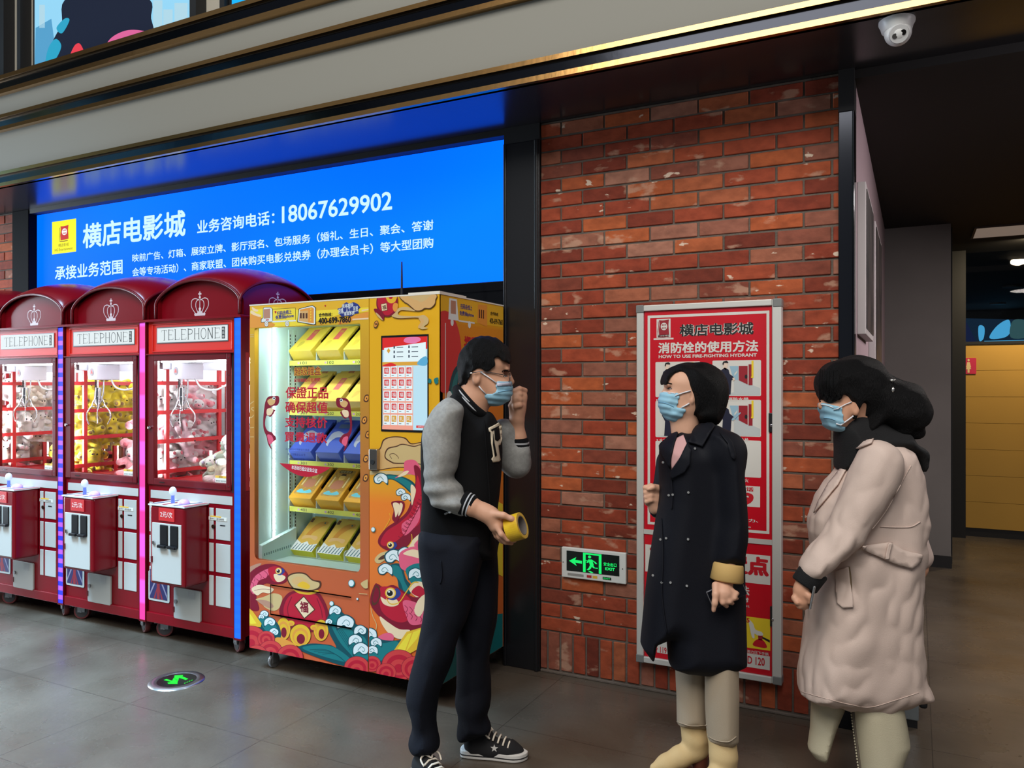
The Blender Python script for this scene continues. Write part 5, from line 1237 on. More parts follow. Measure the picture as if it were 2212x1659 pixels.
def scallop(A, cx_, cy_, r):
    A.disc(CRI, (cx_, cy_), r * 1.04, r * 0.95)
    for i, m in enumerate((SCA, RED, SCA, RED)): A.disc(m, (cx_, cy_ + r * 0.06 * i), r * (1 - 0.24 * i), r * (0.92 - 0.22 * i))
def curl(A, cx_, cy_, r, flip=1):
    A(TED, [(cx_ - flip * r * 1.2, cy_ + r * .9), (cx_ - flip * r * 1.1, cy_ - r * .6), (cx_, cy_ - r * 1.15), (cx_ + flip * r * 1.1, cy_ - r * .5), (cx_ + flip * r * 1.0, cy_ + r * .5), (cx_ + flip * r * .2, cy_ + r * .7), (cx_ - flip * r * .4, cy_ + r * .3)])
    A(WHT, [(cx_ - flip * r * 1.05, cy_ + r * .6), (cx_ - flip * r, cy_ - r * .5), (cx_, cy_ - r), (cx_ + flip * r * .95, cy_ - r * .4), (cx_ + flip * r * .85, cy_ + r * .4), (cx_ + flip * r * .25, cy_ + r * .55), (cx_ - flip * r * .3, cy_ + r * .2)])
    A.line(TEA, [(cx_ - flip * r * .5, cy_ + r * .1), (cx_, cy_ - r * .45), (cx_ + flip * r * .5, cy_ - r * .1), (cx_ + flip * r * .35, cy_ + r * .25), (cx_ + flip * r * .1, cy_ + r * .1)], 0.003)
def eye(A, cx_, cy_, r):
    A(BLU, [(cx_ + r * 1.2, cy_ - r), (cx_ + r * 2.2, cy_ + r * .2), (cx_ + r * .8, cy_ + r * 1.5), (cx_ - r * .5, cy_ + r)]); A.disc(GLD, (cx_, cy_), r * 1.15); A.disc(CRM, (cx_, cy_), r * .9); A.disc(BLK, (cx_ - r * .12, cy_ + r * .05), r * .62); A.disc(WHT, (cx_ - r * .3, cy_ - r * .25), r * .2)
A = Art(fput, z5); A.cl = (0.004, d1 - 0.002, VZ0 + 0.002, wz0 - 0.004)
A(DUS, [(120, 800), (100, 770), (150, 735), (210, 720), (180, 760), (140, 810)])
A(CRI, [(96, 1010), (92, 900), (116, 806), (180, 748), (262, 724), (342, 738), (398, 790), (402, 832), (372, 864), (300, 872), (240, 866), (196, 905), (176, 965), (196, 1050), (150, 1060)])
A(PNK, [(130, 900), (160, 820), (230, 770), (280, 760), (250, 820), (190, 850), (160, 940)]); A(RED, [(260, 760), (300, 742), (345, 752), (385, 800), (360, 850), (300, 850), (270, 810)])
for i in range(3):
    for j in range(3): A.line(CRI, [(140 + 45 * i - 10 * j, 800 + 45 * j - 14 * i), (165 + 45 * i - 10 * j, 825 + 45 * j - 14 * i), (160 + 45 * i - 10 * j, 850 + 45 * j - 14 * i)], 0.003)
A(CRM, [(300, 800), (350, 800), (385, 820), (360, 848), (320, 850)]); eye(A, 335, 775, 20)
A(CRM, [(140, 905), (190, 875), (250, 885), (300, 905), (270, 935), (220, 930), (180, 950)]); A.line(CRI, [(160, 915), (220, 905), (280, 910)], 0.002)
A(TAN, [(170, 980), (230, 960), (300, 935), (360, 960), (340, 1040), (290, 1060), (230, 1030), (230, 1000)]); A(DUS, [(180, 985), (260, 990), (300, 1030), (260, 1040)])
A(BRN, [(396, 836), (416, 798), (470, 784), (530, 792), (580, 836), (638, 850), (630, 900), (560, 922), (450, 912)]); A(TAN, [(404, 836), (422, 806), (474, 794), (526, 802), (576, 844), (626, 860), (618, 894), (556, 912), (456, 904)]); A(BGE, [(430, 850), (470, 815), (520, 830), (560, 870), (500, 895)]); A(GLD, [(470, 880), (510, 850), (560, 880), (540, 905)])
A(CRI, [(446, 918), (604, 926), (656, 976), (690, 1060), (696, 1130), (640, 1200), (500, 1210), (380, 1160), (344, 1090), (344, 1036), (380, 958)]); A(RED, [(470, 930), (590, 940), (636, 990), (668, 1070), (660, 1150), (540, 1180), (400, 1130), (370, 1060), (400, 970)])
A.line(CRI, [(430, 960), (400, 1040), (410, 1110)], 0.006); A.line(CRI, [(610, 970), (640, 1050), (650, 1110)], 0.006); A(GLD, [(440, 905), (480, 935), (560, 945), (620, 925), (610, 912), (550, 928), (480, 918)])
A(BRN, [(516, 952), (600, 1052), (520, 1122), (446, 1020)], 0); A(CRM, [(516, 962), (590, 1052), (520, 1112), (456, 1020)], 0); A.word(CRI, '福', (488, 990), (550, 1078), bold=0.03)
for (cx_, cy_, rx, ry) in ((370, 1190, 50, 80), (640, 1200, 52, 76), (492, 1236, 74, 78)): A.disc(BRN, (cx_, cy_), rx * 1.04, ry * 1.04); A.disc(GLD, (cx_, cy_), rx, ry); A.disc(ORG, (cx_, cy_ + 8), rx * .78, ry * .78); A.disc(GLD, (cx_, cy_ + 14), rx * .6, ry * .62); A.disc(CRI, (cx_ + 4, cy_ + 26), rx * .40, ry * .46)
for (cx_, cy_) in ((425, 1150), (590, 1180)): A.disc(GLD, (cx_, cy_), 26, 20); A.disc(ORG, (cx_, cy_ + 6), 16, 12)
A(TED, [(180, 1120), (240, 1090), (330, 1150), (352, 1250), (280, 1260), (200, 1190)]); A(TEA, [(190, 1120), (240, 1100), (310, 1150), (330, 1230), (270, 1230)]); curl(A, 235, 1085, 26); curl(A, 275, 1145, 36); curl(A, 305, 1215, 30); curl(A, 215, 1105, 18)
A(ORG, [(330, 1250), (420, 1280), (470, 1320), (420, 1340), (300, 1290)])
A(TED, [(686, 1110), (752, 1050), (840, 1110), (900, 1160), (980, 1190), (1010, 1300), (1000, 1460), (820, 1460), (486, 1340), (560, 1296), (700, 1304), (750, 1320), (700, 1216)])
A(TEA, [(700, 1110), (752, 1070), (820, 1140), (880, 1220), (960, 1260), (980, 1400), (900, 1440), (860, 1380), (780, 1290), (720, 1180)]); A(TEA, [(510, 1330), (600, 1306), (720, 1316), (820, 1376), (860, 1430), (700, 1400)])
for i in range(4): A.line(TED, [(560 + 30 * i, 1340 + 10 * i), (680 + 20 * i, 1340 + 10 * i), (790 + 10 * i, 1400 + 10 * i)], 0.003); A.line(TED, [(716 + 14 * i, 1120 + 12 * i), (770 + 14 * i, 1220), (850 + 12 * i, 1340)], 0.003)
curl(A, 745, 1062, 38); curl(A, 820, 1150, 56); curl(A, 925, 1205, 40); curl(A, 890, 1275, 44); curl(A, 930, 1340, 50); curl(A, 700, 1140, 22)
A(GLD, [(86, 1006), (150, 1060), (216, 1150), (210, 1176), (86, 1170)], 0); A(YEL, [(86, 1040), (130, 1075), (180, 1150), (86, 1160)], 0); A.line(GLD, [(86, 1100), (140, 1160)], 0.006, False)
for c in ((140, 1270, 110), (250, 1260, 60), (60, 1330, 60), (280, 1350, 84), (420, 1390, 92), (180, 1380, 80), (900, 1470, 90)): scallop(A, *c)
for (x, y, r_) in ((862, 862, 24), (720, 1008, 17), (905, 975, 8), (124, 640, 24)): A.disc(TEA, (x, y), r_, r_ * 1.15); A.disc(WHT, (x - 2, y - 1), r_ * .78, r_ * .92)
A(TAN, [(930, 860), (975, 835), (1000, 850), (1000, 880), (965, 900), (940, 885)]); A.line(TAN, [(915, 935), (975, 940)], 0.004)
A.mb.obj('printed_artwork', ART, door)
# band of adverts over the window, left edge ornaments
B = Art(fput, zb_); B.cl = (0.004, d1 - 0.002, wz1 + 0.003, VZ1 - 0.004)
B(YEL, [(0, 230), (900, 190), (2100, 110), (2100, 330), (1500, 400), (700, 640), (0, 660)], 0); B(GLD, [(0, 230), (2100, 120), (2100, 260), (1000, 330), (400, 260), (0, 320)], 0)
B(ORG, [(0, 390), (120, 400), (240, 480), (420, 560), (300, 620), (0, 640)]); B(CRM, [(20, 320), (100, 370), (180, 400), (160, 430), (60, 400), (0, 360)]); B(CRM, [(30, 260), (80, 290), (130, 310), (120, 340), (60, 330), (30, 300)]); B(ORG, [(1500, 520), (1800, 400), (2100, 330), (2100, 450), (1800, 480), (1600, 560)]); B(CRM, [(1740, 460), (2080, 440), (2080, 470), (1740, 486)], 0); B(CRM, [(1900, 310), (2080, 280), (2080, 300), (1900, 336)], 0)
B(BLK, [(215, 285), (235, 264), (340, 262), (378, 290), (384, 518), (180, 526), (180, 470), (214, 440)], 0); B(WHT, [(222, 290), (238, 270), (338, 268), (370, 294), (376, 510), (188, 518), (190, 474), (222, 444)], 0); B(DUS, [(226, 300), (338, 288), (338, 452), (226, 462)], 0); B(RED, [(262, 476), (316, 472), (316, 488), (262, 492)], 0)
B(BLK, [(376, 296), (772, 274), (776, 500), (380, 522)], 0); B(YEL, [(382, 302), (766, 282), (770, 482), (384, 500)], 0); B(WHT, [(376, 500), (776, 482), (776, 506), (376, 524)], 0)
for c in (274, 628): B.disc(BLK, (c, 548), 36, 50); B.disc(WHT, (c, 548), 31, 44); B.disc(DUS, (c, 548), 18, 26); B.disc(WHT, (c, 548), 11, 16)
B(RED, [(412, 340), (428, 330), (446, 336), (430, 372)]); B.word(BLU, '扫码去线上', (456, 326), (704, 388), bold=0.03, rot=0.06); B.word(BLU, '免费抽iphone', (428, 398), (740, 460), bold=0.03, rot=0.06)
B(BLK, [(800, 520), (826, 290), (1060, 228), (1120, 270), (1120, 560), (1080, 570)], 0); B(WHT, [(812, 512), (836, 296), (1060, 240), (1108, 276), (1108, 550), (1080, 558)], 0); B(ORG, [(830, 500), (850, 306), (1050, 262), (1086, 290), (1084, 540)], 0); B(BGE, [(836, 496), (850, 330), (986, 320), (986, 526)], 0)
for c in (846, 894, 944): B(BRN, [(c, 366), (c + 32, 362), (c + 32, 456), (c, 456)], 0)
for j in range(5): B(YEL, [(1024, 290 + 46 * j), (1042, 282 + 46 * j), (1042, 306 + 46 * j), (1026, 312 + 46 * j)], 0)
B.word(BLK, '合作热线：', (1170, 366), (1400, 418), bold=0.02); B.word(BLK, '400-699-7860', (1164, 446), (1716, 524), bold=0.03)
B(BLU, [(1484, 294), (1560, 270), (1580, 216), (1640, 180), (1700, 206), (1760, 178), (1826, 204), (1850, 226), (1880, 268), (1846, 300), (1850, 366), (1780, 380), (1730, 420), (1640, 414), (1560, 428), (1530, 390), (1500, 370), (1524, 330)], 0)
B.word(WHT, '资本超快', (1566, 208), (1760, 268), bold=0.02, rot=0.06); B.word(WHT, '店铺、人工、压货', (1504, 274), (1840, 350), bold=0.02, rot=0.06); B.word(WHT, '省成本费', (1600, 340), (1780, 398), bold=0.02, rot=0.06)
for (x, y) in ((1280, 240), (1216, 566), (1536, 550)): B(RED, [(x - 10, y - 14), (x + 12, y - 8), (x + 4, y + 14), (x - 8, y + 8)])
B.mb.obj('printed_banner', ART, door)
D_ = Art(fput, z4); D_.cl = (0.004, a0 - 0.004, 0.62, 1.86)
for (x, y) in ((150, 1000), ): 
    D_.line(TAN, [(140, 985), (180, 960), (185, 1000), (150, 1020), (180, 1050), (150, 1090), (134, 1070)], 0.005)
D_.line(TAN, [(132, 1170), (180, 1165)], 0.004, False); D_.line(TAN, [(132, 1240), (180, 1240)], 0.004, False); D_.line(TAN, [(140, 445), (190, 440)], 0.004, False); D_.line(TAN, [(140, 460), (190, 458)], 0.004, False)
D_.cl = (a1 + 0.003, d1 - 0.002, 0.62, 1.86)
for (x, y) in ((1046, 940), (1030, 1110), (1058, 1222), (1042, 1410), (1040, 1560)): D_(BRN, [(x - 20, y + 16), (x - 8, y - 24), (x + 18, y - 28), (x + 24, y + 4), (x + 4, y + 30)]); D_(ORG, [(x - 12, y + 10), (x - 4, y - 16), (x + 14, y - 20), (x + 16, y + 2), (x + 2, y + 20)]); D_.disc(BRN, (x + 4, y), 5, 8)
D_.mb.obj('edge_ornament', ART, door)
# control panel artwork
E_ = Art(fput, z5); E_.cl = (PX0 - VX0 + 0.002, X1 - 0.002, VZ0 + 0.002, VZ1 - 0.004)
cloud = [(-300, 60), (-320, -40), (-250, -110), (-150, -120), (-100, -160), (0, -150), (60, -90), (160, -80), (220, 0), (180, 70), (0, 90), (-150, 90)]
def zz4(pts): return [((500 + x / 3.607 - 500) * 3.318, (600 + y / 3.607 - 1000) * 3.318) for x, y in pts]
def zzt(pts): return [((790 + x / 7.135 - 500) * 3.318, (630 + y / 7.135 - 1000) * 3.318) for x, y in pts]
E_(BRN, zz4([(1070, 1500), (1076, 1370), (1150, 1330), (1180, 1260), (1260, 1236), (1350, 1246), (1400, 1290), (1500, 1280), (1580, 1330), (1590, 1450), (1540, 1490), (1300, 1480)])); E_(BGE, zz4([(1076, 1494), (1084, 1376), (1156, 1338), (1188, 1268), (1260, 1244), (1344, 1254), (1396, 1298), (1494, 1288), (1570, 1336), (1580, 1444), (1530, 1482), (1300, 1474)]))
E_(BRN, zz4([(1190, 1400), (1210, 1330), (1280, 1310), (1330, 1294), (1420, 1310), (1480, 1300), (1560, 1360), (1540, 1460), (1420, 1450), (1280, 1450), (1240, 1440)])); E_(TAN, zz4([(1198, 1396), (1218, 1338), (1284, 1318), (1332, 1302), (1418, 1318), (1478, 1308), (1550, 1364), (1530, 1452), (1420, 1442), (1284, 1442), (1246, 1432)])); E_.line(BRN, zz4([(1246, 1410), (1230, 1380), (1260, 1370), (1290, 1390), (1300, 1410)]), 0.003)
E_(TAN, zz4([(1070, 1505), (1580, 1505), (1580, 1535), (1070, 1535)]), 0)
E_(TED, [(1040, 130), (1100, 84), (1200, 92), (1290, 130), (1330, 190), (1300, 230), (1230, 170), (1150, 120), (1080, 130)]); E_(TEA, [(1060, 120), (1120, 92), (1200, 100), (1280, 140), (1316, 190), (1296, 214), (1220, 150), (1140, 112)]); curl(E_, 1066, 120, 44, -1); curl(E_, 1210, 215, 30, -1); curl(E_, 1246, 250, 30, -1)
E_(PNK, [(1170, 110), (1230, 60), (1240, -10), (1310, -20), (1352, 40), (1330, 90), (1260, 80)]); E_(CRM, [(1190, 100), (1240, 60), (1270, 60), (1240, 90)])
E_(CRI, [(1306, 20), (1352, 50), (1376, 200), (1368, 360), (1372, 480), (1310, 540), (1240, 606), (1130, 630), (1058, 592), (1052, 540), (1108, 466), (1180, 416), (1252, 352), (1292, 250), (1316, 130)]); E_(RED, [(1330, 90), (1360, 220), (1352, 360), (1340, 440), (1250, 500), (1180, 560), (1100, 596), (1066, 570), (1110, 490), (1200, 430), (1280, 350), (1312, 240)])
E_(PNK, [(1220, 440), (1300, 380), (1340, 300), (1350, 380), (1320, 450), (1240, 520)])
for i in range(6):
    for j in range(3): E_.line(CRI, [(1222 + 26 * i - 14 * j, 470 - 48 * i + 28 * j), (1250 + 26 * i - 14 * j, 486 - 48 * i + 28 * j), (1262 + 26 * i - 14 * j, 458 - 48 * i + 28 * j)], 0.003)
E_(CRI, [(1146, 280), (1230, 276), (1236, 330), (1200, 396), (1180, 430), (1150, 400), (1160, 340)]); E_(CRM, [(1156, 290), (1196, 290), (1200, 330), (1176, 390), (1168, 350)]); E_(CRM, [(1205, 290), (1226, 300), (1216, 350), (1194, 380)])
E_(CRM, [(1284, 160), (1320, 190), (1306, 260), (1290, 300)]); E_(CRM, [(1290, 560), (1380, 490), (1390, 560), (1330, 620), (1260, 640)]); E_(PNK, [(1310, 580), (1380, 520), (1380, 570), (1330, 610)]); eye(E_, 1138, 588, 22); E_.line(GLD, [(1250, 620), (1290, 560), (1290, 510)], 0.004); E_.line(GLD, [(1090, 480), (1136, 400), (1130, 360)], 0.003)
E_(TAN, [(1030, 680), (1080, 640), (1180, 630), (1200, 660), (1110, 690), (1060, 720), (1030, 710)]); E_(BRN, [(1050, 690), (1090, 660), (1130, 668), (1080, 692)])
E_(TED, [(1100, 760), (1170, 720), (1220, 740), (1250, 830), (1300, 900), (1240, 960), (1200, 900), (1180, 820)]); E_(TEA, [(1110, 760), (1170, 732), (1212, 760), (1240, 850), (1270, 910), (1240, 930), (1200, 840)]); curl(E_, 1100, 770, 46, -1); curl(E_, 1160, 680, 56, -1); curl(E_, 1240, 650, 44, -1)
E_(PNK, [(1210, 640), (1300, 600), (1390, 620), (1390, 720), (1300, 780), (1220, 760), (1200, 700)]); E_(CRM, [(1230, 650), (1300, 620), (1390, 650), (1390, 690), (1290, 670)]); E_(TEA, [(1250, 760), (1330, 720), (1400, 750), (1400, 900), (1320, 900), (1270, 830)]); curl(E_, 1320, 800, 44)
E_(CRM, [(1270, 900), (1330, 850), (1400, 880), (1400, 1000), (1320, 960)]); E_(RED, [(1290, 930), (1340, 880), (1390, 920), (1380, 970)])
E_(CRI, [(994, 962), (1026, 872), (1050, 868), (1090, 890), (1160, 876), (1232, 918), (1300, 960), (1396, 980), (1396, 1170), (1290, 1206), (1200, 1196), (1118, 1140), (1056, 1098), (1000, 1024)]); E_(RED, [(1060, 900), (1150, 890), (1226, 930), (1290, 990), (1300, 1080), (1240, 1140), (1160, 1130), (1090, 1080), (1064, 1020)]); E_(PNK, [(1230, 990), (1320, 1000), (1390, 1060), (1390, 1140), (1290, 1160), (1250, 1090)])
for i in range(4):
    for j in range(2): E_.line(CRI, [(1240 + 34 * i, 1020 + 44 * j + 10 * i), (1262 + 34 * i, 1044 + 44 * j + 10 * i), (1252 + 34 * i, 1068 + 44 * j + 10 * i)], 0.003)
E_(BRN, [(1006, 1000), (1010, 940), (1036, 876), (1062, 900), (1066, 960), (1040, 1010), (1016, 1020)]); E_(CRI, [(1012, 990), (1016, 945), (1036, 892), (1054, 910), (1056, 960), (1034, 1000)])
E_(CRM, [(1064, 1100), (1120, 1140), (1200, 1190), (1280, 1200), (1216, 1262), (1130, 1224), (1076, 1150)]); E_(CRM, [(1070, 960), (1110, 980), (1170, 970), (1200, 1010), (1150, 1030), (1090, 1010)]); E_(CRM, [(1310, 1060), (1340, 980), (1396, 940), (1396, 1010), (1350, 1100)]); eye(E_, 1140, 932, 34)
E_.line(GLD, [(1110, 970), (1140, 1010), (1200, 1000), (1250, 930), (1300, 860), (1340, 856)], 0.005); E_.line(TAN, [(1000, 1040), (1014, 1100), (1040, 1160), (1030, 1210)], 0.004); E_(PNK, [(1050, 1250), (1120, 1216), (1164, 1240), (1150, 1290), (1120, 1270), (1100, 1290)])
E_(TED, [(960, 1170), (1060, 1260), (1200, 1270), (1260, 1240), (1250, 1400), (960, 1420)]); E_(TEA, [(966, 1200), (1060, 1290), (1190, 1280), (1200, 1380), (970, 1410)]); curl(E_, 990, 1230, 44, -1); curl(E_, 1036, 1290, 36, -1); curl(E_, 1010, 1345, 34, -1)
E_(GLD, [(1166, 1342), (1256, 1210), (1396, 1170), (1396, 1300), (1236, 1390)], 0); E_(YEL, [(1190, 1330), (1266, 1226), (1360, 1190), (1330, 1260), (1236, 1370)], 0); E_.line(GLD, [(1240, 1370), (1300, 1210)], 0.006, False); E_.line(GLD, [(1240, 1370), (1350, 1250)], 0.006, False)
for c in ((1010, 1440, 60), (1200, 1450, 120), (1310, 1470, 90), (1110, 1500, 70), (1390, 1490, 80)): scallop(E_, *c)
for (x, y, r_) in ((1018, 477, 16), (980, 810, 6)): E_.disc(TEA, (x, y), r_, r_ * 1.15); E_.disc(WHT, (x - 2, y - 1), r_ * .78, r_ * .92)
# top of the panel
E_(BRN, zzt([(550, 60), (590, 160), (640, 190), (720, 260), (770, 300), (860, 296), (920, 262), (1000, 262), (1070, 200), (1084, 130), (1064, 40)])); E_(BGE, zzt([(560, 60), (600, 152), (650, 182), (728, 250), (776, 288), (854, 286), (912, 252), (994, 252), (1060, 194), (1074, 130), (1054, 40)])); E_(TAN, zzt([(670, 60), (720, 110), (790, 130), (850, 160), (910, 140), (980, 80), (1000, 40)]))
E_(TAN, zzt([(400, 360), (470, 280), (560, 240), (660, 240), (740, 280), (760, 300), (640, 290), (540, 290), (500, 340), (560, 372), (800, 376), (900, 360), (970, 420), (960, 490), (900, 540), (960, 560), (880, 580), (830, 550), (880, 470), (830, 410), (700, 408), (480, 410)])); E_.line(BRN, zzt([(420, 390), (520, 412), (800, 404), (880, 440)]), 0.002); E_(BGE, zzt([(820, 410), (890, 420), (900, 470), (840, 560), (810, 540), (850, 470)]))
E_(CRI, zzt([(176, 90), (200, 40), (460, 40), (500, 180), (480, 290), (400, 370), (310, 384), (220, 330), (170, 220)])); E_(RED, zzt([(190, 100), (210, 60), (440, 50), (470, 180), (450, 280), (380, 350), (310, 360), (240, 310), (190, 210)])); E_(GLD, zzt([(320, 50), (480, 50), (460, 150), (400, 180), (340, 150)])); E_(RED, zzt([(360, 60), (420, 60), (410, 110), (370, 110)])); E_(ORG, zzt([(440, 180), (500, 190), (490, 280), (450, 310), (420, 250)]))
E_(BRN, zzt([(236, 190), (330, 172), (342, 290), (250, 304)]), 0); E_(CRM, zzt([(244, 196), (324, 180), (334, 284), (256, 296)]), 0); E_.word(BRN, '福', zzt([(262, 210)])[0], zzt([(320, 276)])[0], bold=0.02, rot=0.2)
E_(CRI, zzt([(130, 270), (200, 270), (270, 320), (290, 380), (280, 440), (230, 400), (170, 350)])); E_(TAN, zzt([(160, 320), (220, 370), (270, 440), (230, 420), (180, 370)]))
E_(BRN, zzt([(128, 540), (140, 470), (180, 446), (200, 480), (180, 540), (150, 560)])); E_(ORG, zzt([(136, 532), (148, 478), (178, 458), (190, 482), (174, 530), (150, 548)])); E_.disc(BRN, zzt([(164, 502)])[0], 6, 9)
E_(TEA, zz4([(1540, 785), (1560, 795), (1555, 820), (1535, 815)])); E_(TEA, zz4([(1580, 790), (1612, 778), (1620, 812), (1592, 828)]))
E_.mb.obj('printed_artwork', ART, panel)
# side panel artwork, read along its depth
SA = Art(lambda u, v, d: (X1 + d, u, v), lambda pts: [(u * 0.885, v) for u, v in pts]); SA.cl = (0.01, VD - 0.01, VZ0 + 0.002, VZ1 - 0.006)
SA(GLD, [(0.0, 1.88), (0.74, 1.88), (0.74, 2.0), (0.0, 2.0)], 0); SA(ORG, [(0.0, 1.90), (0.06, 1.92), (0.12, 1.88), (0.0, 1.86)]); SA.disc(SCA, (0.06, 1.72), 0.17, 0.20); SA.line(WHT, [(0.06, 0.4), (0.06, 1.86)], 0.006, False)
SA(WHT, [(0.10, 1.985), (0.18, 1.985), (0.20, 1.88), (0.09, 1.88)], 0); SA(DUS, [(0.115, 1.975), (0.17, 1.975), (0.17, 1.91), (0.115, 1.91)], 0); SA.disc(WHT, (0.13, 1.868), 0.016, 0.018); SA.disc(WHT, (0.32, 1.868), 0.016, 0.018); SA(WHT, [(0.20, 1.876), (0.38, 1.876), (0.38, 1.884), (0.20, 1.884)], 0)
SA.word(BLU, '扫码去线上', (0.22, 1.942), (0.35, 1.968), bold=0.03); SA.word(BLU, '免费抽iphone', (0.21, 1.905), (0.37, 1.932), bold=0.03); SA(ORG, [(0.42, 1.98), (0.53, 1.985), (0.53, 1.87), (0.41, 1.885)], 0)
for k in range(3): SA(BRN, [(0.43 + 0.024 * k, 1.955), (0.443 + 0.024 * k, 1.955), (0.443 + 0.024 * k, 1.91), (0.43 + 0.024 * k, 1.91)], 0)
SA.word(BLK, '合作热线', (0.57, 1.935), (0.67, 1.955), bold=0.02); SA.word(BLK, '400-699-7860', (0.56, 1.89), (0.73, 1.92), bold=0.02)
SA.word(RED, '郑重承诺', (0.26, 1.72), (0.56, 1.81), bold=0.03); SA.word(RED, '保证正品', (0.26, 1.58), (0.56, 1.67), bold=0.03)
SA(TED, [(0.02, 1.2), (0.06, 1.42), (0.12, 1.60), (0.20, 1.66), (0.26, 1.60), (0.20, 1.58), (0.16, 1.48), (0.14, 1.2)]); SA(TEA, [(0.04, 1.2), (0.08, 1.42), (0.14, 1.58), (0.20, 1.63), (0.17, 1.52), (0.13, 1.2)])
for q in ((0.05, 1.40, 0.03), (0.10, 1.50, 0.03), (0.22, 1.62, 0.025)): SA.disc(WHT, q[:2], q[2])
SA(CRI, [(0.12, 1.30), (0.22, 1.42), (0.34, 1.40), (0.40, 1.30), (0.30, 1.24), (0.18, 1.22)]); SA.disc(CRM, (0.33, 1.36), 0.02)
SA(TEA, [(0.0, 0.12), (0.74, 0.12), (0.74, 0.30), (0.4, 0.36), (0.2, 0.28), (0.0, 0.34)], 0)
for q in ((0.12, 0.30, 0.05), (0.36, 0.34, 0.05), (0.6, 0.31, 0.06)): SA.disc(WHT, q[:2], q[2])
SA(YEL, [(0.45, 0.62), (0.74, 0.5), (0.74, 0.9), (0.6, 0.95)], 0); SA(WHT, [(0.42, 1.10), (0.70, 1.10), (0.70, 1.35), (0.42, 1.35)], 0); SA.word(BLK, '使用说明', (0.46, 1.28), (0.66, 1.33), bold=0.02)
SA.mb.obj('printed_artwork', ART, side)
# print on the window glass
G_ = Art(lambda u, v, d: (u, 0.004 - d, v), lambda pts: vp([(540 + x / 5.35, 690 + y / 5.35) for x, y in pts]))
G_.word(GLD, '超级鲤盒', (496, 548), (816, 650), bold=0.05, rot=0.02); G_.word(CRI, '超级鲤盒', (500, 552), (810, 646), bold=0.012, rot=0.02); G_.word(RED, '超级鲤盒郑重承诺:', (498, 680), (810, 722), bold=0.01, rot=0.01)
for i, s_ in enumerate(('保證正品', '确保超值', '支持核价', '買貴退款')):
    y0 = (778, 948, 1122, 1294)[i]; G_.word(RED, s_, (400 - 4 * i, y0), (894 - 5 * i, y0 + 140), bold=0.022)
for i, (s_, x1) in enumerate((('大件商品可凭鲤盒兑换券', 676), ('请关注微信公众号', 630), ('凭二维码小程序', 620))): G_.word(BLU, s_, (400 + 22 * i, 1486 + 58 * i), (x1, 1524 + 58 * i), bold=0.01)
def gkoi(ox, oy, fl):
    f = lambda pts: [(ox + fl * x, oy + y) for x, y in pts]
    G_(CRI, f([(0, 60), (30, 12), (90, 0), (150, 6), (156, 70), (130, 110), (60, 130), (110, 170), (60, 240), (10, 230), (-6, 330), (20, 400), (80, 430), (120, 500), (60, 560), (70, 620), (30, 560), (10, 470), (-24, 380), (-26, 240), (-14, 130)])); G_(BGE, f([(20, 60), (60, 30), (110, 40), (100, 90), (50, 110)])); G_(CRM, f([(20, 150), (90, 150), (60, 220), (14, 215)])); G_(PNK, f([(20, 450), (70, 460), (90, 520), (50, 560), (30, 520)])); G_.disc(WHT, (ox + fl * 96, oy + 28), 18); G_.disc(BLK, (ox + fl * 98, oy + 28), 10)
gkoi(170, 884, 1); gkoi(1142, 906, -1)
def zz6(pts): return [((540 + x / 6.38 - 540) * 5.35, (990 + y / 6.38 - 690) * 5.35) for x, y in pts]
G_(RED, zz6([(395, 68)] + [(395 + 710 * t, 68 + 56 * t + 160 * math.sin(PI * t) ** 0.9) for t in [k / 14 for k in range(1, 14)]] + [(1105, 124)]), 0); G_.word(WHT, '本活动已经公证处公证', zz6([(560, 108)])[0], zz6([(916, 190)])[0], bold=0.02, rot=-0.07)
G_.mb.obj('window_print', ART, vg)
# ------------------------------------------------------------------ fire hydrant cabinet in the brick wall
HY_ = 3.846
hx0, hz0 = -1.262, 0.160
hc = empty('hydrant_cabinet', (hx0, W, hz0), 0, 'tall red and white fire hydrant cabinet with usage pictures on brick wall', 'fire hydrant cabinet')
hq = lambda pts: [(x - hx0, z - hz0) for x, z in pxY(pts, HY_)]
hput = lambda k: (lambda u, v, d: (u, HY_ - W - 0.0006 * k - d, v))
M_alu = mat('white_aluminium', (206, 206, 200), 0.4, metal=0.2)
M_cred = mat('sticker_red', (200, 14, 34), 0.32)
hw_, hh_ = 0.702, 1.802
mb = MB(); yf = HY_ - W
for q in ((0, 0.036, 0, hh_), (hw_ - 0.042, hw_, 0, hh_), (0.036, hw_ - 0.042, 0, 0.030), (0.036, hw_ - 0.042, hh_ - 0.030, hh_)): mb.box(q[0], q[1], yf - 0.012, -0.001, q[2], q[3])
mb.obj('frame', M_alu, hc, bevel=0.004)
mb = MB()
for (u, v) in ((-0.002, -0.002), (hw_ - 0.038, -0.002), (-0.002, hh_ - 0.038), (hw_ - 0.038, hh_ - 0.038)):
    mb = MB(); mb.box(u, u + 0.040, yf - 0.015, -0.001, v, v + 0.040); mb.obj('corner_piece', mat('corner_grey', (120, 122, 120), 0.4), hc, bevel=0.004)
zsplit = 0.652
dU = MB(); dU.box(0.038, hw_ - 0.044, yf, -0.002, zsplit + 0.020, hh_ - 0.031); up = dU.obj('upper_door', M_cred, hc)
dL = MB(); dL.box(0.038, hw_ - 0.044, yf, -0.002, 0.031, zsplit - 0.004); lo = dL.obj('lower_door', M_cred, hc)
mb = MB(); mb.box(0.036, hw_ - 0.042, yf - 0.004, -0.001, zsplit - 0.004, zsplit + 0.020); mb.obj('middle_rail', M_alu, hc)
PW, PR, PB, PN, PS, PG, PY, PK, PD = range(9)
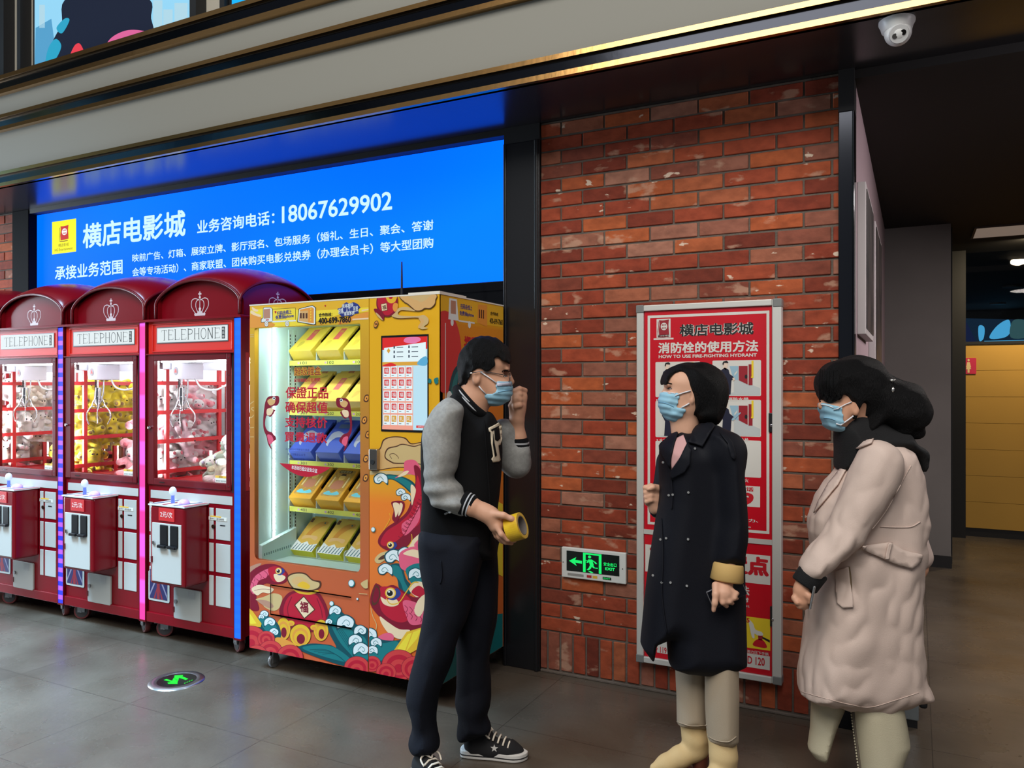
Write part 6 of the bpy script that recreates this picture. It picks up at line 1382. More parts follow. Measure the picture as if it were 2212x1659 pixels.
HM = [mat('paper_white', (216, 214, 206), 0.5), mat('ink_red', (196, 16, 34), 0.5), mat('ink_black', (18, 16, 18), 0.5), mat('ink_navy', (16, 20, 48), 0.5), mat('ink_skin', (226, 206, 186), 0.5), mat('ink_steel', (150, 186, 204), 0.5), mat('ink_yellow', (236, 206, 40), 0.5), mat('ink_rust', (150, 20, 36), 0.5), mat('ink_pale', (190, 196, 196), 0.5)]
mb = MB()
def HB(m, pts, k=1): mb.flat(hq(pts), hput(k), 0, m)
def HT(s, xl, xr, yt, yb, m, k=3, bold=0.015):
    a, b_ = hq([(xl, yt)])[0], hq([(xl, yb)])[0]; c = hq([(xr, yt)])[0]
    letters(mb, s, a[0], c[0], b_[1], a[1], hput(k), d=0, m=m, bold=bold)
def frame_line(u0, u1, v0, v1, w_, k=1):
    for q in ((u0, u1, v0, v0 + w_), (u0, u1, v1 - w_, v1), (u0, u0 + w_, v0 + w_, v1 - w_), (u1 - w_, u1, v0 + w_, v1 - w_)): mb.flat([(q[0], q[2]), (q[1], q[2]), (q[1], q[3]), (q[0], q[3])], hput(k), 0, PW)
TLq = hq([(1399, 682)])[0]; BRq = hq([(1662, 1166)])[0]; TRq = hq([(1662, 672)])[0]
frame_line(TLq[0], TRq[0], zsplit + 0.046, TLq[1], 0.013)
A0, A1 = hq([(1420, 728)])[0], hq([(1446, 690)])[0]
mb.flat([(A0[0] - 0.004, A0[1] - 0.004), (A1[0] + 0.006, A0[1] - 0.004), (A1[0] + 0.006, A1[1] + 0.004), (A0[0] - 0.004, A1[1] + 0.004)], hput(1), 0, PW)
logo(mb, A0[0], A1[0], A0[1], A1[1], lambda u, v, d: (u, yf - 0.0009 - d, v), (PK, PW, PK))
HT('横店影视', 1421, 1446, 723, 729, PB, 4, 0.0)
mb.flat(hq([(1412, 731), (1455, 729.5), (1455, 733), (1412, 734.5)]), hput(1), 0, PW)
HT('横店电影城', 1468, 1628, 701, 727, PW, 2, 0.06); HT('横店电影城', 1468, 1628, 701, 727, PB, 3, 0.022)
HT('消防栓的使用方法', 1422, 1638, 740, 764, PW, 2, 0.03); HT('HOW TO USE FIRE-FIGHTING HYDRANT', 1423, 1635, 767, 774, PW, 2, 0.03)
cap_ = [['1.打开箱门', '2.展开消防水带'], ['3.水带接上栓口', '4.水带接上消防水枪'], ['5.打开水阀门', '6.对准火源进行灭火']]
for r_, (yl, yb) in enumerate(((782, 855), (866, 941), (952, 1027))):
    for c, (xl, xr) in enumerate(((1416, 1513), (1539, 1644))):
        dy = 0 if c == 0 else -3
        P = hq([(xl, yb + dy + 3), (xr, yb + dy + 1), (xr, yl + dy - 1), (xl, yl + dy)]); u0, u1, v0, v1 = P[0][0], P[1][0], P[0][1], P[3][1]
        mb.flat(rrect(u0, u1, v0, v1, 0.006), hput(1), 0, PW)
        HT(cap_[r_][c], xl + 2, xl + (60 if c == 0 else 78), yb + dy + 6, yb + dy + 14, PW, 2, 0.02)
        if r_ < 2 or c == 0:
            q = lambda u, v: (u0 + (u1 - u0) * u, v0 + (v1 - v0) * v)
            def HQ(m, pts, k): mb.flat([q(*p) for p in pts], hput(k), 0, m)
            HQ(PD, [(0.02, 0.02), (0.98, 0.02), (0.98, 0.22), (0.62, 0.42), (0.45, 0.46), (0.45, 0.1)], 2)
            HQ(PG, [(0.44, 0.46), (0.54, 0.44), (0.54, 0.84), (0.36, 0.84)], 2); HQ(PW, [(0.46, 0.56), (0.52, 0.66), (0.52, 0.72), (0.46, 0.62)], 3)
            HQ(PK, [(0.55, 0.44), (0.73, 0.32), (0.73, 0.84), (0.55, 0.84)], 3); HQ(PK, [(0.75, 0.30), (0.83, 0.30), (0.83, 0.88), (0.75, 0.88)], 3); HQ(PY, [(0.81, 0.98), (0.85, 0.98), (0.85, 0.50), (0.80, 0.50), (0.80, 0.54), (0.81, 0.54)], 4)
            mb.flat([q(0.70 + 0.03 * math.cos(t), 0.54 + 0.06 * math.sin(t)) for t in [2 * PI * i / 12 for i in range(12)]], hput(4), 0, PB)
            HQ(PN, [(0.20, 0.04), (0.38, 0.04), (0.40, 0.44), (0.46, 0.48), (0.44, 0.54), (0.36, 0.62), (0.34, 0.74), (0.26, 0.80), (0.18, 0.72), (0.15, 0.60), (0.22, 0.44)], 4)
            HQ(PS, [(0.23, 0.78), (0.29, 0.72), (0.31, 0.80), (0.33, 0.90), (0.26, 0.96), (0.22, 0.90)], 4); HQ(PB, [(0.21, 0.90), (0.23, 0.97), (0.30, 0.99), (0.34, 0.95), (0.32, 0.92), (0.25, 0.93), (0.23, 0.86)], 5)
            HQ(PS, [(0.42, 0.50), (0.46, 0.52), (0.47, 0.44), (0.43, 0.42)], 5)
            if r_ == 1: HQ(PG, [(0.40, 0.46), (0.43, 0.42), (0.60, 0.64), (0.58, 0.66)], 6)
P = hq([(1420, 1103), (1642, 1096), (1642, 1051), (1420, 1047)]); mb.flat([(P[0][0], P[1][1]), P[1], P[2], (P[0][0], P[2][1])], hput(1), 0, PW)
HT('火警电话', 1562, 1628, 1049, 1058, PR, 2, 0.03); HT('119', 1562, 1628, 1061, 1087, PR, 2, 0.05)
HT('提高检查消除火灾隐患的能力、', 1440, 1638, 1107, 1114, PW, 2, 0.02); HT('组织扑救初起火灾的能力。', 1440, 1622, 1119, 1126, PW, 2, 0.02)
mb.obj('printed_notice', HM, up)
mb = MB()
P = hq([(1394, 1244), (1664, 1264), (1664, 1201), (1394, 1182)]); V0, V1 = P[1][1], P[2][1]; u0, u1 = P[0][0], P[1][0]
mb.flat([(u0, V0), (u1, V0), (u1, V1), (u0, V1)], hput(1), 0, PW)
HT('灭火器放置点', 1402, 1661, 1180, 1219, PR, 2, 0.05)
HT('使用方法', 1530, 1619, 1256, 1276, PW, 2, 0.03); HT('灭火器材', 1540, 1618, 1282, 1292, PW, 2, 0.02); HT('Fire Equipment', 1540, 1619, 1297, 1304, PW, 2, 0.01)
Q_ = hq([(1611, 1398), (1664, 1406), (1664, 1338), (1611, 1332)]); pw_ = Q_[1][0] - Q_[0][0]
for n_ in range(5):
    a = Q_[0][0] - (4 - n_) * (pw_ + 0.012); v0, v1 = Q_[1][1], Q_[2][1]
    f = lambda pts: [(a + pw_ * x, v0 + (v1 - v0) * y) for x, y in pts]
    mb.flat([(a, v0), (a + pw_, v0), (a + pw_, v1), (a, v1)], hput(1), 0, PY)
    mb.flat(f(spline([(0.3, 0.1), (0.45, 0.3), (0.72, 0.3), (0.85, 0.08)], 4)), hput(2), 0, PR); mb.flat(f([(0.52, 0.3), (0.68, 0.3), (0.70, 0.50), (0.50, 0.50)]), hput(2), 0, PK)
    mb.flat(f(spline([(0.12, 0.9), (0.3, 0.8), (0.4, 0.62), (0.66, 0.56), (0.7, 0.46), (0.5, 0.44), (0.36, 0.48), (0.36, 0.34), (0.26, 0.36), (0.18, 0.6)], 5)), hput(3), 0, PW); mb.flat(f([(0.68, 0.42), (0.98, 0.34), (0.98, 0.26), (0.68, 0.36)]), hput(2), 0, PB)
    letters(mb, str(n_ + 1), a + 0.004, a + 0.018, v1 - 0.028, v1 - 0.006, hput(3), d=0, m=PR, bold=0.03)
HT('用力压下手柄', 1614, 1660, 1403, 1410, PW, 2, 0.01)
P = hq([(1410, 1413), (1663, 1448), (1663, 1418), (1410, 1384)]); u0, u1 = P[0][0], P[1][0]; V0, V1 = P[1][1], P[2][1]
mb.flat([(u0, V0), (u1, V0), (u1, V1), (u0, V1)], hput(1), 0, PW)
HT('火警 119', 1400, 1440, 1390, 1407, PR, 2, 0.02); HT('FIRST AID 120', 1562, 1652, 1408, 1425, PR, 2, 0.02)
TL2 = hq([(1397, 1178)])[0]; mb.flat([(u1 + 0.012, 0.06), (u1 + 0.016, 0.06), (u1 + 0.016, zsplit - 0.03), (u1 + 0.012, zsplit - 0.03)], hput(1), 0, PW)
mb.obj('printed_notice', HM, lo)
for dr, (xl, xr, yt, yb) in ((up, (1661, 1672, 892, 933)), (lo, (1664, 1676, 1310, 1352))):
    a, b_ = hq([(xl, yb)])[0], hq([(xr, yt)])[0]
    mb = MB(); mb.box(a[0], b_[0], yf - 0.010, yf, a[1], b_[1]); h = mb.obj('lock', mat('lock_black', (34, 34, 36), 0.3), dr, bevel=0.002)
    c = ((a[0] + b_[0]) / 2, a[1] + 0.35 * (b_[1] - a[1])); mb = MB(); mb.ball((c[0], yf - 0.011, c[1]), (0.006, 0.004, 0.008), 6); mb.obj('latch', M_steel, h, smooth=True)
# ------------------------------------------------------------------ people: figures measured at their own distance
from mathutils.geometry import delaunay_2d_cdt
def poly_sd(P, U, Z):                                   # signed distance to a closed outline
    P = np.asarray(P, np.float32); d = np.full(U.shape, 1e9, np.float32); ins = np.zeros(U.shape, bool)
    for i in range(len(P)):
        a = P[i - 1]; b = P[i]; ex, ez = b - a; wx, wz = U - a[0], Z - a[1]
        t = np.clip((wx * ex + wz * ez) / (ex * ex + ez * ez + 1e-12), 0, 1)
        d = np.minimum(d, (wx - t * ex) ** 2 + (wz - t * ez) ** 2)
        c = ((a[1] > Z) != (b[1] > Z)); 
        if abs(ez) > 1e-9: ins ^= c & (U < a[0] + (Z - a[1]) * ex / ez)
    d = np.sqrt(d); return np.where(ins, -d, d)
class Fig:
    def __init__(s, px0, zc0, zoom=(0, 0, 1.0)):
        s.zc0 = zc0; s.u0 = (px0 - CX) / FPX * zc0; w0 = at(px0, HY, zc0); s.loc = (w0.x, w0.y, 0.0); s.z = zoom
    def zoom(s, ox, oy, sc): s.z = (ox, oy, sc); return s
    def px(s, X, Y): return (s.z[0] + X / s.z[2], s.z[1] + Y / s.z[2])
    def p(s, X, Y, d=0.0):                              # place read at zoomed-view X, Y, d metres nearer than the figure's own plane
        px, py = s.px(X, Y); zc = s.zc0 - d
        return np.array(((px - CX) / FPX * zc - s.u0, -d, EYE + (HY - py) / FPX * zc))
    def pts(s, L): return [s.p(*q) for q in L]
    def outline(s, pts, d=0.0, n=5, smooth=True):
        Q = [s.p(X, Y, d) for X, Y in pts]; P = [(q[0], q[2]) for q in Q]
        return spline(P, n) if smooth else P
    def eye_local(s): 
        return Vector((-s.u0, -s.zc0, EYE))
def pillow(S, fig, pts, d0, th, R, k=0.015, op='u', smooth=True, dz=None, p=2.0):
    """rounded volume with a given side outline; d0 its middle towards the viewer, th half thickness, R edge rounding; dz: [(z, d)] middle by height"""
    P = fig.outline(pts, d0, 4, smooth); A = np.array(P); lo = A.min(0); hi = A.max(0)
    zs = None
    if dz: zz = sorted(dz); zs = (np.array([q[0] for q in zz]), np.array([q[1] for q in zz]))
    def fn(X, Y, Z):
        sd = poly_sd(P, X[:, 0, :], Z[:, 0, :])[:, None, :]
        c = -(np.interp(Z, zs[0], zs[1]) if zs else d0)
        T = np.abs(Y - c) * (R / th)
        q = np.maximum(sd + R, 0)
        return (q ** p + T ** p) ** (1 / p) - R
    ds = [q[1] for q in dz] if dz else [d0]
    S._p(fn, (lo[0], -max(ds) - th, lo[1]), (hi[0], -min(ds) + th, hi[1]), op, k); return S
def clad(S, fig, head, th, R, off, cut, ell=None, k=0.012, zl=None):
    """a layer lying over the head, trimmed to an outline"""
    P = fig.outline(head, 0.0, 4); Cq = fig.outline(cut, 0.0, 4); A = np.array(P); lo = A.min(0) - 0.03; hi = A.max(0) + 0.03
    ec = fig.p(*ell[0]) if ell else None
    def fn(X, Y, Z):
        U, V = X[:, 0, :], Z[:, 0, :]
        q = np.maximum(poly_sd(P, U, V)[:, None, :] + R, 0); d = np.sqrt(q * q + (np.abs(Y) * (R / th)) ** 2) - R
        if ell:
            u, v, w_ = (X - ec[0]) / ell[1][0], (Y - ec[1]) / ell[1][1], (Z - ec[2]) / ell[1][2]
            d = np.minimum(d, (np.sqrt(u * u + v * v + w_ * w_) - 1) * min(ell[1]))
        return np.maximum(d - off, poly_sd(Cq, U, V)[:, None, :])
    S._p(fn, (lo[0], -th - 0.03, lo[1]), (hi[0], th + 0.03, hi[1]), 'u', k); return S
class Surf:                                             # finds places on a finished skin as seen from where the photo was taken
    def __init__(s, fig, *PQ):
        V = []; F = []
        for P, Q in PQ:
            o = len(V); V += [tuple(x) for x in P]; F += [tuple(int(i) + o for i in q) for q in Q]
        s.t = BVHTree.FromPolygons([Vector(v) for v in V], F); s.f = fig; s.e = fig.eye_local()
    def hit(s, X, Y, off=0.004):
        q = Vector(s.f.p(X, Y, 0.0)); dr = (q - s.e).normalized()
        l, n, i, dist = s.t.ray_cast(s.e, dr)
        if l is None: return None
        if n.dot(dr) > 0: n = -n
        return l + n * off * 0.6 - dr * off * 0.6
def patch(surf, pts, name, m, parent, off=0.004, thick=0.003, step=None, smooth=True, n=4):
    B = spline(pts, n) if smooth else []
    if not smooth:
        for i in range(len(pts)):
            a, b = pts[i - 1], pts[i]; k_ = max(1, int(math.hypot(b[0] - a[0], b[1] - a[1]) / 25))
            for j in range(k_): B.append((a[0] + (b[0] - a[0]) * j / k_, a[1] + (b[1] - a[1]) * j / k_))
    xs = [q[0] for q in B]; ys = [q[1] for q in B]; step = step or max(8, (max(xs) - min(xs)) / 14)
    U, Z = np.meshgrid(np.arange(min(xs) + step / 2, max(xs), step), np.arange(min(ys) + step / 2, max(ys), step)); sd = poly_sd(B, U.astype(np.float32), Z.astype(np.float32))
    I = [(float(u), float(z)) for u, z, d in zip(U.ravel(), Z.ravel(), sd.ravel()) if d < -step * 0.45]
    vs_, es_, fs_, *_ = delaunay_2d_cdt([Vector(q) for q in B + I], [(i, (i + 1) % len(B)) for i in range(len(B))], [], 1, 1e-4)
    H = [surf.hit(v[0], v[1], off) for v in vs_]
    ok = [i for i, h in enumerate(H) if h is not None]
    if not ok: return None
    for i, h in enumerate(H):
        if h is None:
            j = min(ok, key=lambda q: (vs_[q][0] - vs_[i][0]) ** 2 + (vs_[q][1] - vs_[i][1]) ** 2)
            d = -H[j].y; H[i] = Vector(surf.f.p(vs_[i][0], vs_[i][1], d))
    mb = MB(); mb.add(H, [tuple(f) for f in fs_]); o = mb.obj(name, m, parent, smooth='all')
    sol = o.modifiers.new('thickness', 'SOLIDIFY'); sol.thickness = thick; sol.offset = 0.0
    return o
def thread(surf, pts, r, name, m, parent, off=0.003, n=6, smooth=True, mb=None):
    B = spline(pts, n, False) if smooth else pts
    H = [h for h in (surf.hit(x, y, off) for x, y in B) if h is not None]
    if len(H) < 2: return None
    if mb is not None: mb.tube(H, r, 6); return None
    q = MB(); q.tube(H, r, 6); return q.obj(name, m, parent, smooth='all')
def button(surf, X, Y, r, name, m, parent):
    h = surf.hit(X, Y, 0.003)
    if h is None: return
    dr = (h - surf.e).normalized(); mb = MB(); mb.cyl(h + dr * 0.004, h - dr * 0.003, r, r * 0.8, 14); mb.obj(name, m, parent)
def person_obj(fig, P, Q, m, label):
    o = skin_obj('person', P, Q, m, None, relax=2); o.location = fig.loc; o.rotation_euler = (0, 0, YAW)
    return tag(o, label, 'person')
def folds(amp, f, seed=1, an=(1, 1, 0.7), ridge=False, n=16):
    r_ = np.random.default_rng(seed); K = r_.normal(size=(n, 3)); K /= np.linalg.norm(K, axis=1)[:, None]; K *= (f * r_.uniform(0.5, 1.6, n))[:, None] * np.array(an); ph = r_.uniform(0, 6.28, n)
    def g(X, Y, Z):
        w_ = 0.0
        for k_, p_ in zip(K, ph): w_ = w_ + np.sin(k_[0] * X + k_[1] * Y + k_[2] * Z + p_)
        w_ = w_ / math.sqrt(n / 2)
        return amp * (0.6 - np.abs(w_)) if ridge else amp * w_
    return g
M_skin = mat('skin', (214, 160, 130), 0.5, vary=0.08, vscale=18, spec=0.35)
M_skin2 = mat('skin_fair', (222, 172, 144), 0.5, vary=0.07, vscale=18, spec=0.35)
M_hair = mat('black_hair', (11, 10, 11), 0.62, bump=0.9, bscale=520, stretch=(1, 1, 0.10), spec=0.22)
M_mask = mat('mask_blue', (150, 198, 220), 0.8, vary=0.05, vscale=30)
M_strap = mat('mask_white', (226, 226, 230), 0.7)
M_eyew = mat('eye_white', (226, 220, 214), 0.25); M_eyed = mat('eye_dark', (26, 18, 16), 0.15)
def eye_on(surf, X, Y, w_, h_, parent, fac=1, closed=False):   # almond eye with lid line
    pts = [(X - w_, Y), (X - w_ * .3, Y - h_), (X + w_ * .4, Y - h_ * .8), (X + w_, Y + h_ * .2), (X + w_ * .3, Y + h_ * .8), (X - w_ * .5, Y + h_ * .7)]
    e = patch(surf, pts, 'eye', M_eyew, parent, off=0.0012, thick=0.0012, n=3)
    if e: patch(surf, [(X + fac * w_ * .15 + q * math.cos(t), Y - h_ * .05 + h_ * .85 * math.sin(t)) for q in (h_ * .8,) for t in [2 * PI * i / 10 for i in range(10)]], 'iris', M_eyed, e, off=0.0024, thick=0.001, n=2)
    thread(surf, [(X - w_ * 1.1, Y + h_ * .1), (X - w_ * .3, Y - h_ * 1.05), (X + w_ * .4, Y - h_ * .9), (X + w_ * 1.1, Y + h_ * .2)], 0.0013, 'eyelid', M_eyed, parent, off=0.002)

# ------------------------------------------------------------------ man in the varsity jacket
F1 = Fig(1015, 3.20).zoom(860, 700, 3.073)
d_feet = [(0.0, 0.03), (0.95, 0.02)]
S = Soft()
# head, looking right
HEAD1 = [(440, 350), (430, 250), (470, 170), (560, 120), (650, 130), (712, 190), (738, 250), (742, 290), (734, 325), (752, 385), (746, 420), (748, 450), (738, 500), (705, 528), (640, 540), (585, 520), (540, 470), (480, 420)]
pillow(S, F1, HEAD1, 0.0, 0.079, 0.075, p=2.0)
S.ell(F1.p(560, 250, 0), (0.088, 0.082, 0.088), 0.03)
S.cap(F1.p(736, 330, 0), F1.p(752, 384, 0), 0.008, 0.013, 0.012)
for sd in (1, -1):
    S.ell(F1.p(718, 322, sd * 0.034), (0.014, 0.02, 0.011), 0.012, 's')
    S.ell(F1.p(724, 300, sd * 0.030), (0.010, 0.022, 0.008), 0.012)
    S.ell(F1.p(690, 400, sd * 0.040), (0.026, 0.022, 0.026), 0.02)
    S.ell(F1.p(520, 350, sd * 0.079), (0.017, 0.011, 0.031), 0.008); S.ell(F1.p(524, 346, sd * 0.092), (0.009, 0.008, 0.019), 0.005, 's')
S.chain([F1.p(520, 400, 0), F1.p(500, 500, 0), F1.p(480, 600, 0)], [0.060, 0.058, 0.070], 0.03)
# trunk and limbs inside the clothes
S.tower([(0.90, *F1.p(400, 1500)[:2], 0.10, 0.08), (1.05, *F1.p(420, 1300)[:2], 0.10, 0.08), (1.25, *F1.p(440, 900)[:2], 0.10, 0.09), (1.34, *F1.p(450, 720)[:2], 0.08, 0.09)], 0.03)
S.chain([F1.p(310, 640, 0.15), F1.p(275, 1070, 0.165), F1.p(390, 1190, 0.18), F1.p(480, 1207, 0.20)], [0.036, 0.028, 0.025, 0.033], 0.03)
S.chain([F1.p(470, 1205, 0.20), F1.p(570, 1248, 0.20), F1.p(625, 1275, 0.20)], [0.036, 0.031, 0.029], 0.02)
# near hand closed round the tape roll
S.chain([F1.p(615, 1272, 0.20), F1.p(655, 1330, 0.195)], [0.030, 0.034], 0.02, flat=((0, 1, 0), 1.15))
S.chain([F1.p(640, 1262, 0.225), F1.p(700, 1270, 0.240), F1.p(752, 1292, 0.240), F1.p(786, 1312, 0.235)], [0.016, 0.012, 0.0105, 0.008], 0.008)
for (q, rr_) in (([(655, 1340, 0.225), (685, 1396, 0.235), (728, 1430, 0.225), (774, 1440, 0.200)], 0.0105), ([(650, 1350, 0.205), (672, 1412, 0.205), (712, 1446, 0.195), (754, 1456, 0.175)], 0.0108), ([(640, 1350, 0.185), (652, 1405, 0.180), (688, 1440, 0.170), (724, 1454, 0.155)], 0.0102), ([(632, 1340, 0.165), (640, 1385, 0.158), (664, 1420, 0.150), (692, 1436, 0.140)], 0.009)):
    S.chain([F1.p(*t) for t in q], [rr_ * 1.1, rr_, rr_ * .95, rr_ * .8], 0.006)
# far arm raised, fist by the face
S.chain([F1.p(640, 720, -0.10), F1.p(720, 800, -0.14), F1.p(784, 924, -0.15), F1.p(795, 760, -0.13), F1.p(788, 620, -0.12)], [0.028, 0.03, 0.034, 0.034, 0.028], 0.02)
S.chain([F1.p(788, 625, -0.12), F1.p(796, 560, -0.12), F1.p(812, 490, -0.12)], [0.028, 0.030, 0.030], 0.02, flat=((0, 1, 0), 1.25))
for k in range(4):
    y = 446 + 33 * k; dd = -0.098 + 0.004 * k
    S.chain([F1.p(842 - 4 * k, y - 4, dd - 0.02), F1.p(806, y - 16 + 3 * k, dd + 0.012), F1.p(766 + 3 * k, y, dd + 0.016), F1.p(764 + 5 * k, y + 22, dd - 0.004), F1.p(792, y + 28, dd - 0.008)], [0.0125, 0.0118, 0.011, 0.0105, 0.009], 0.005)
S.chain([F1.p(762, 588, -0.110), F1.p(752, 540, -0.092), F1.p(770, 500, -0.074), F1.p(792, 492, -0.070)], [0.016, 0.0125, 0.011, 0.009], 0.007)
# legs and feet
F1.zoom(860, 1150, 3.259)
S.chain([F1.p(350, 0, 0.04), F1.p(320, 300, 0.08), F1.p(250, 850, 0.08), F1.p(185, 1480, 0.08)], [0.06, 0.05, 0.034, 0.024], 0.03)
S.chain([F1.p(480, 0, -0.03), F1.p(520, 300, -0.07), F1.p(520, 850, -0.07), F1.p(530, 1390, -0.07)], [0.06, 0.05, 0.036, 0.026], 0.03)
P1, Q1 = S.mesh(0.0042)
man = person_obj(F1, P1, Q1, M_skin, 'man in black and grey varsity jacket holding yellow tape beside the vending machine')
B1 = Surf(F1, (P1, Q1)); F1.zoom(860, 700, 3.073)
# hair
S = Soft()
HAIR1 = [(404, 398), (396, 330), (400, 250), (430, 168), (500, 104), (570, 84), (652, 98), (712, 140), (742, 188), (746, 236), (736, 262), (700, 246), (664, 222), (640, 236), (646, 276), (624, 300), (590, 322), (552, 296), (500, 312), (478, 360), (452, 402), (424, 414)]
pillow(S, F1, HAIR1, 0.0, 0.086, 0.075)
clad(S, F1, HEAD1, 0.079, 0.075, 0.016, HAIR1, ((560, 250, 0), (0.088, 0.082, 0.088)))
PH, QH = S.mesh(0.0045, noise=folds(0.0014, 160, 5))
skin_obj('hair', PH, QH, M_hair, man)
# mask with ear loops
S = Soft()
MASK1 = [(652, 388), (700, 384), (748, 384), (758, 420), (756, 462), (728, 512), (664, 540), (612, 542), (588, 505), (574, 462), (650, 456)]
pillow(S, F1, MASK1, 0.0, 0.068, 0.055, smooth=False); clad(S, F1, HEAD1, 0.079, 0.075, 0.006, MASK1)
PM, QM = S.mesh(0.0042, noise=lambda X, Y, Z: 0.0016 * np.sin(260 * Z + 30 * X))
mask = skin_obj('face_mask', PM, QM, M_mask, man)
BM = Surf(F1, (PH, QH), (P1, Q1), (PM, QM))
patch(BM, [(654, 390), (745, 387), (750, 408), (656, 412)], 'nose_band', mat('mask_lilac', (196, 198, 216), 0.8), mask, off=0.003, smooth=False)
thread(BM, [(655, 392), (600, 352), (545, 316)], 0.0028, 'ear_loop', M_strap, mask, smooth=False); thread(BM, [(582, 462), (556, 436), (536, 410)], 0.0028, 'ear_loop', M_strap, mask, smooth=False)
thread(BM, [(662, 452), (700, 446), (752, 436)], 0.0014, 'pleat', mat('mask_shade', (120, 172, 200), 0.8), mask, off=0.001)
eye_on(B1, 712, 346, 13, 4.5, man)
patch(B1, [(690, 312), (712, 303), (738, 310), (738, 316), (712, 312), (692, 319)], 'eyebrow', M_hair, man, off=0.0015, thick=0.002, n=2)
# glasses
gl = bpy.data.objects.new('glasses', None); C.objects.link(gl); gl.parent = man; gl.empty_display_size = 0.05
Mwire = mat('glasses_wire', (110, 108, 110), 0.25, metal=0.9)
mb = MB(); mb.tube([Vector(F1.p(484, 326, 0.094)), Vector(F1.p(545, 314, 0.096)), Vector(F1.p(640, 326, 0.083)), Vector(F1.p(722, 342, 0.066))], 0.0018, 6); mb.obj('temple', Mwire, gl, smooth='all')
mb = MB(); mb.tube([Vector(F1.p(545, 314, -0.096)), Vector(F1.p(722, 342, -0.066))], 0.0018, 6); mb.obj('temple', Mwire, gl, smooth='all')
for sd in (1, -1):
    c = Vector(F1.p(736, 358, sd * 0.036)); rim = [c + Vector((0.004 * math.sin(t) - 0.012 * math.cos(t) * sd * -1 * 0.3, -sd * 0.027 * math.cos(t), 0.019 * math.sin(t))) for t in [2 * PI * i / 22 for i in range(22)]]
    mb = MB(); mb.tube(rim, 0.0014, 6, closed=True); mb.obj('rim', Mwire, gl, smooth='all'); mb = MB(); mb.poly(rim); mb.obj('lens', M_glass, gl)
mb = MB(); mb.tube([Vector(F1.p(742, 345, 0.010)), Vector(F1.p(748, 342, 0)), Vector(F1.p(742, 345, -0.010))], 0.0016, 6); mb.obj('bridge', Mwire, gl, smooth='all')
mb = MB(); mb.ball(F1.p(486, 326, 0.094), (0.006, 0.003, 0.003), 5); mb.obj('temple_tip', mat('tip_white', (230, 226, 220), 0.4), gl, smooth='all')
# jacket
Mjb = mat('jacket_black', (11, 11, 13), 0.9, bump=0.25, bscale=420, spec=0.2); Mjg = mat('jacket_grey', (158, 157, 153), 0.9, bump=0.3, bscale=420, vary=0.18, vscale=70); Mstripe = mat('jacket_stripe', (176, 176, 178), 0.85)
S = Soft()
pillow(S, F1, [(392, 452), (330, 500), (250, 555), (190, 640), (156, 740), (150, 900), (158, 1050), (166, 1200), (160, 1320), (166, 1420), (148, 1470), (200, 1530), (310, 1572), (440, 1580), (560, 1562), (652, 1536), (652, 1400), (668, 1250), (688, 1100), (694, 920), (690, 780), (660, 660), (610, 585), (560, 596), (520, 560), (450, 480)], 0.0, 0.155, 0.11, p=2.2)
PJ, QJ = S.mesh(0.0065, noise=folds(0.0028, 26, 11))
jk = skin_obj('jacket', PJ, QJ, Mjb, man)
S = Soft()
pillow(S, F1, [(330, 488), (400, 520), (440, 566), (424, 650), (418, 760), (412, 860), (396, 950), (378, 1010), (404, 1066), (446, 1112), (474, 1180), (440, 1262), (384, 1268), (300, 1236), (222, 1192), (182, 1110), (174, 1000), (166, 860), (160, 740), (186, 640), (246, 550)], 0.165, 0.085, 0.075)
def sleeve_noise(X, Y, Z):
    return 0.0055 * np.sin(95 * (Z - 0.25 * X) + 2.0 * np.sin(9 * X)) * np.exp(-((Z - 1.13) / 0.09) ** 2) + folds(0.003, 34, 12, (1, 1, 1), True)(X, Y, Z)
PS, QS = S.mesh(0.006, noise=sleeve_noise); sl = skin_obj('sleeve', PS, QS, Mjg, man)
S = Soft(); S.chain([F1.p(700, 720, -0.13), F1.p(750, 890, -0.15), F1.p(786, 926, -0.15), F1.p(797, 850, -0.135)], [0.060, 0.058, 0.060, 0.052], 0.02)
PS2, QS2 = S.mesh(0.006, noise=folds(0.003, 40, 13, (1, 1, 1), True)); skin_obj('sleeve', PS2, QS2, Mjg, man)
def cuff(a, b, r0, r1, name='cuff'):
    a = Vector(a); b = Vector(b); mb = MB(); mb.tube([a, a.lerp(b, .1), a.lerp(b, .5), a.lerp(b, .9), b], [r0 * .9, r0, (r0 + r1) / 2, r1, r1 * .86], 24); o = mb.obj(name, Mjb, man, smooth='all')
    for t in (0.42, 0.68):
        c = a.lerp(b, t); r_ = r0 + (r1 - r0) * t; mb = MB(); mb.tube([c - (b - a) * 0.05, c + (b - a) * 0.05], r_ * 1.03, 24); mb.obj('stripe', Mstripe, o, smooth=True)
cuff(F1.p(425, 1182, 0.19), F1.p(505, 1215, 0.20), 0.048, 0.041); cuff(F1.p(796, 862, -0.135), F1.p(798, 752, -0.13), 0.050, 0.043)
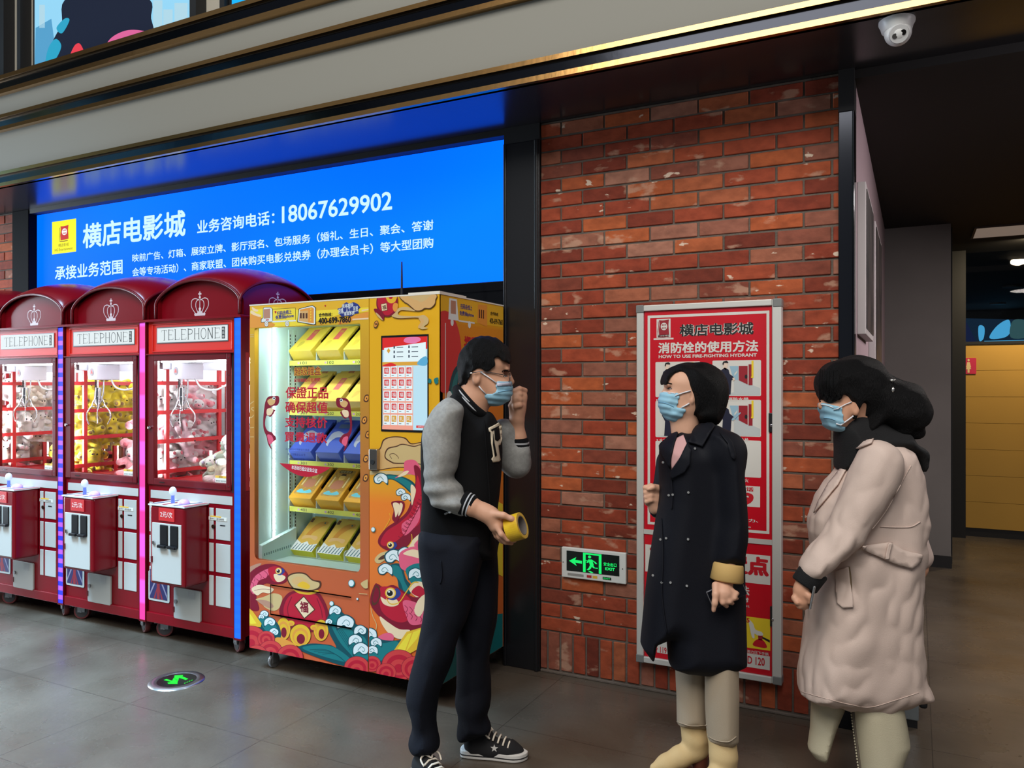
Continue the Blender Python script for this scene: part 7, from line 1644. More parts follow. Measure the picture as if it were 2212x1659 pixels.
# collar, hem, badge
mb = MB()
ring = [Vector(F1.p(*q)) for q in [(392, 436, 0.0), (408, 462, 0.052), (448, 510, 0.082), (502, 566, 0.082), (552, 606, 0.055), (572, 622, 0.012)]]
far = [Vector((q.x + 0.006, -q.y * 0.9, q.z + 0.004)) for q in ring]
cr = spline([tuple(q) for q in ring], 6, False); mb.tube(cr, 0.022, 10); mb.tube(spline([tuple(q) for q in far], 6, False), 0.020, 10); col_ = mb.obj('collar', Mjb, man, smooth='all')
for dz_, rr_ in ((0.010, 0.0175), (-0.004, 0.0215)):
    mb = MB(); mb.tube([(x - 0.002, y - 0.006, z + dz_ + 0.006) for x, y, z in cr], 0.0055 + 0.012 * (dz_ < 0) + 0.006, 8)
    break
BJ = Surf(F1, (PJ, QJ), (PS, QS))
for yo in (0, 22):
    P_ = []; cc = spline([tuple(q) for q in ring], 8, False)
    nrm = [Vector((0, -1, 0.75)).normalized(), Vector((0, -1, 0.1)).normalized()][yo > 0]
    mb = MB(); mb.tube([Vector(q) + nrm * 0.0205 for q in cc], 0.0032, 6); mb.obj('stripe', Mstripe, col_, smooth='all')
for k in range(2):
    thread(BJ, [(158, 1428 + 34 * k), (200, 1468 + 34 * k), (280, 1500 + 36 * k), (380, 1520 + 36 * k), (460, 1522 + 36 * k), (525, 1516 + 36 * k)], 0.0048, 'hem_stripe', mat('hem_white', (206, 206, 208), 0.8), jk, off=0.002)
Mbadge = mat('badge_felt', (222, 206, 180), 0.9); 
bo = patch(BJ, [(598, 690), (668, 655), (686, 672), (690, 760), (676, 800), (662, 806), (668, 856), (676, 900), (668, 912), (628, 918), (618, 896), (630, 878), (616, 790), (612, 720), (602, 712)], 'letter_badge', Mbadge, jk, off=0.003, smooth=False)
patch(BJ, [(634, 700), (664, 690), (672, 760), (656, 776), (640, 770)], 'badge_inner', Mjb, bo, off=0.0055, smooth=False)
patch(BJ, [(612, 702), (660, 678), (664, 686), (618, 712)], 'badge_inner', Mjb, bo, off=0.0055, smooth=False); patch(BJ, [(628, 730), (634, 790), (650, 870), (640, 880), (626, 800)], 'badge_inner', Mjb, bo, off=0.0055, smooth=False)
thread(BJ, [(572, 640), (582, 800), (596, 1000), (608, 1200), (610, 1500)], 0.003, 'placket', Mjb, jk, off=0.002); thread(BJ, [(310, 1262), (330, 1252), (352, 1246)], 0.004, 'pocket_welt', Mstripe, jk)
# trousers
F1.zoom(860, 1150, 3.259); Mtr = mat('trousers_charcoal', (19, 21, 29), 0.8, bump=0.2, bscale=300, spec=0.15)
S = Soft()
pillow(S, F1, [(180, -20), (150, 190), (164, 330), (184, 420), (182, 560), (164, 700), (128, 860), (92, 1000), (66, 1140), (70, 1250), (84, 1380), (100, 1530), (190, 1545), (282, 1512), (296, 1400), (272, 1290), (288, 1150), (330, 1020), (392, 860), (430, 700), (500, 560), (570, 300), (590, -20)], 0.08, 0.105, 0.085, smooth=True)
pillow(S, F1, [(300, -20), (290, 300), (360, 560), (410, 800), (412, 1000), (406, 1200), (414, 1390), (440, 1455), (540, 1440), (648, 1392), (622, 1290), (646, 1200), (650, 1050), (640, 900), (666, 740), (692, 600), (706, 430), (710, 300), (700, 150), (690, -20)], -0.07, 0.10, 0.085)
def leg_noise(X, Y, Z): return folds(0.0034, 28, 21, (1, 1, 0.8), True)(X, Y, Z) + folds(0.004, 40, 22, (0.4, 0.4, 1.2))(X, Y, Z) * np.exp(-((Z - 0.16) / 0.12) ** 2)
PT, QT = S.mesh(0.0065, noise=leg_noise); tr = skin_obj('trousers', PT, QT, Mtr, man)
BT = Surf(F1, (PT, QT)); thread(BT, [(300, 200), (308, 300), (296, 360)], 0.003, 'pocket_seam', Mtr, tr)
# canvas shoes
Msh = mat('suede_black', (24, 23, 25), 0.9); Msole = mat('sole_white', (214, 210, 204), 0.6); Mlace = mat('lace_cream', (226, 214, 196), 0.8)
def sneaker(A, heel, toe, dheel, dtoe, star, lace0, lace1, zfix=None):
    a = Vector(F1.p(*heel, dheel)); b = Vector(F1.p(*toe, dtoe)); a.z = 0; b.z = 0; L_ = (b - a).length; f = (b - a) / L_; s_ = Vector((-f.y, f.x, 0)); up = Vector((0, 0, 1))
    W_ = lambda x, y, z: a + f * x + s_ * y + up * z
    S = Soft()
    S.chain([W_(0.05, 0, 0.040), W_(0.12, 0, 0.040), W_(0.20, 0.004, 0.034), W_(L_ - 0.045, 0.006, 0.026)], [0.040, 0.040, 0.040, 0.030], 0.02, flat=((0, 0, 1), 1.0))
    S.chain([W_(0.045, 0, 0.07), W_(0.10, 0, 0.085)], [0.036, 0.034], 0.02)
    P, Q = S.mesh(0.005); P = P.copy(); P[:, 2] = np.maximum(P[:, 2], 0.016); sh_ = skin_obj('shoe', P, Q, Msh, man)
    prof = [(0.0, 0.030), (0.06, 0.040), (0.14, 0.040), (0.21, 0.047), (L_ - 0.03, 0.038), (L_ - 0.006, 0.018)]
    out = spline([(x, w_) for x, w_ in prof] + [(L_, 0.006)] + [(L_ - 0.006, -0.012)] + [(x, -w_ * 0.92) for x, w_ in reversed(prof[:-1])], 5)
    mb = MB(); n = len(out); mb.add([W_(x, y, 0.002) for x, y in out] + [W_(x, y, 0.034) for x, y in out], [tuple(range(n))[::-1], tuple(range(n, 2 * n))] + [(i, (i + 1) % n, (i + 1) % n + n, i + n) for i in range(n)]); mb.obj('sole', Msole, sh_, bevel=0.004)
    mb = MB(); mb.tube([W_(x, y * 1.012, 0.017) for x, y in out], 0.0022, 6, closed=True); mb.obj('sole_line', Msh, sh_, smooth='all')
    lc = bpy.data.objects.new('laces', None); C.objects.link(lc); lc.parent = sh_; lc.empty_display_size = 0.03
    for k in range(5):
        x = 0.115 + 0.021 * k; z = 0.108 - 0.0085 * k
        mb = MB(); mb.tube([W_(x, -0.032, z - 0.016), W_(x + 0.004, -0.014, z), W_(x + 0.006, 0.014, z), W_(x + 0.004, 0.032, z - 0.016)], 0.0042, 6); mb.obj('lace', Mlace, lc, smooth='all')
    for s2 in (-1, 1):
        mb = MB(); mb.tube(spline([tuple(W_(0.118, 0, 0.112)), tuple(W_(0.10, s2 * 0.02, 0.125)), tuple(W_(0.105, s2 * 0.042, 0.115)), tuple(W_(0.125, s2 * 0.04, 0.095))], 5, False), 0.0038, 6); mb.obj('lace_bow', Mlace, lc, smooth='all')
    mb = MB(); cy = -0.043
    tips = [W_(0.145 + (0.017 if k % 2 == 0 else 0.007) * math.sin(k * PI / 5), cy, 0.058 + (0.017 if k % 2 == 0 else 0.007) * math.cos(k * PI / 5)) for k in range(10)]
    mb.poly(tips[::-1]); mb.add([W_(0.145, cy + 0.006, 0.058)] + tips, [(0, 1 + k, 1 + (k + 1) % 10) for k in range(10)]); mb.obj('star', Msole, sh_)
    return sh_
sneaker(None, (452, 1500), (912, 1560), -0.115, -0.07, None, None, None)
sneaker(None, (120, 1640), (330, 1760), 0.06, 0.22, None, None, None)
# the tape roll in his hand
F1.zoom(860, 700, 3.073)
ta = Vector(F1.p(738, 1362, 0.195)); tb = Vector(F1.p(826, 1336, 0.215)); R3 = Matrix.Rotation(YAW, 3, 'Z'); base = Vector(F1.loc)
wa, wb = R3 @ ta + base, R3 @ tb + base; cen_ = (wa + wb) / 2
tp = empty('tape_roll', cen_, 0, 'roll of yellow packing tape held in the lowered hand of the man', 'tape roll')
mb = MB(); ax = (wb - wa).normalized(); h2 = (wb - wa).length / 2
def ringtube(r0, r1, m, nm):
    u_ = ax.cross(Vector((0, 0, 1))).normalized(); v_ = ax.cross(u_); mb = MB(); n = 40; V = []
    for (r_, h) in ((r0, -h2), (r1, -h2), (r1, h2), (r0, h2)):
        for k in range(n): V.append(u_ * r_ * math.cos(2 * PI * k / n) + v_ * r_ * math.sin(2 * PI * k / n) + ax * h)
    Fc = []
    for j in range(4):
        for k in range(n): Fc.append((j * n + k, j * n + (k + 1) % n, ((j + 1) % 4) * n + (k + 1) % n, ((j + 1) % 4) * n + k))
    mb.add(V, Fc); return mb.obj(nm, m, tp, bevel=0.0015)
ringtube(0.0375, 0.051, mat('tape_yellow', (222, 182, 36), 0.3, col2=(206, 160, 30), vscale=30), 'tape'); ringtube(0.034, 0.0374, mat('tape_core', (112, 104, 100), 0.8), 'core')

# ------------------------------------------------------------------ woman in the navy trench coat
F2 = Fig(1500, 3.12).zoom(1360, 640, 3.606)
S = Soft()
HEAD2 = [(300, 612), (350, 574), (430, 570), (540, 600), (610, 700), (600, 820), (540, 900), (470, 950), (400, 980), (345, 975), (296, 952), (276, 920), (280, 880), (268, 840), (258, 800), (250, 776), (272, 738), (276, 712), (270, 680), (280, 640)]
pillow(S, F2, HEAD2, 0.0, 0.073, 0.07)
S.ell(F2.p(470, 690, 0), (0.085, 0.074, 0.085), 0.03); S.cap(F2.p(272, 735, 0), F2.p(252, 780, 0), 0.007, 0.011, 0.012)
for sd in (1, -1):
    S.ell(F2.p(300, 720, sd * 0.033), (0.013, 0.018, 0.010), 0.012, 's'); S.ell(F2.p(290, 692, sd * 0.028), (0.009, 0.02, 0.007), 0.01); S.ell(F2.p(330, 800, sd * 0.038), (0.026, 0.02, 0.026), 0.02)
    S.ell(F2.p(484, 786, sd * 0.072), (0.012, 0.010, 0.027), 0.008); S.ell(F2.p(482, 782, sd * 0.083), (0.006, 0.007, 0.016), 0.004, 's')
S.chain([F2.p(450, 900, 0), F2.p(430, 1020, 0.0), F2.p(430, 1110, 0.0)], [0.052, 0.047, 0.050], 0.03)
S.tower([(0.80, *F2.p(500, 1659)[:2], 0.10, 0.07), (1.05, *F2.p(500, 1500)[:2], 0.08, 0.07), (1.20, *F2.p(480, 1250)[:2], 0.06, 0.07), (1.28, *F2.p(440, 1160)[:2], 0.05, 0.06)], 0.03)
# far fist held up in front
S.chain([F2.p(400, 1300, -0.14), F2.p(300, 1620, -0.10), F2.p(205, 1640, -0.05), F2.p(185, 1600, -0.04)], [0.04, 0.034, 0.027, 0.026], 0.02)
S.ell(F2.p(192, 1560, -0.04), (0.026, 0.028, 0.034), 0.015)
for k in range(4):
    y = 1490 + 36 * k
    S.chain([F2.p(222, y - 4, -0.028), F2.p(165, y - 12, -0.012), F2.p(122 + 4 * k, y, -0.016), F2.p(126 + 4 * k, y + 16, -0.034), F2.p(164, y + 14, -0.040)], [0.0112, 0.0108, 0.0105, 0.0095, 0.008], 0.004)
S.chain([F2.p(215, 1500, -0.02), F2.p(180, 1488, -0.002), F2.p(148, 1502, 0.002)], [0.013, 0.011, 0.008], 0.006)
# near hand hanging, holding a phone
F2.zoom(1360, 1100, 2.967)
S.chain([F2.p(655, 0, 0.15), F2.p(650, 250, 0.16), F2.p(635, 400, 0.17), F2.p(612, 480, 0.175)], [0.034, 0.03, 0.027, 0.026], 0.02)
S.chain([F2.p(610, 478, 0.190), F2.p(604, 542, 0.214)], [0.027, 0.032], 0.02, flat=((0, 1, 0), 0.75))
S.chain([F2.p(552, 488, 0.205), F2.p(552, 545, 0.230), F2.p(546, 600, 0.236), F2.p(538, 648, 0.232)], [0.015, 0.0125, 0.0108, 0.0085], 0.008)
for q, r_ in (([(580, 560, 0.222), (596, 596, 0.228), (622, 622, 0.208)], 0.0105), ([(612, 560, 0.220), (638, 590, 0.226), (658, 602, 0.206)], 0.0105), ([(640, 545, 0.216), (670, 568, 0.222), (686, 572, 0.204)], 0.0098), ([(655, 520, 0.210), (684, 540, 0.214), (694, 540, 0.200)], 0.0088)):
    S.chain([F2.p(*t) for t in q], [r_ * 1.15, r_, r_ * .8], 0.006)
S.chain([F2.p(400, 700, -0.03), F2.p(398, 900, -0.07), F2.p(400, 1350, -0.07)], [0.06, 0.05, 0.036], 0.02); S.chain([F2.p(580, 700, 0.04), F2.p(588, 900, 0.075), F2.p(595, 1440, 0.075)], [0.06, 0.05, 0.036], 0.02)
P2, Q2 = S.mesh(0.0042); wom = person_obj(F2, P2, Q2, M_skin2, 'woman in navy trench coat and tan boots standing before the red cabinet')
F2.zoom(1360, 640, 3.606); B2 = Surf(F2, (P2, Q2))
S = Soft()
HAIR2 = [(262, 690), (256, 640), (274, 598), (310, 565), (380, 543), (470, 533), (560, 545), (640, 590), (700, 668), (736, 760), (742, 840), (724, 920), (690, 990), (650, 1012), (590, 1004), (530, 986), (486, 955), (468, 912), (500, 862), (516, 800), (500, 742), (452, 694), (430, 640), (404, 596), (372, 584), (330, 604), (290, 640)]
pillow(S, F2, HAIR2, 0.0, 0.096, 0.07); clad(S, F2, HEAD2, 0.073, 0.07, 0.013, HAIR2, ((470, 690, 0), (0.085, 0.074, 0.085)))
S.ell(F2.p(570, 720, 0), (0.095, 0.094, 0.105), 0.03)
hair_n = folds(0.0022, 70, 31, (1.2, 1.2, 0.2))
PH, QH = S.mesh(0.005, noise=hair_n); skin_obj('hair', PH, QH, M_hair, wom)
S = Soft(); MASK2 = [(262, 745), (310, 748), (360, 756), (352, 810), (346, 862), (406, 872), (386, 932), (346, 974), (298, 956), (250, 920), (226, 866), (222, 812), (242, 764)]
pillow(S, F2, MASK2, 0.0, 0.066, 0.05, smooth=False); clad(S, F2, HEAD2, 0.073, 0.07, 0.006, MASK2)
PM, QM = S.mesh(0.0042, noise=lambda X, Y, Z: 0.0016 * np.sin(260 * Z + 60 * X)); mask = skin_obj('face_mask', PM, QM, M_mask, wom)
BM = Surf(F2, (P2, Q2), (PM, QM), (PH, QH))
thread(BM, [(356, 776), (415, 752), (476, 735)], 0.0028, 'ear_loop', M_strap, mask, smooth=False); thread(BM, [(402, 872), (436, 850), (466, 832)], 0.0032, 'ear_loop', M_strap, mask, smooth=False)
thread(BM, [(228, 826), (280, 832), (346, 862)], 0.0016, 'pleat', MATS['mask_shade'], mask, off=0.001); thread(BM, [(262, 746), (310, 750), (358, 758)], 0.002, 'nose_band', M_strap, mask, off=0.001)
eye_on(B2, 311, 720, 17, 8, wom, -1)
patch(B2, [(276, 684), (300, 674), (328, 678), (328, 684), (300, 681), (278, 690)], 'eyebrow', M_hair, wom, off=0.0015, thick=0.002, n=2)
# coat
Mnv = mat('coat_navy', (9, 11, 21), 0.7, bump=0.12, bscale=400, spec=0.25); Mtan = mat('cuff_tan', (200, 164, 100), 0.8, bump=0.1, bscale=400); Mpinkt = mat('top_pink', (206, 158, 156), 0.85)
S = Soft()
W2 = lambda x, y: ((x / 2.967) * 3.606, (460 + y / 2.967) * 3.606)
pillow(S, F2, [(470, 1085), (545, 1035), (650, 1030), (740, 1075), (820, 1165), (868, 1290), (870, 1480), W2(700, 60), W2(722, 300), W2(726, 560), W2(727, 800), W2(726, 968), W2(620, 1014), W2(470, 1032), W2(340, 1018), W2(258, 990), W2(250, 880), W2(246, 800), W2(160, 838), W2(140, 958), W2(75, 872), W2(92, 690), W2(112, 500), W2(150, 220), W2(176, 60), (236, 1560), (240, 1420), (236, 1300), (246, 1180), (320, 1110), (385, 1060)], 0.0, 0.165, 0.10, p=2.2, smooth=False)
pillow(S, F2, [(660, 1080), (770, 1120), (838, 1196), (880, 1300), (890, 1440), (906, 1600), W2(756, 160), W2(738, 290), W2(722, 352), W2(560, 344), W2(556, 200), W2(580, 60), (700, 1600), (690, 1400), (680, 1220), (670, 1120)], 0.145, 0.082, 0.07, k=0.035)
S.chain([F2.p(640, 1130, 0.06), F2.p(760, 1200, 0.12)], [0.06, 0.07], 0.05)
PC, QC = S.mesh(0.0065, noise=folds(0.0034, 17, 33, (1, 1, 0.45))); coat = skin_obj('coat', PC, QC, Mnv, wom)
S = Soft(); S.chain([F2.p(330, 1300, -0.15), F2.p(290, 1560, -0.12), F2.p(245, 1640, -0.07)], [0.065, 0.06, 0.052], 0.03); P_, Q_2 = S.mesh(0.0065); skin_obj('sleeve', P_, Q_2, Mnv, wom)
def tube_between(a, b, r0, r1, nm, m, par, n=22):
    a = Vector(a); b = Vector(b); mb = MB(); mb.tube([a, a.lerp(b, .08), a.lerp(b, .92), b], [r0 * .94, r0, r1, r1 * .9], n); return mb.obj(nm, m, par, smooth='all')
tube_between(F2.p(236, 1652, -0.065), F2.p(196, 1660, -0.05), 0.048, 0.036, 'cuff', mat('cuff_brown', (150, 112, 82), 0.8), wom)
F2.zoom(1360, 1100, 2.967)
tube_between(F2.p(634, 348, 0.165), F2.p(622, 462, 0.172), 0.056, 0.062, 'cuff', Mtan, wom)
F2.zoom(1360, 640, 3.606)
BC = Surf(F2, (PC, QC))
patch(BC, [(420, 1085), (446, 1150), (400, 1250), (332, 1350), (326, 1290), (340, 1200), (366, 1110)], 'pink_top', Mpinkt, wom, off=0.004, smooth=False)
patch(BC, [(545, 1000), (640, 1000), (664, 1020), (620, 1100), (572, 1178), (454, 1146), (486, 1080)], 'collar', Mnv, coat, off=0.012, thick=0.006, smooth=False)
patch(BC, [(452, 1152), (480, 1200), (468, 1310), (430, 1370), (334, 1424), (322, 1380), (380, 1290)], 'lapel', Mnv, coat, off=0.010, thick=0.005, smooth=False)
patch(BC, [(236, 1146), (300, 1090), (372, 1050), (384, 1075), (356, 1150), (330, 1260), (322, 1340), (250, 1220)], 'lapel', Mnv, coat, off=0.010, thick=0.005, smooth=False)
patch(BC, [(700, 1072), (760, 1092), (800, 1150), (824, 1250), (812, 1276), (790, 1250), (762, 1150)], 'epaulette', Mnv, coat, off=0.007, thick=0.004, smooth=False)
thread(BC, [(330, 1430), (336, 1560), (330, 1659)], 0.003, 'front_edge', Mnv, coat)
Mbtn = mat('button_steel', (196, 194, 190), 0.25, metal=0.8)
for (x, y) in ((508, 1188), (428, 1304), (264, 1294), (458, 1528), (338, 1545), (308, 1550)): button(BC, x, y, 0.0055, 'button', Mbtn, coat)
F2.zoom(1360, 1100, 2.967)
for (x, y) in ((374, 192), (236, 186), (200, 194), (263, 470), (366, 491), (208, 470), (152, 424)): button(BC, x, y, 0.0055, 'button', Mbtn, coat)
thread(BC, [(205, 60), (215, 300), (210, 560), (240, 800)], 0.003, 'front_edge', Mnv, coat)
# trousers and boots
Mkh = mat('trousers_khaki', (170, 154, 132), 0.85, bump=0.15, bscale=350)
S = Soft()
pillow(S, F2, [(292, 800), (296, 1050), (302, 1200), (300, 1376), (390, 1402), (498, 1400), (494, 1200), (492, 800)], -0.07, 0.085, 0.075, smooth=False)
pillow(S, F2, [(478, 800), (484, 1100), (490, 1250), (506, 1470), (560, 1500), (636, 1506), (684, 1472), (696, 1200), (694, 800)], 0.075, 0.085, 0.075, smooth=False)
PT, QT = S.mesh(0.0065, noise=folds(0.0022, 24, 35, (1, 1, 0.5))); tr = skin_obj('trousers', PT, QT, Mkh, wom)
BT = Surf(F2, (PT, QT)); thread(BT, [(306, 1362), (390, 1386), (494, 1384)], 0.002, 'hem_seam', Mkh, tr); thread(BT, [(508, 1456), (560, 1482), (634, 1488), (682, 1456)], 0.002, 'hem_seam', Mkh, tr)
Mbt = mat('boot_tan', (206, 178, 128), 0.75, bump=0.1, bscale=300); Mheel = mat('heel_brown', (96, 48, 34), 0.5)
def boot(ank, heel, toe, da, dh, dt, top):
    a = Vector(F2.p(*ank, da)); h = Vector(F2.p(*heel, dh)); t = Vector(F2.p(*toe, dt)); h.z = 0; t.z = 0; f = (t - h).normalized(); L_ = (t - h).length; s_ = Vector((-f.y, f.x, 0))
    W_ = lambda x, y, z: h + f * x + s_ * y + Vector((0, 0, z))
    S = Soft(); tp_ = Vector((a.x, a.y, top))
    S.chain([tp_, W_(0.055, 0, 0.13), W_(0.06, 0, 0.09)], [0.056, 0.050, 0.044], 0.02); S.chain([W_(0.045, 0, 0.085), W_(0.12, 0, 0.060), W_(0.18, 0, 0.034), W_(L_ - 0.03, 0, 0.022)], [0.042, 0.040, 0.036, 0.020], 0.02)
    P, Q = S.mesh(0.005); P = P.copy(); P[:, 2] = np.maximum(P[:, 2], 0.006); b_ = skin_obj('boot', P, Q, Mbt, wom)
    mb = MB(); mb.tube([W_(0.035, 0, 0.062), W_(0.035, 0, 0.001)], [0.036, 0.030], 18); mb.obj('heel', Mheel, b_, smooth=True)
    mb = MB(); out = spline([(0.07, 0.026), (0.15, 0.036), (L_ - 0.06, 0.022), (L_ - 0.030, 0.002), (L_ - 0.06, -0.018), (0.15, -0.034), (0.07, -0.026)], 5); mb.flat([(x, y) for x, y in out], lambda u, v, d: W_(u, v, 0.001 + d), 0.006); mb.obj('sole', Mheel, b_)
    mb = MB(); mb.tube([tuple(W_(0.052, -0.045, 0.06)), tuple(W_(0.055, -0.052, 0.13)), tuple(Vector((tp_.x, tp_.y, top)) + s_ * -0.056)], 0.0016, 5); mb.obj('side_seam', mat('seam_brown', (156, 122, 76), 0.8), b_, smooth='all')
boot((400, 1380), (505, 1560), (115, 1545), -0.07, -0.07, -0.03, 0.22); boot((590, 1470), (655, 1600), (440, 1760), 0.075, 0.06, 0.20, 0.21)
# phone in the hanging hand
def slab(cen, ex, ey, ez, name, label, cat, mats, nm='body'):
    t = empty(name, cen, 0, label, cat); mb = MB(); mb.obox((0, 0, 0), ex, ey, ez); mb.obj(nm, mats[0], t, bevel=min(ez.length * .9, 0.004)); mb = MB(); mb.obox(ez * 1.02, ex * .94, ey * .96, ez * 0.05); mb.obj('screen', mats[1], t)
    mb = MB(); mb.obox(-ez * 0.98 + ey * .75 + ex * .45, ex * .3, ey * .12, ez * .1); mb.obj('camera_bump', mats[0], t); return t
a = R3 @ Vector(F2.p(516, 584, 0.196)) + Vector(F2.loc); b = R3 @ Vector(F2.p(726, 488, 0.190)) + Vector(F2.loc); c_ = (a + b) / 2; ey = (b - a) / 2 * 1.04
view = (Vector((0, 0, EYE)) - c_).normalized(); ex = ey.cross(view).normalized() * 0.036; ez = ex.cross(ey).normalized() * 0.005
ez = (ez + ex.normalized() * 0.002).normalized() * 0.005; ex = ey.cross(ez).normalized() * 0.036
slab(c_, ex, ey, ez, 'phone', 'black phone in the hanging hand of the woman in the navy coat', 'phone', (mat('phone_edge', (150, 150, 156), 0.25, metal=0.7), mat('phone_glass', (14, 18, 26), 0.08)))

# ------------------------------------------------------------------ woman in the beige trench coat
F3 = Fig(1870, 2.95).zoom(1690, 740, 3.605)
S = Soft()
HEAD3 = [(300, 300), (340, 200), (440, 150), (600, 160), (720, 240), (760, 380), (720, 500), (600, 560), (520, 640), (470, 690), (420, 690), (360, 670), (330, 620), (318, 560), (296, 500), (316, 460), (310, 400)]
pillow(S, F3, HEAD3, 0.0, 0.076, 0.07)
S.ell(F3.p(560, 350, 0), (0.095, 0.078, 0.095), 0.03); S.cap(F3.p(316, 450, 0), F3.p(298, 492, 0), 0.007, 0.011, 0.012)
for sd in (1, -1):
    S.ell(F3.p(345, 440, sd * 0.032), (0.013, 0.018, 0.010), 0.012, 's'); S.ell(F3.p(572, 510, sd * 0.076), (0.014, 0.011, 0.030), 0.008); S.ell(F3.p(570, 506, sd * 0.088), (0.007, 0.007, 0.018), 0.004, 's')
S.chain([F3.p(580, 560, 0), F3.p(670, 720, 0), F3.p(730, 900, 0)], [0.052, 0.048, 0.05], 0.03)
S.tower([(0.80, *F3.p(740, 1659)[:2], 0.10, 0.08), (1.0, *F3.p(740, 1500)[:2], 0.09, 0.07), (1.20, *F3.p(760, 1150)[:2], 0.08, 0.07), (1.30, *F3.p(740, 960)[:2], 0.06, 0.06)], 0.03)
F3.zoom(1690, 1150, 3.259)
S.chain([F3.p(250, 180, 0.16), F3.p(170, 330, 0.165), F3.p(140, 410, 0.165)], [0.036, 0.029, 0.027], 0.02)
S.chain([F3.p(140, 405, 0.165), F3.p(150, 470, 0.165)], [0.028, 0.032], 0.02, flat=((0, 1, 0), 0.8))
for q, r_ in (([(110, 430, 0.160), (84, 462, 0.172), (104, 492, 0.182), (136, 500, 0.180)], 0.0105), ([(126, 455, 0.150), (104, 496, 0.164), (122, 520, 0.174), (152, 516, 0.172)], 0.0105), ([(146, 470, 0.150), (132, 516, 0.160), (152, 530, 0.166), (172, 520, 0.166)], 0.0098), ([(166, 470, 0.146), (160, 514, 0.152), (176, 524, 0.156)], 0.009), ([(158, 420, 0.182), (188, 450, 0.196), (198, 490, 0.194)], 0.0115)):
    S.chain([F3.p(*t) for t in q], [r_ * 1.1, r_, r_ * .9, r_ * .8][:len(q)], 0.006)
# far hand just past the coat
S.chain([F3.p(900, 60, -0.16), F3.p(965, 180, -0.15), F3.p(975, 250, -0.15)], [0.036, 0.03, 0.027], 0.02); S.ell(F3.p(965, 270, -0.15), (0.028, 0.022, 0.034), 0.015)
for k in range(4): S.chain([F3.p(984 - 12 * k, 285, -0.14 - 0.004 * k), F3.p(986 - 12 * k, 330, -0.135), F3.p(972 - 11 * k, 350, -0.13)], [0.010, 0.0098, 0.008], 0.005)
S.chain([F3.p(400, 900, -0.03), F3.p(320, 1150, -0.06), F3.p(275, 1540, -0.06)], [0.06, 0.045, 0.03], 0.02); S.chain([F3.p(640, 900, 0.04), F3.p(680, 1150, 0.06), F3.p(690, 1660, 0.06)], [0.06, 0.05, 0.036], 0.02)
P3, Q3 = S.mesh(0.0042); w3 = person_obj(F3, P3, Q3, M_skin, 'woman in belted beige trench coat with black hair, standing at the right')
F3.zoom(1690, 740, 3.605); B3 = Surf(F3, (P3, Q3))
S = Soft()
HAIR3 = [(272, 330), (276, 270), (310, 220), (380, 160), (460, 128), (560, 112), (660, 126), (750, 180), (810, 250), (850, 310), (950, 360), (1040, 430), (1078, 520), (1066, 600), (1010, 660), (930, 690), (840, 680), (760, 650), (700, 700), (640, 740), (580, 730), (560, 650), (604, 570), (604, 480), (575, 446), (545, 456), (530, 520), (512, 590), (482, 570), (484, 480), (466, 420), (440, 400), (420, 390), (400, 400), (384, 440), (340, 466), (300, 420)]
pillow(S, F3, HAIR3, 0.0, 0.092, 0.07); clad(S, F3, HEAD3, 0.076, 0.07, 0.014, HAIR3, ((560, 350, 0), (0.095, 0.078, 0.095)))
S.ell(F3.p(580, 330, 0), (0.108, 0.094, 0.10), 0.03)
S.chain([F3.p(850, 380, 0.01), F3.p(960, 460, 0.02), F3.p(1010, 560, 0.02), F3.p(960, 630, 0.01)], [0.055, 0.065, 0.06, 0.045], 0.03)
S.ell(F3.p(1030, 690, 0.02), (0.038, 0.034, 0.032), 0.01); S.ell(F3.p(950, 690, 0.03), (0.03, 0.03, 0.02), 0.012)
S.ell(F3.p(572, 512, 0.105), (0.020, 0.034, 0.036), 0.008, 's')
PH, QH = S.mesh(0.005, noise=folds(0.0022, 75, 41, (0.7, 1.2, 0.8))); hr = skin_obj('hair', PH, QH, M_hair, w3)
BH = Surf(F3, (PH, QH), (P3, Q3))
R_ = random.Random(5)
for k in range(26):
    x = 286 + 6.4 * k + R_.uniform(-3, 3); yb = 440 + 22 * math.sin(k * 0.9) + R_.uniform(-8, 8) - 0.8 * k
    thread(BH, [(x + 4, 220 + R_.uniform(-10, 20)), (x, 330), (x + R_.uniform(-6, 6) + 0.1 * (x - 290), yb)], 0.0021, 'fringe_strand', M_hair, hr, off=0.0012)
h = BH.hit(852, 296, 0.006); mb = MB(); mb.ball(h, (0.012, 0.008, 0.006), 6); mb.obj('hair_clip', mat('clip_silver', (220, 218, 214), 0.2, metal=0.9), hr, smooth='all')
h = BH.hit(858, 370, 0.004); mb = MB(); mb.ball(h, (0.006, 0.005, 0.010), 6); mb.obj('hair_clip', MATS['clip_silver'], hr, smooth='all')
S = Soft(); MASK3 = [(298, 478), (350, 488), (398, 506), (408, 560), (418, 610), (412, 640), (446, 652), (444, 690), (390, 684), (352, 656), (326, 616), (312, 560)]
pillow(S, F3, MASK3, 0.0, 0.066, 0.05, smooth=False); clad(S, F3, HEAD3, 0.076, 0.07, 0.006, MASK3)
PM, QM = S.mesh(0.0042, noise=lambda X, Y, Z: 0.0016 * np.sin(240 * Z + 80 * X)); mask = skin_obj('face_mask', PM, QM, M_mask, w3)
BM = Surf(F3, (P3, Q3), (PM, QM), (PH, QH))
thread(BM, [(400, 524), (440, 512), (440, 508), (490, 482), (540, 462)], 0.0022, 'ear_loop', M_strap, mask, smooth=False); thread(BM, [(420, 630), (455, 640), (500, 608), (556, 570)], 0.0028, 'ear_loop', M_strap, mask, smooth=False); thread(BM, [(300, 482), (350, 490), (398, 508)], 0.002, 'nose_band', M_strap, mask, off=0.001)
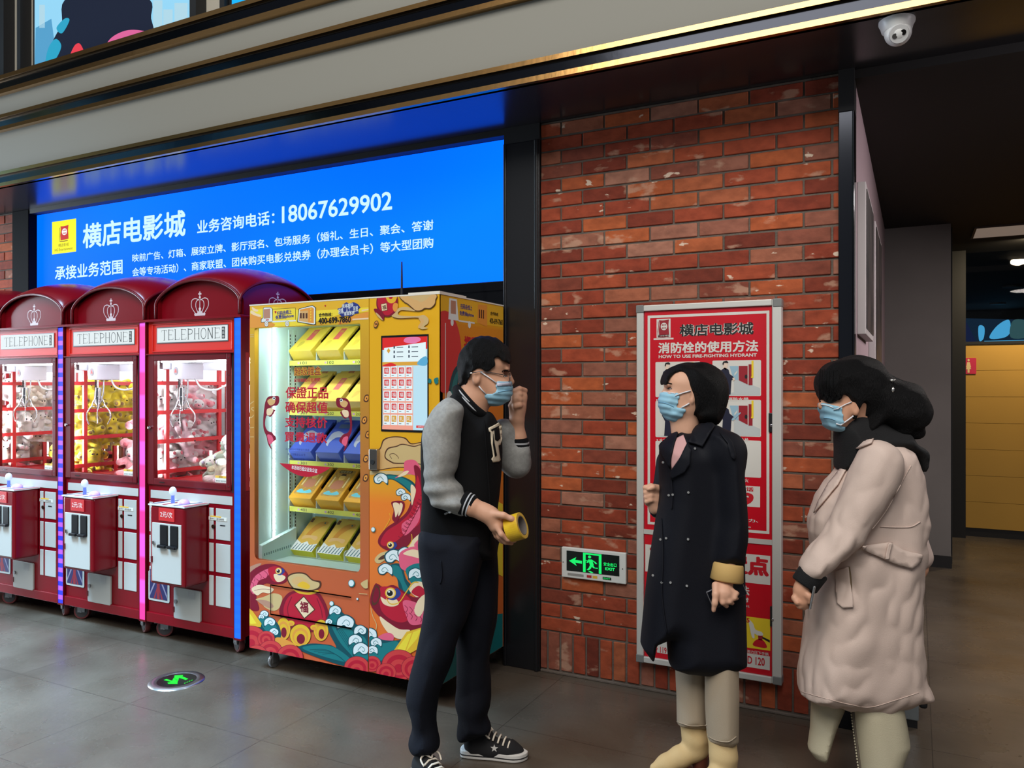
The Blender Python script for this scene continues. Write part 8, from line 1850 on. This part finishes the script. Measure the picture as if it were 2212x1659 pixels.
thread(BM, [(322, 586), (366, 590), (412, 604)], 0.0016, 'pleat', MATS['mask_shade'], mask, off=0.001)
eye_on(B3, 352, 440, 13, 4, w3, -1)
# black hooded top at the neck, sleeve end
Mblk = mat('hood_black', (14, 14, 16), 0.9, bump=0.3, bscale=300)
S = Soft()
pillow(S, F3, [(444, 660), (520, 640), (620, 700), (720, 690), (860, 690), (960, 700), (1010, 780), (1080, 830), (1090, 900), (1076, 990), (1050, 1000), (1010, 900), (940, 860), (760, 850), (620, 860), (560, 900), (500, 960), (444, 990), (440, 850)], 0.0, 0.115, 0.07)
S.chain([F3.p(560, 640, 0), F3.p(640, 720, 0), F3.p(730, 830, 0)], [0.062, 0.074, 0.088], 0.03)
PB, QB = S.mesh(0.0065, noise=folds(0.003, 36, 43)); skin_obj('hood', PB, QB, Mblk, w3)
# coat
Mbg = mat('coat_beige', (212, 190, 178), 0.7, bump=0.12, bscale=300, vary=0.04, vscale=8)
V2 = lambda x, y: ((x / 3.259) * 3.605, (410 + y / 3.259) * 3.605)
S = Soft()
pillow(S, F3, [(552, 800), (640, 768), (760, 742), (880, 760), (980, 820), (1020, 920), (1050, 1020), (1066, 1150), (1076, 1390), (1058, 1440), (1052, 1560), V2(955, 60), V2(950, 200), V2(928, 300), V2(934, 560), V2(945, 800), V2(965, 1000), V2(1018, 1138), V2(900, 1172), V2(800, 1206), V2(660, 1252), V2(560, 1252), V2(400, 1220), V2(230, 1190), V2(122, 1150), V2(130, 1050), V2(160, 840), V2(200, 620), V2(230, 420), V2(300, 300), V2(260, 160), (240, 1480), (246, 1370), (300, 1220), (390, 1080), (470, 990), (540, 920)], 0.0, 0.165, 0.11, p=2.2, smooth=False)
pillow(S, F3, [(640, 790), (740, 752), (860, 790), (930, 880), (940, 1000), (900, 1120), (820, 1260), (720, 1420), (640, 1540), V2(560, 90), V2(420, 210), V2(300, 300), V2(240, 352), V2(150, 330), V2(112, 240), V2(170, 120), (200, 1600), (300, 1480), (390, 1320), (460, 1160), (540, 960)], 0.16, 0.088, 0.08, k=0.02)
def coat_n(X, Y, Z):
    n1 = folds(0.0036, 13, 45, (1, 1, 0.5))(X, Y, Z); n2 = folds(0.0030, 62, 46, (1, 1, 0.8), True)(X, Y, Z)
    return n1 + n2 * np.clip((1.45 - Z) * 3, 0.2, 1)
PC, QC = S.mesh(0.0062, noise=coat_n); coat = skin_obj('coat', PC, QC, Mbg, w3)
BC = Surf(F3, (PC, QC))
patch(BC, [(556, 796), (640, 766), (720, 744), (700, 790), (600, 830), (572, 834)], 'collar', Mbg, coat, off=0.010, thick=0.005, smooth=False)
patch(BC, [(516, 950), (500, 1000), (440, 1110), (340, 1230), (256, 1330), (290, 1240), (370, 1100), (450, 1000)], 'lapel', Mbg, coat, off=0.010, thick=0.005, smooth=False)
thread(BC, [(760, 1432), (880, 1438), (1000, 1434), (1072, 1396)], 0.0022, 'yoke_edge', Mbg, coat, off=0.0015); thread(BC, [(700, 1450), (800, 1320), (880, 1180), (950, 1050), (1000, 960)], 0.002, 'armhole_seam', Mbg, coat, off=0.001)
F3.zoom(1690, 1150, 3.259)
BC.f = F3
patch(BC, [(560, 90), (640, 80), (740, 66), (760, 68), (840, 120), (960, 152), (976, 160), (960, 210), (910, 254), (820, 230), (720, 192), (640, 156), (556, 118)], 'belt', Mbg, coat, off=0.012, thick=0.006, smooth=False)
patch(BC, [(736, 70), (764, 66), (738, 186), (708, 186)], 'belt_loop', Mbg, coat, off=0.020, thick=0.005, smooth=False)
for (x, y) in ((800, 132), (792, 156), (782, 174)): button(BC, x, y, 0.003, 'belt_eyelet', mat('eyelet_dark', (120, 100, 90), 0.7), coat)
patch(BC, [(376, 270), (470, 240), (486, 380), (500, 524), (430, 532), (390, 500)], 'pocket_flap', Mbg, coat, off=0.008, thick=0.005, smooth=False)
thread(BC, [(470, 240), (482, 330), (484, 420)], 0.004, 'pocket_slit', mat('slit_brown', (110, 90, 66), 0.8), coat, off=0.006)
thread(BC, [(130, 1120), (300, 1168), (480, 1212), (620, 1230), (800, 1180), (960, 1128)], 0.0012, 'hem_seam', Mbg, coat, off=0.0008)
for (x, y) in ((250, 1), ): pass
tube_between(F3.p(232, 262, 0.165), F3.p(150, 376, 0.165), 0.050, 0.048, 'inner_cuff', Mblk, w3)
S = Soft(); S.chain([F3.p(900, 40, -0.16), F3.p(962, 170, -0.15)], [0.06, 0.052], 0.03); P_, Q_2 = S.mesh(0.0065); skin_obj('sleeve', P_, Q_2, Mbg, w3)
# wide trousers and shoes
Mol = mat('trousers_cream', (196, 187, 160), 0.85, bump=0.15, bscale=300)
S = Soft()
pillow(S, F3, [(216, 960), (214, 1200), (206, 1400), (190, 1530), (230, 1590), (294, 1624), (330, 1520), (380, 1380), (440, 1240), (460, 960)], -0.06, 0.08, 0.06, smooth=False)
pillow(S, F3, [(520, 1020), (490, 1260), (510, 1420), (545, 1720), (700, 1745), (800, 1720), (830, 1600), (876, 1480), (862, 1380), (836, 1240), (780, 1020)], 0.045, 0.085, 0.08, smooth=False)
PT, QT = S.mesh(0.0065, noise=folds(0.0026, 20, 47, (1, 1, 0.4))); tr = skin_obj('trousers', PT, QT, Mol, w3)
BT = Surf(F3, (PT, QT)); thread(BT, [(504, 1262), (518, 1400), (540, 1560), (556, 1700)], 0.005, 'side_tape', mat('tape_dark', (96, 86, 74), 0.8), tr)
for k in range(22):
    t = k / 21; h = BT.hit(496 + 56 * t, 1262 + 440 * t, 0.009) or BT.hit(506 + 56 * t, 1262 + 440 * t, 0.009)
    if h: 
        mb = MB(); mb.ball(h, 0.0042, 4); mb.obj('stud', Mol, tr, smooth='all')
for (x, dd, tx) in ((250, -0.06, 60), (680, 0.06, 480)):
    a = Vector(F3.p(x + 40, 1700, dd)); b = Vector(F3.p(tx + 60, 1720, dd + 0.02)); a.z = b.z = 0.03
    S = Soft(); S.chain([a, a.lerp(b, .6), b], [0.034, 0.032, 0.022], 0.02); P, Q = S.mesh(0.006); P = P.copy(); P[:, 2] = np.maximum(P[:, 2], 0.002); skin_obj('shoe', P, Q, Msh, w3)
a = R3 @ Vector(F3.p(196, 520, 0.178)) + Vector(F3.loc); b = R3 @ Vector(F3.p(226, 364, 0.185)) + Vector(F3.loc); c_ = (a + b) / 2; ey = (b - a) / 2 * 1.05
side_ = Vector((CS, SN, 0)); ez = (side_ * 0.9 + Vector((SN, -CS, 0)) * 0.35).normalized() * -0.0045; ex = ey.cross(ez).normalized() * 0.036
slab(c_, ex, ey, ez, 'phone', 'silver edged black phone in the hand of the woman in beige', 'phone', (mat('phone_silver', (170, 170, 172), 0.25, metal=0.8), MATS['phone_glass']))

bpy.data.scenes.remove(_ts)
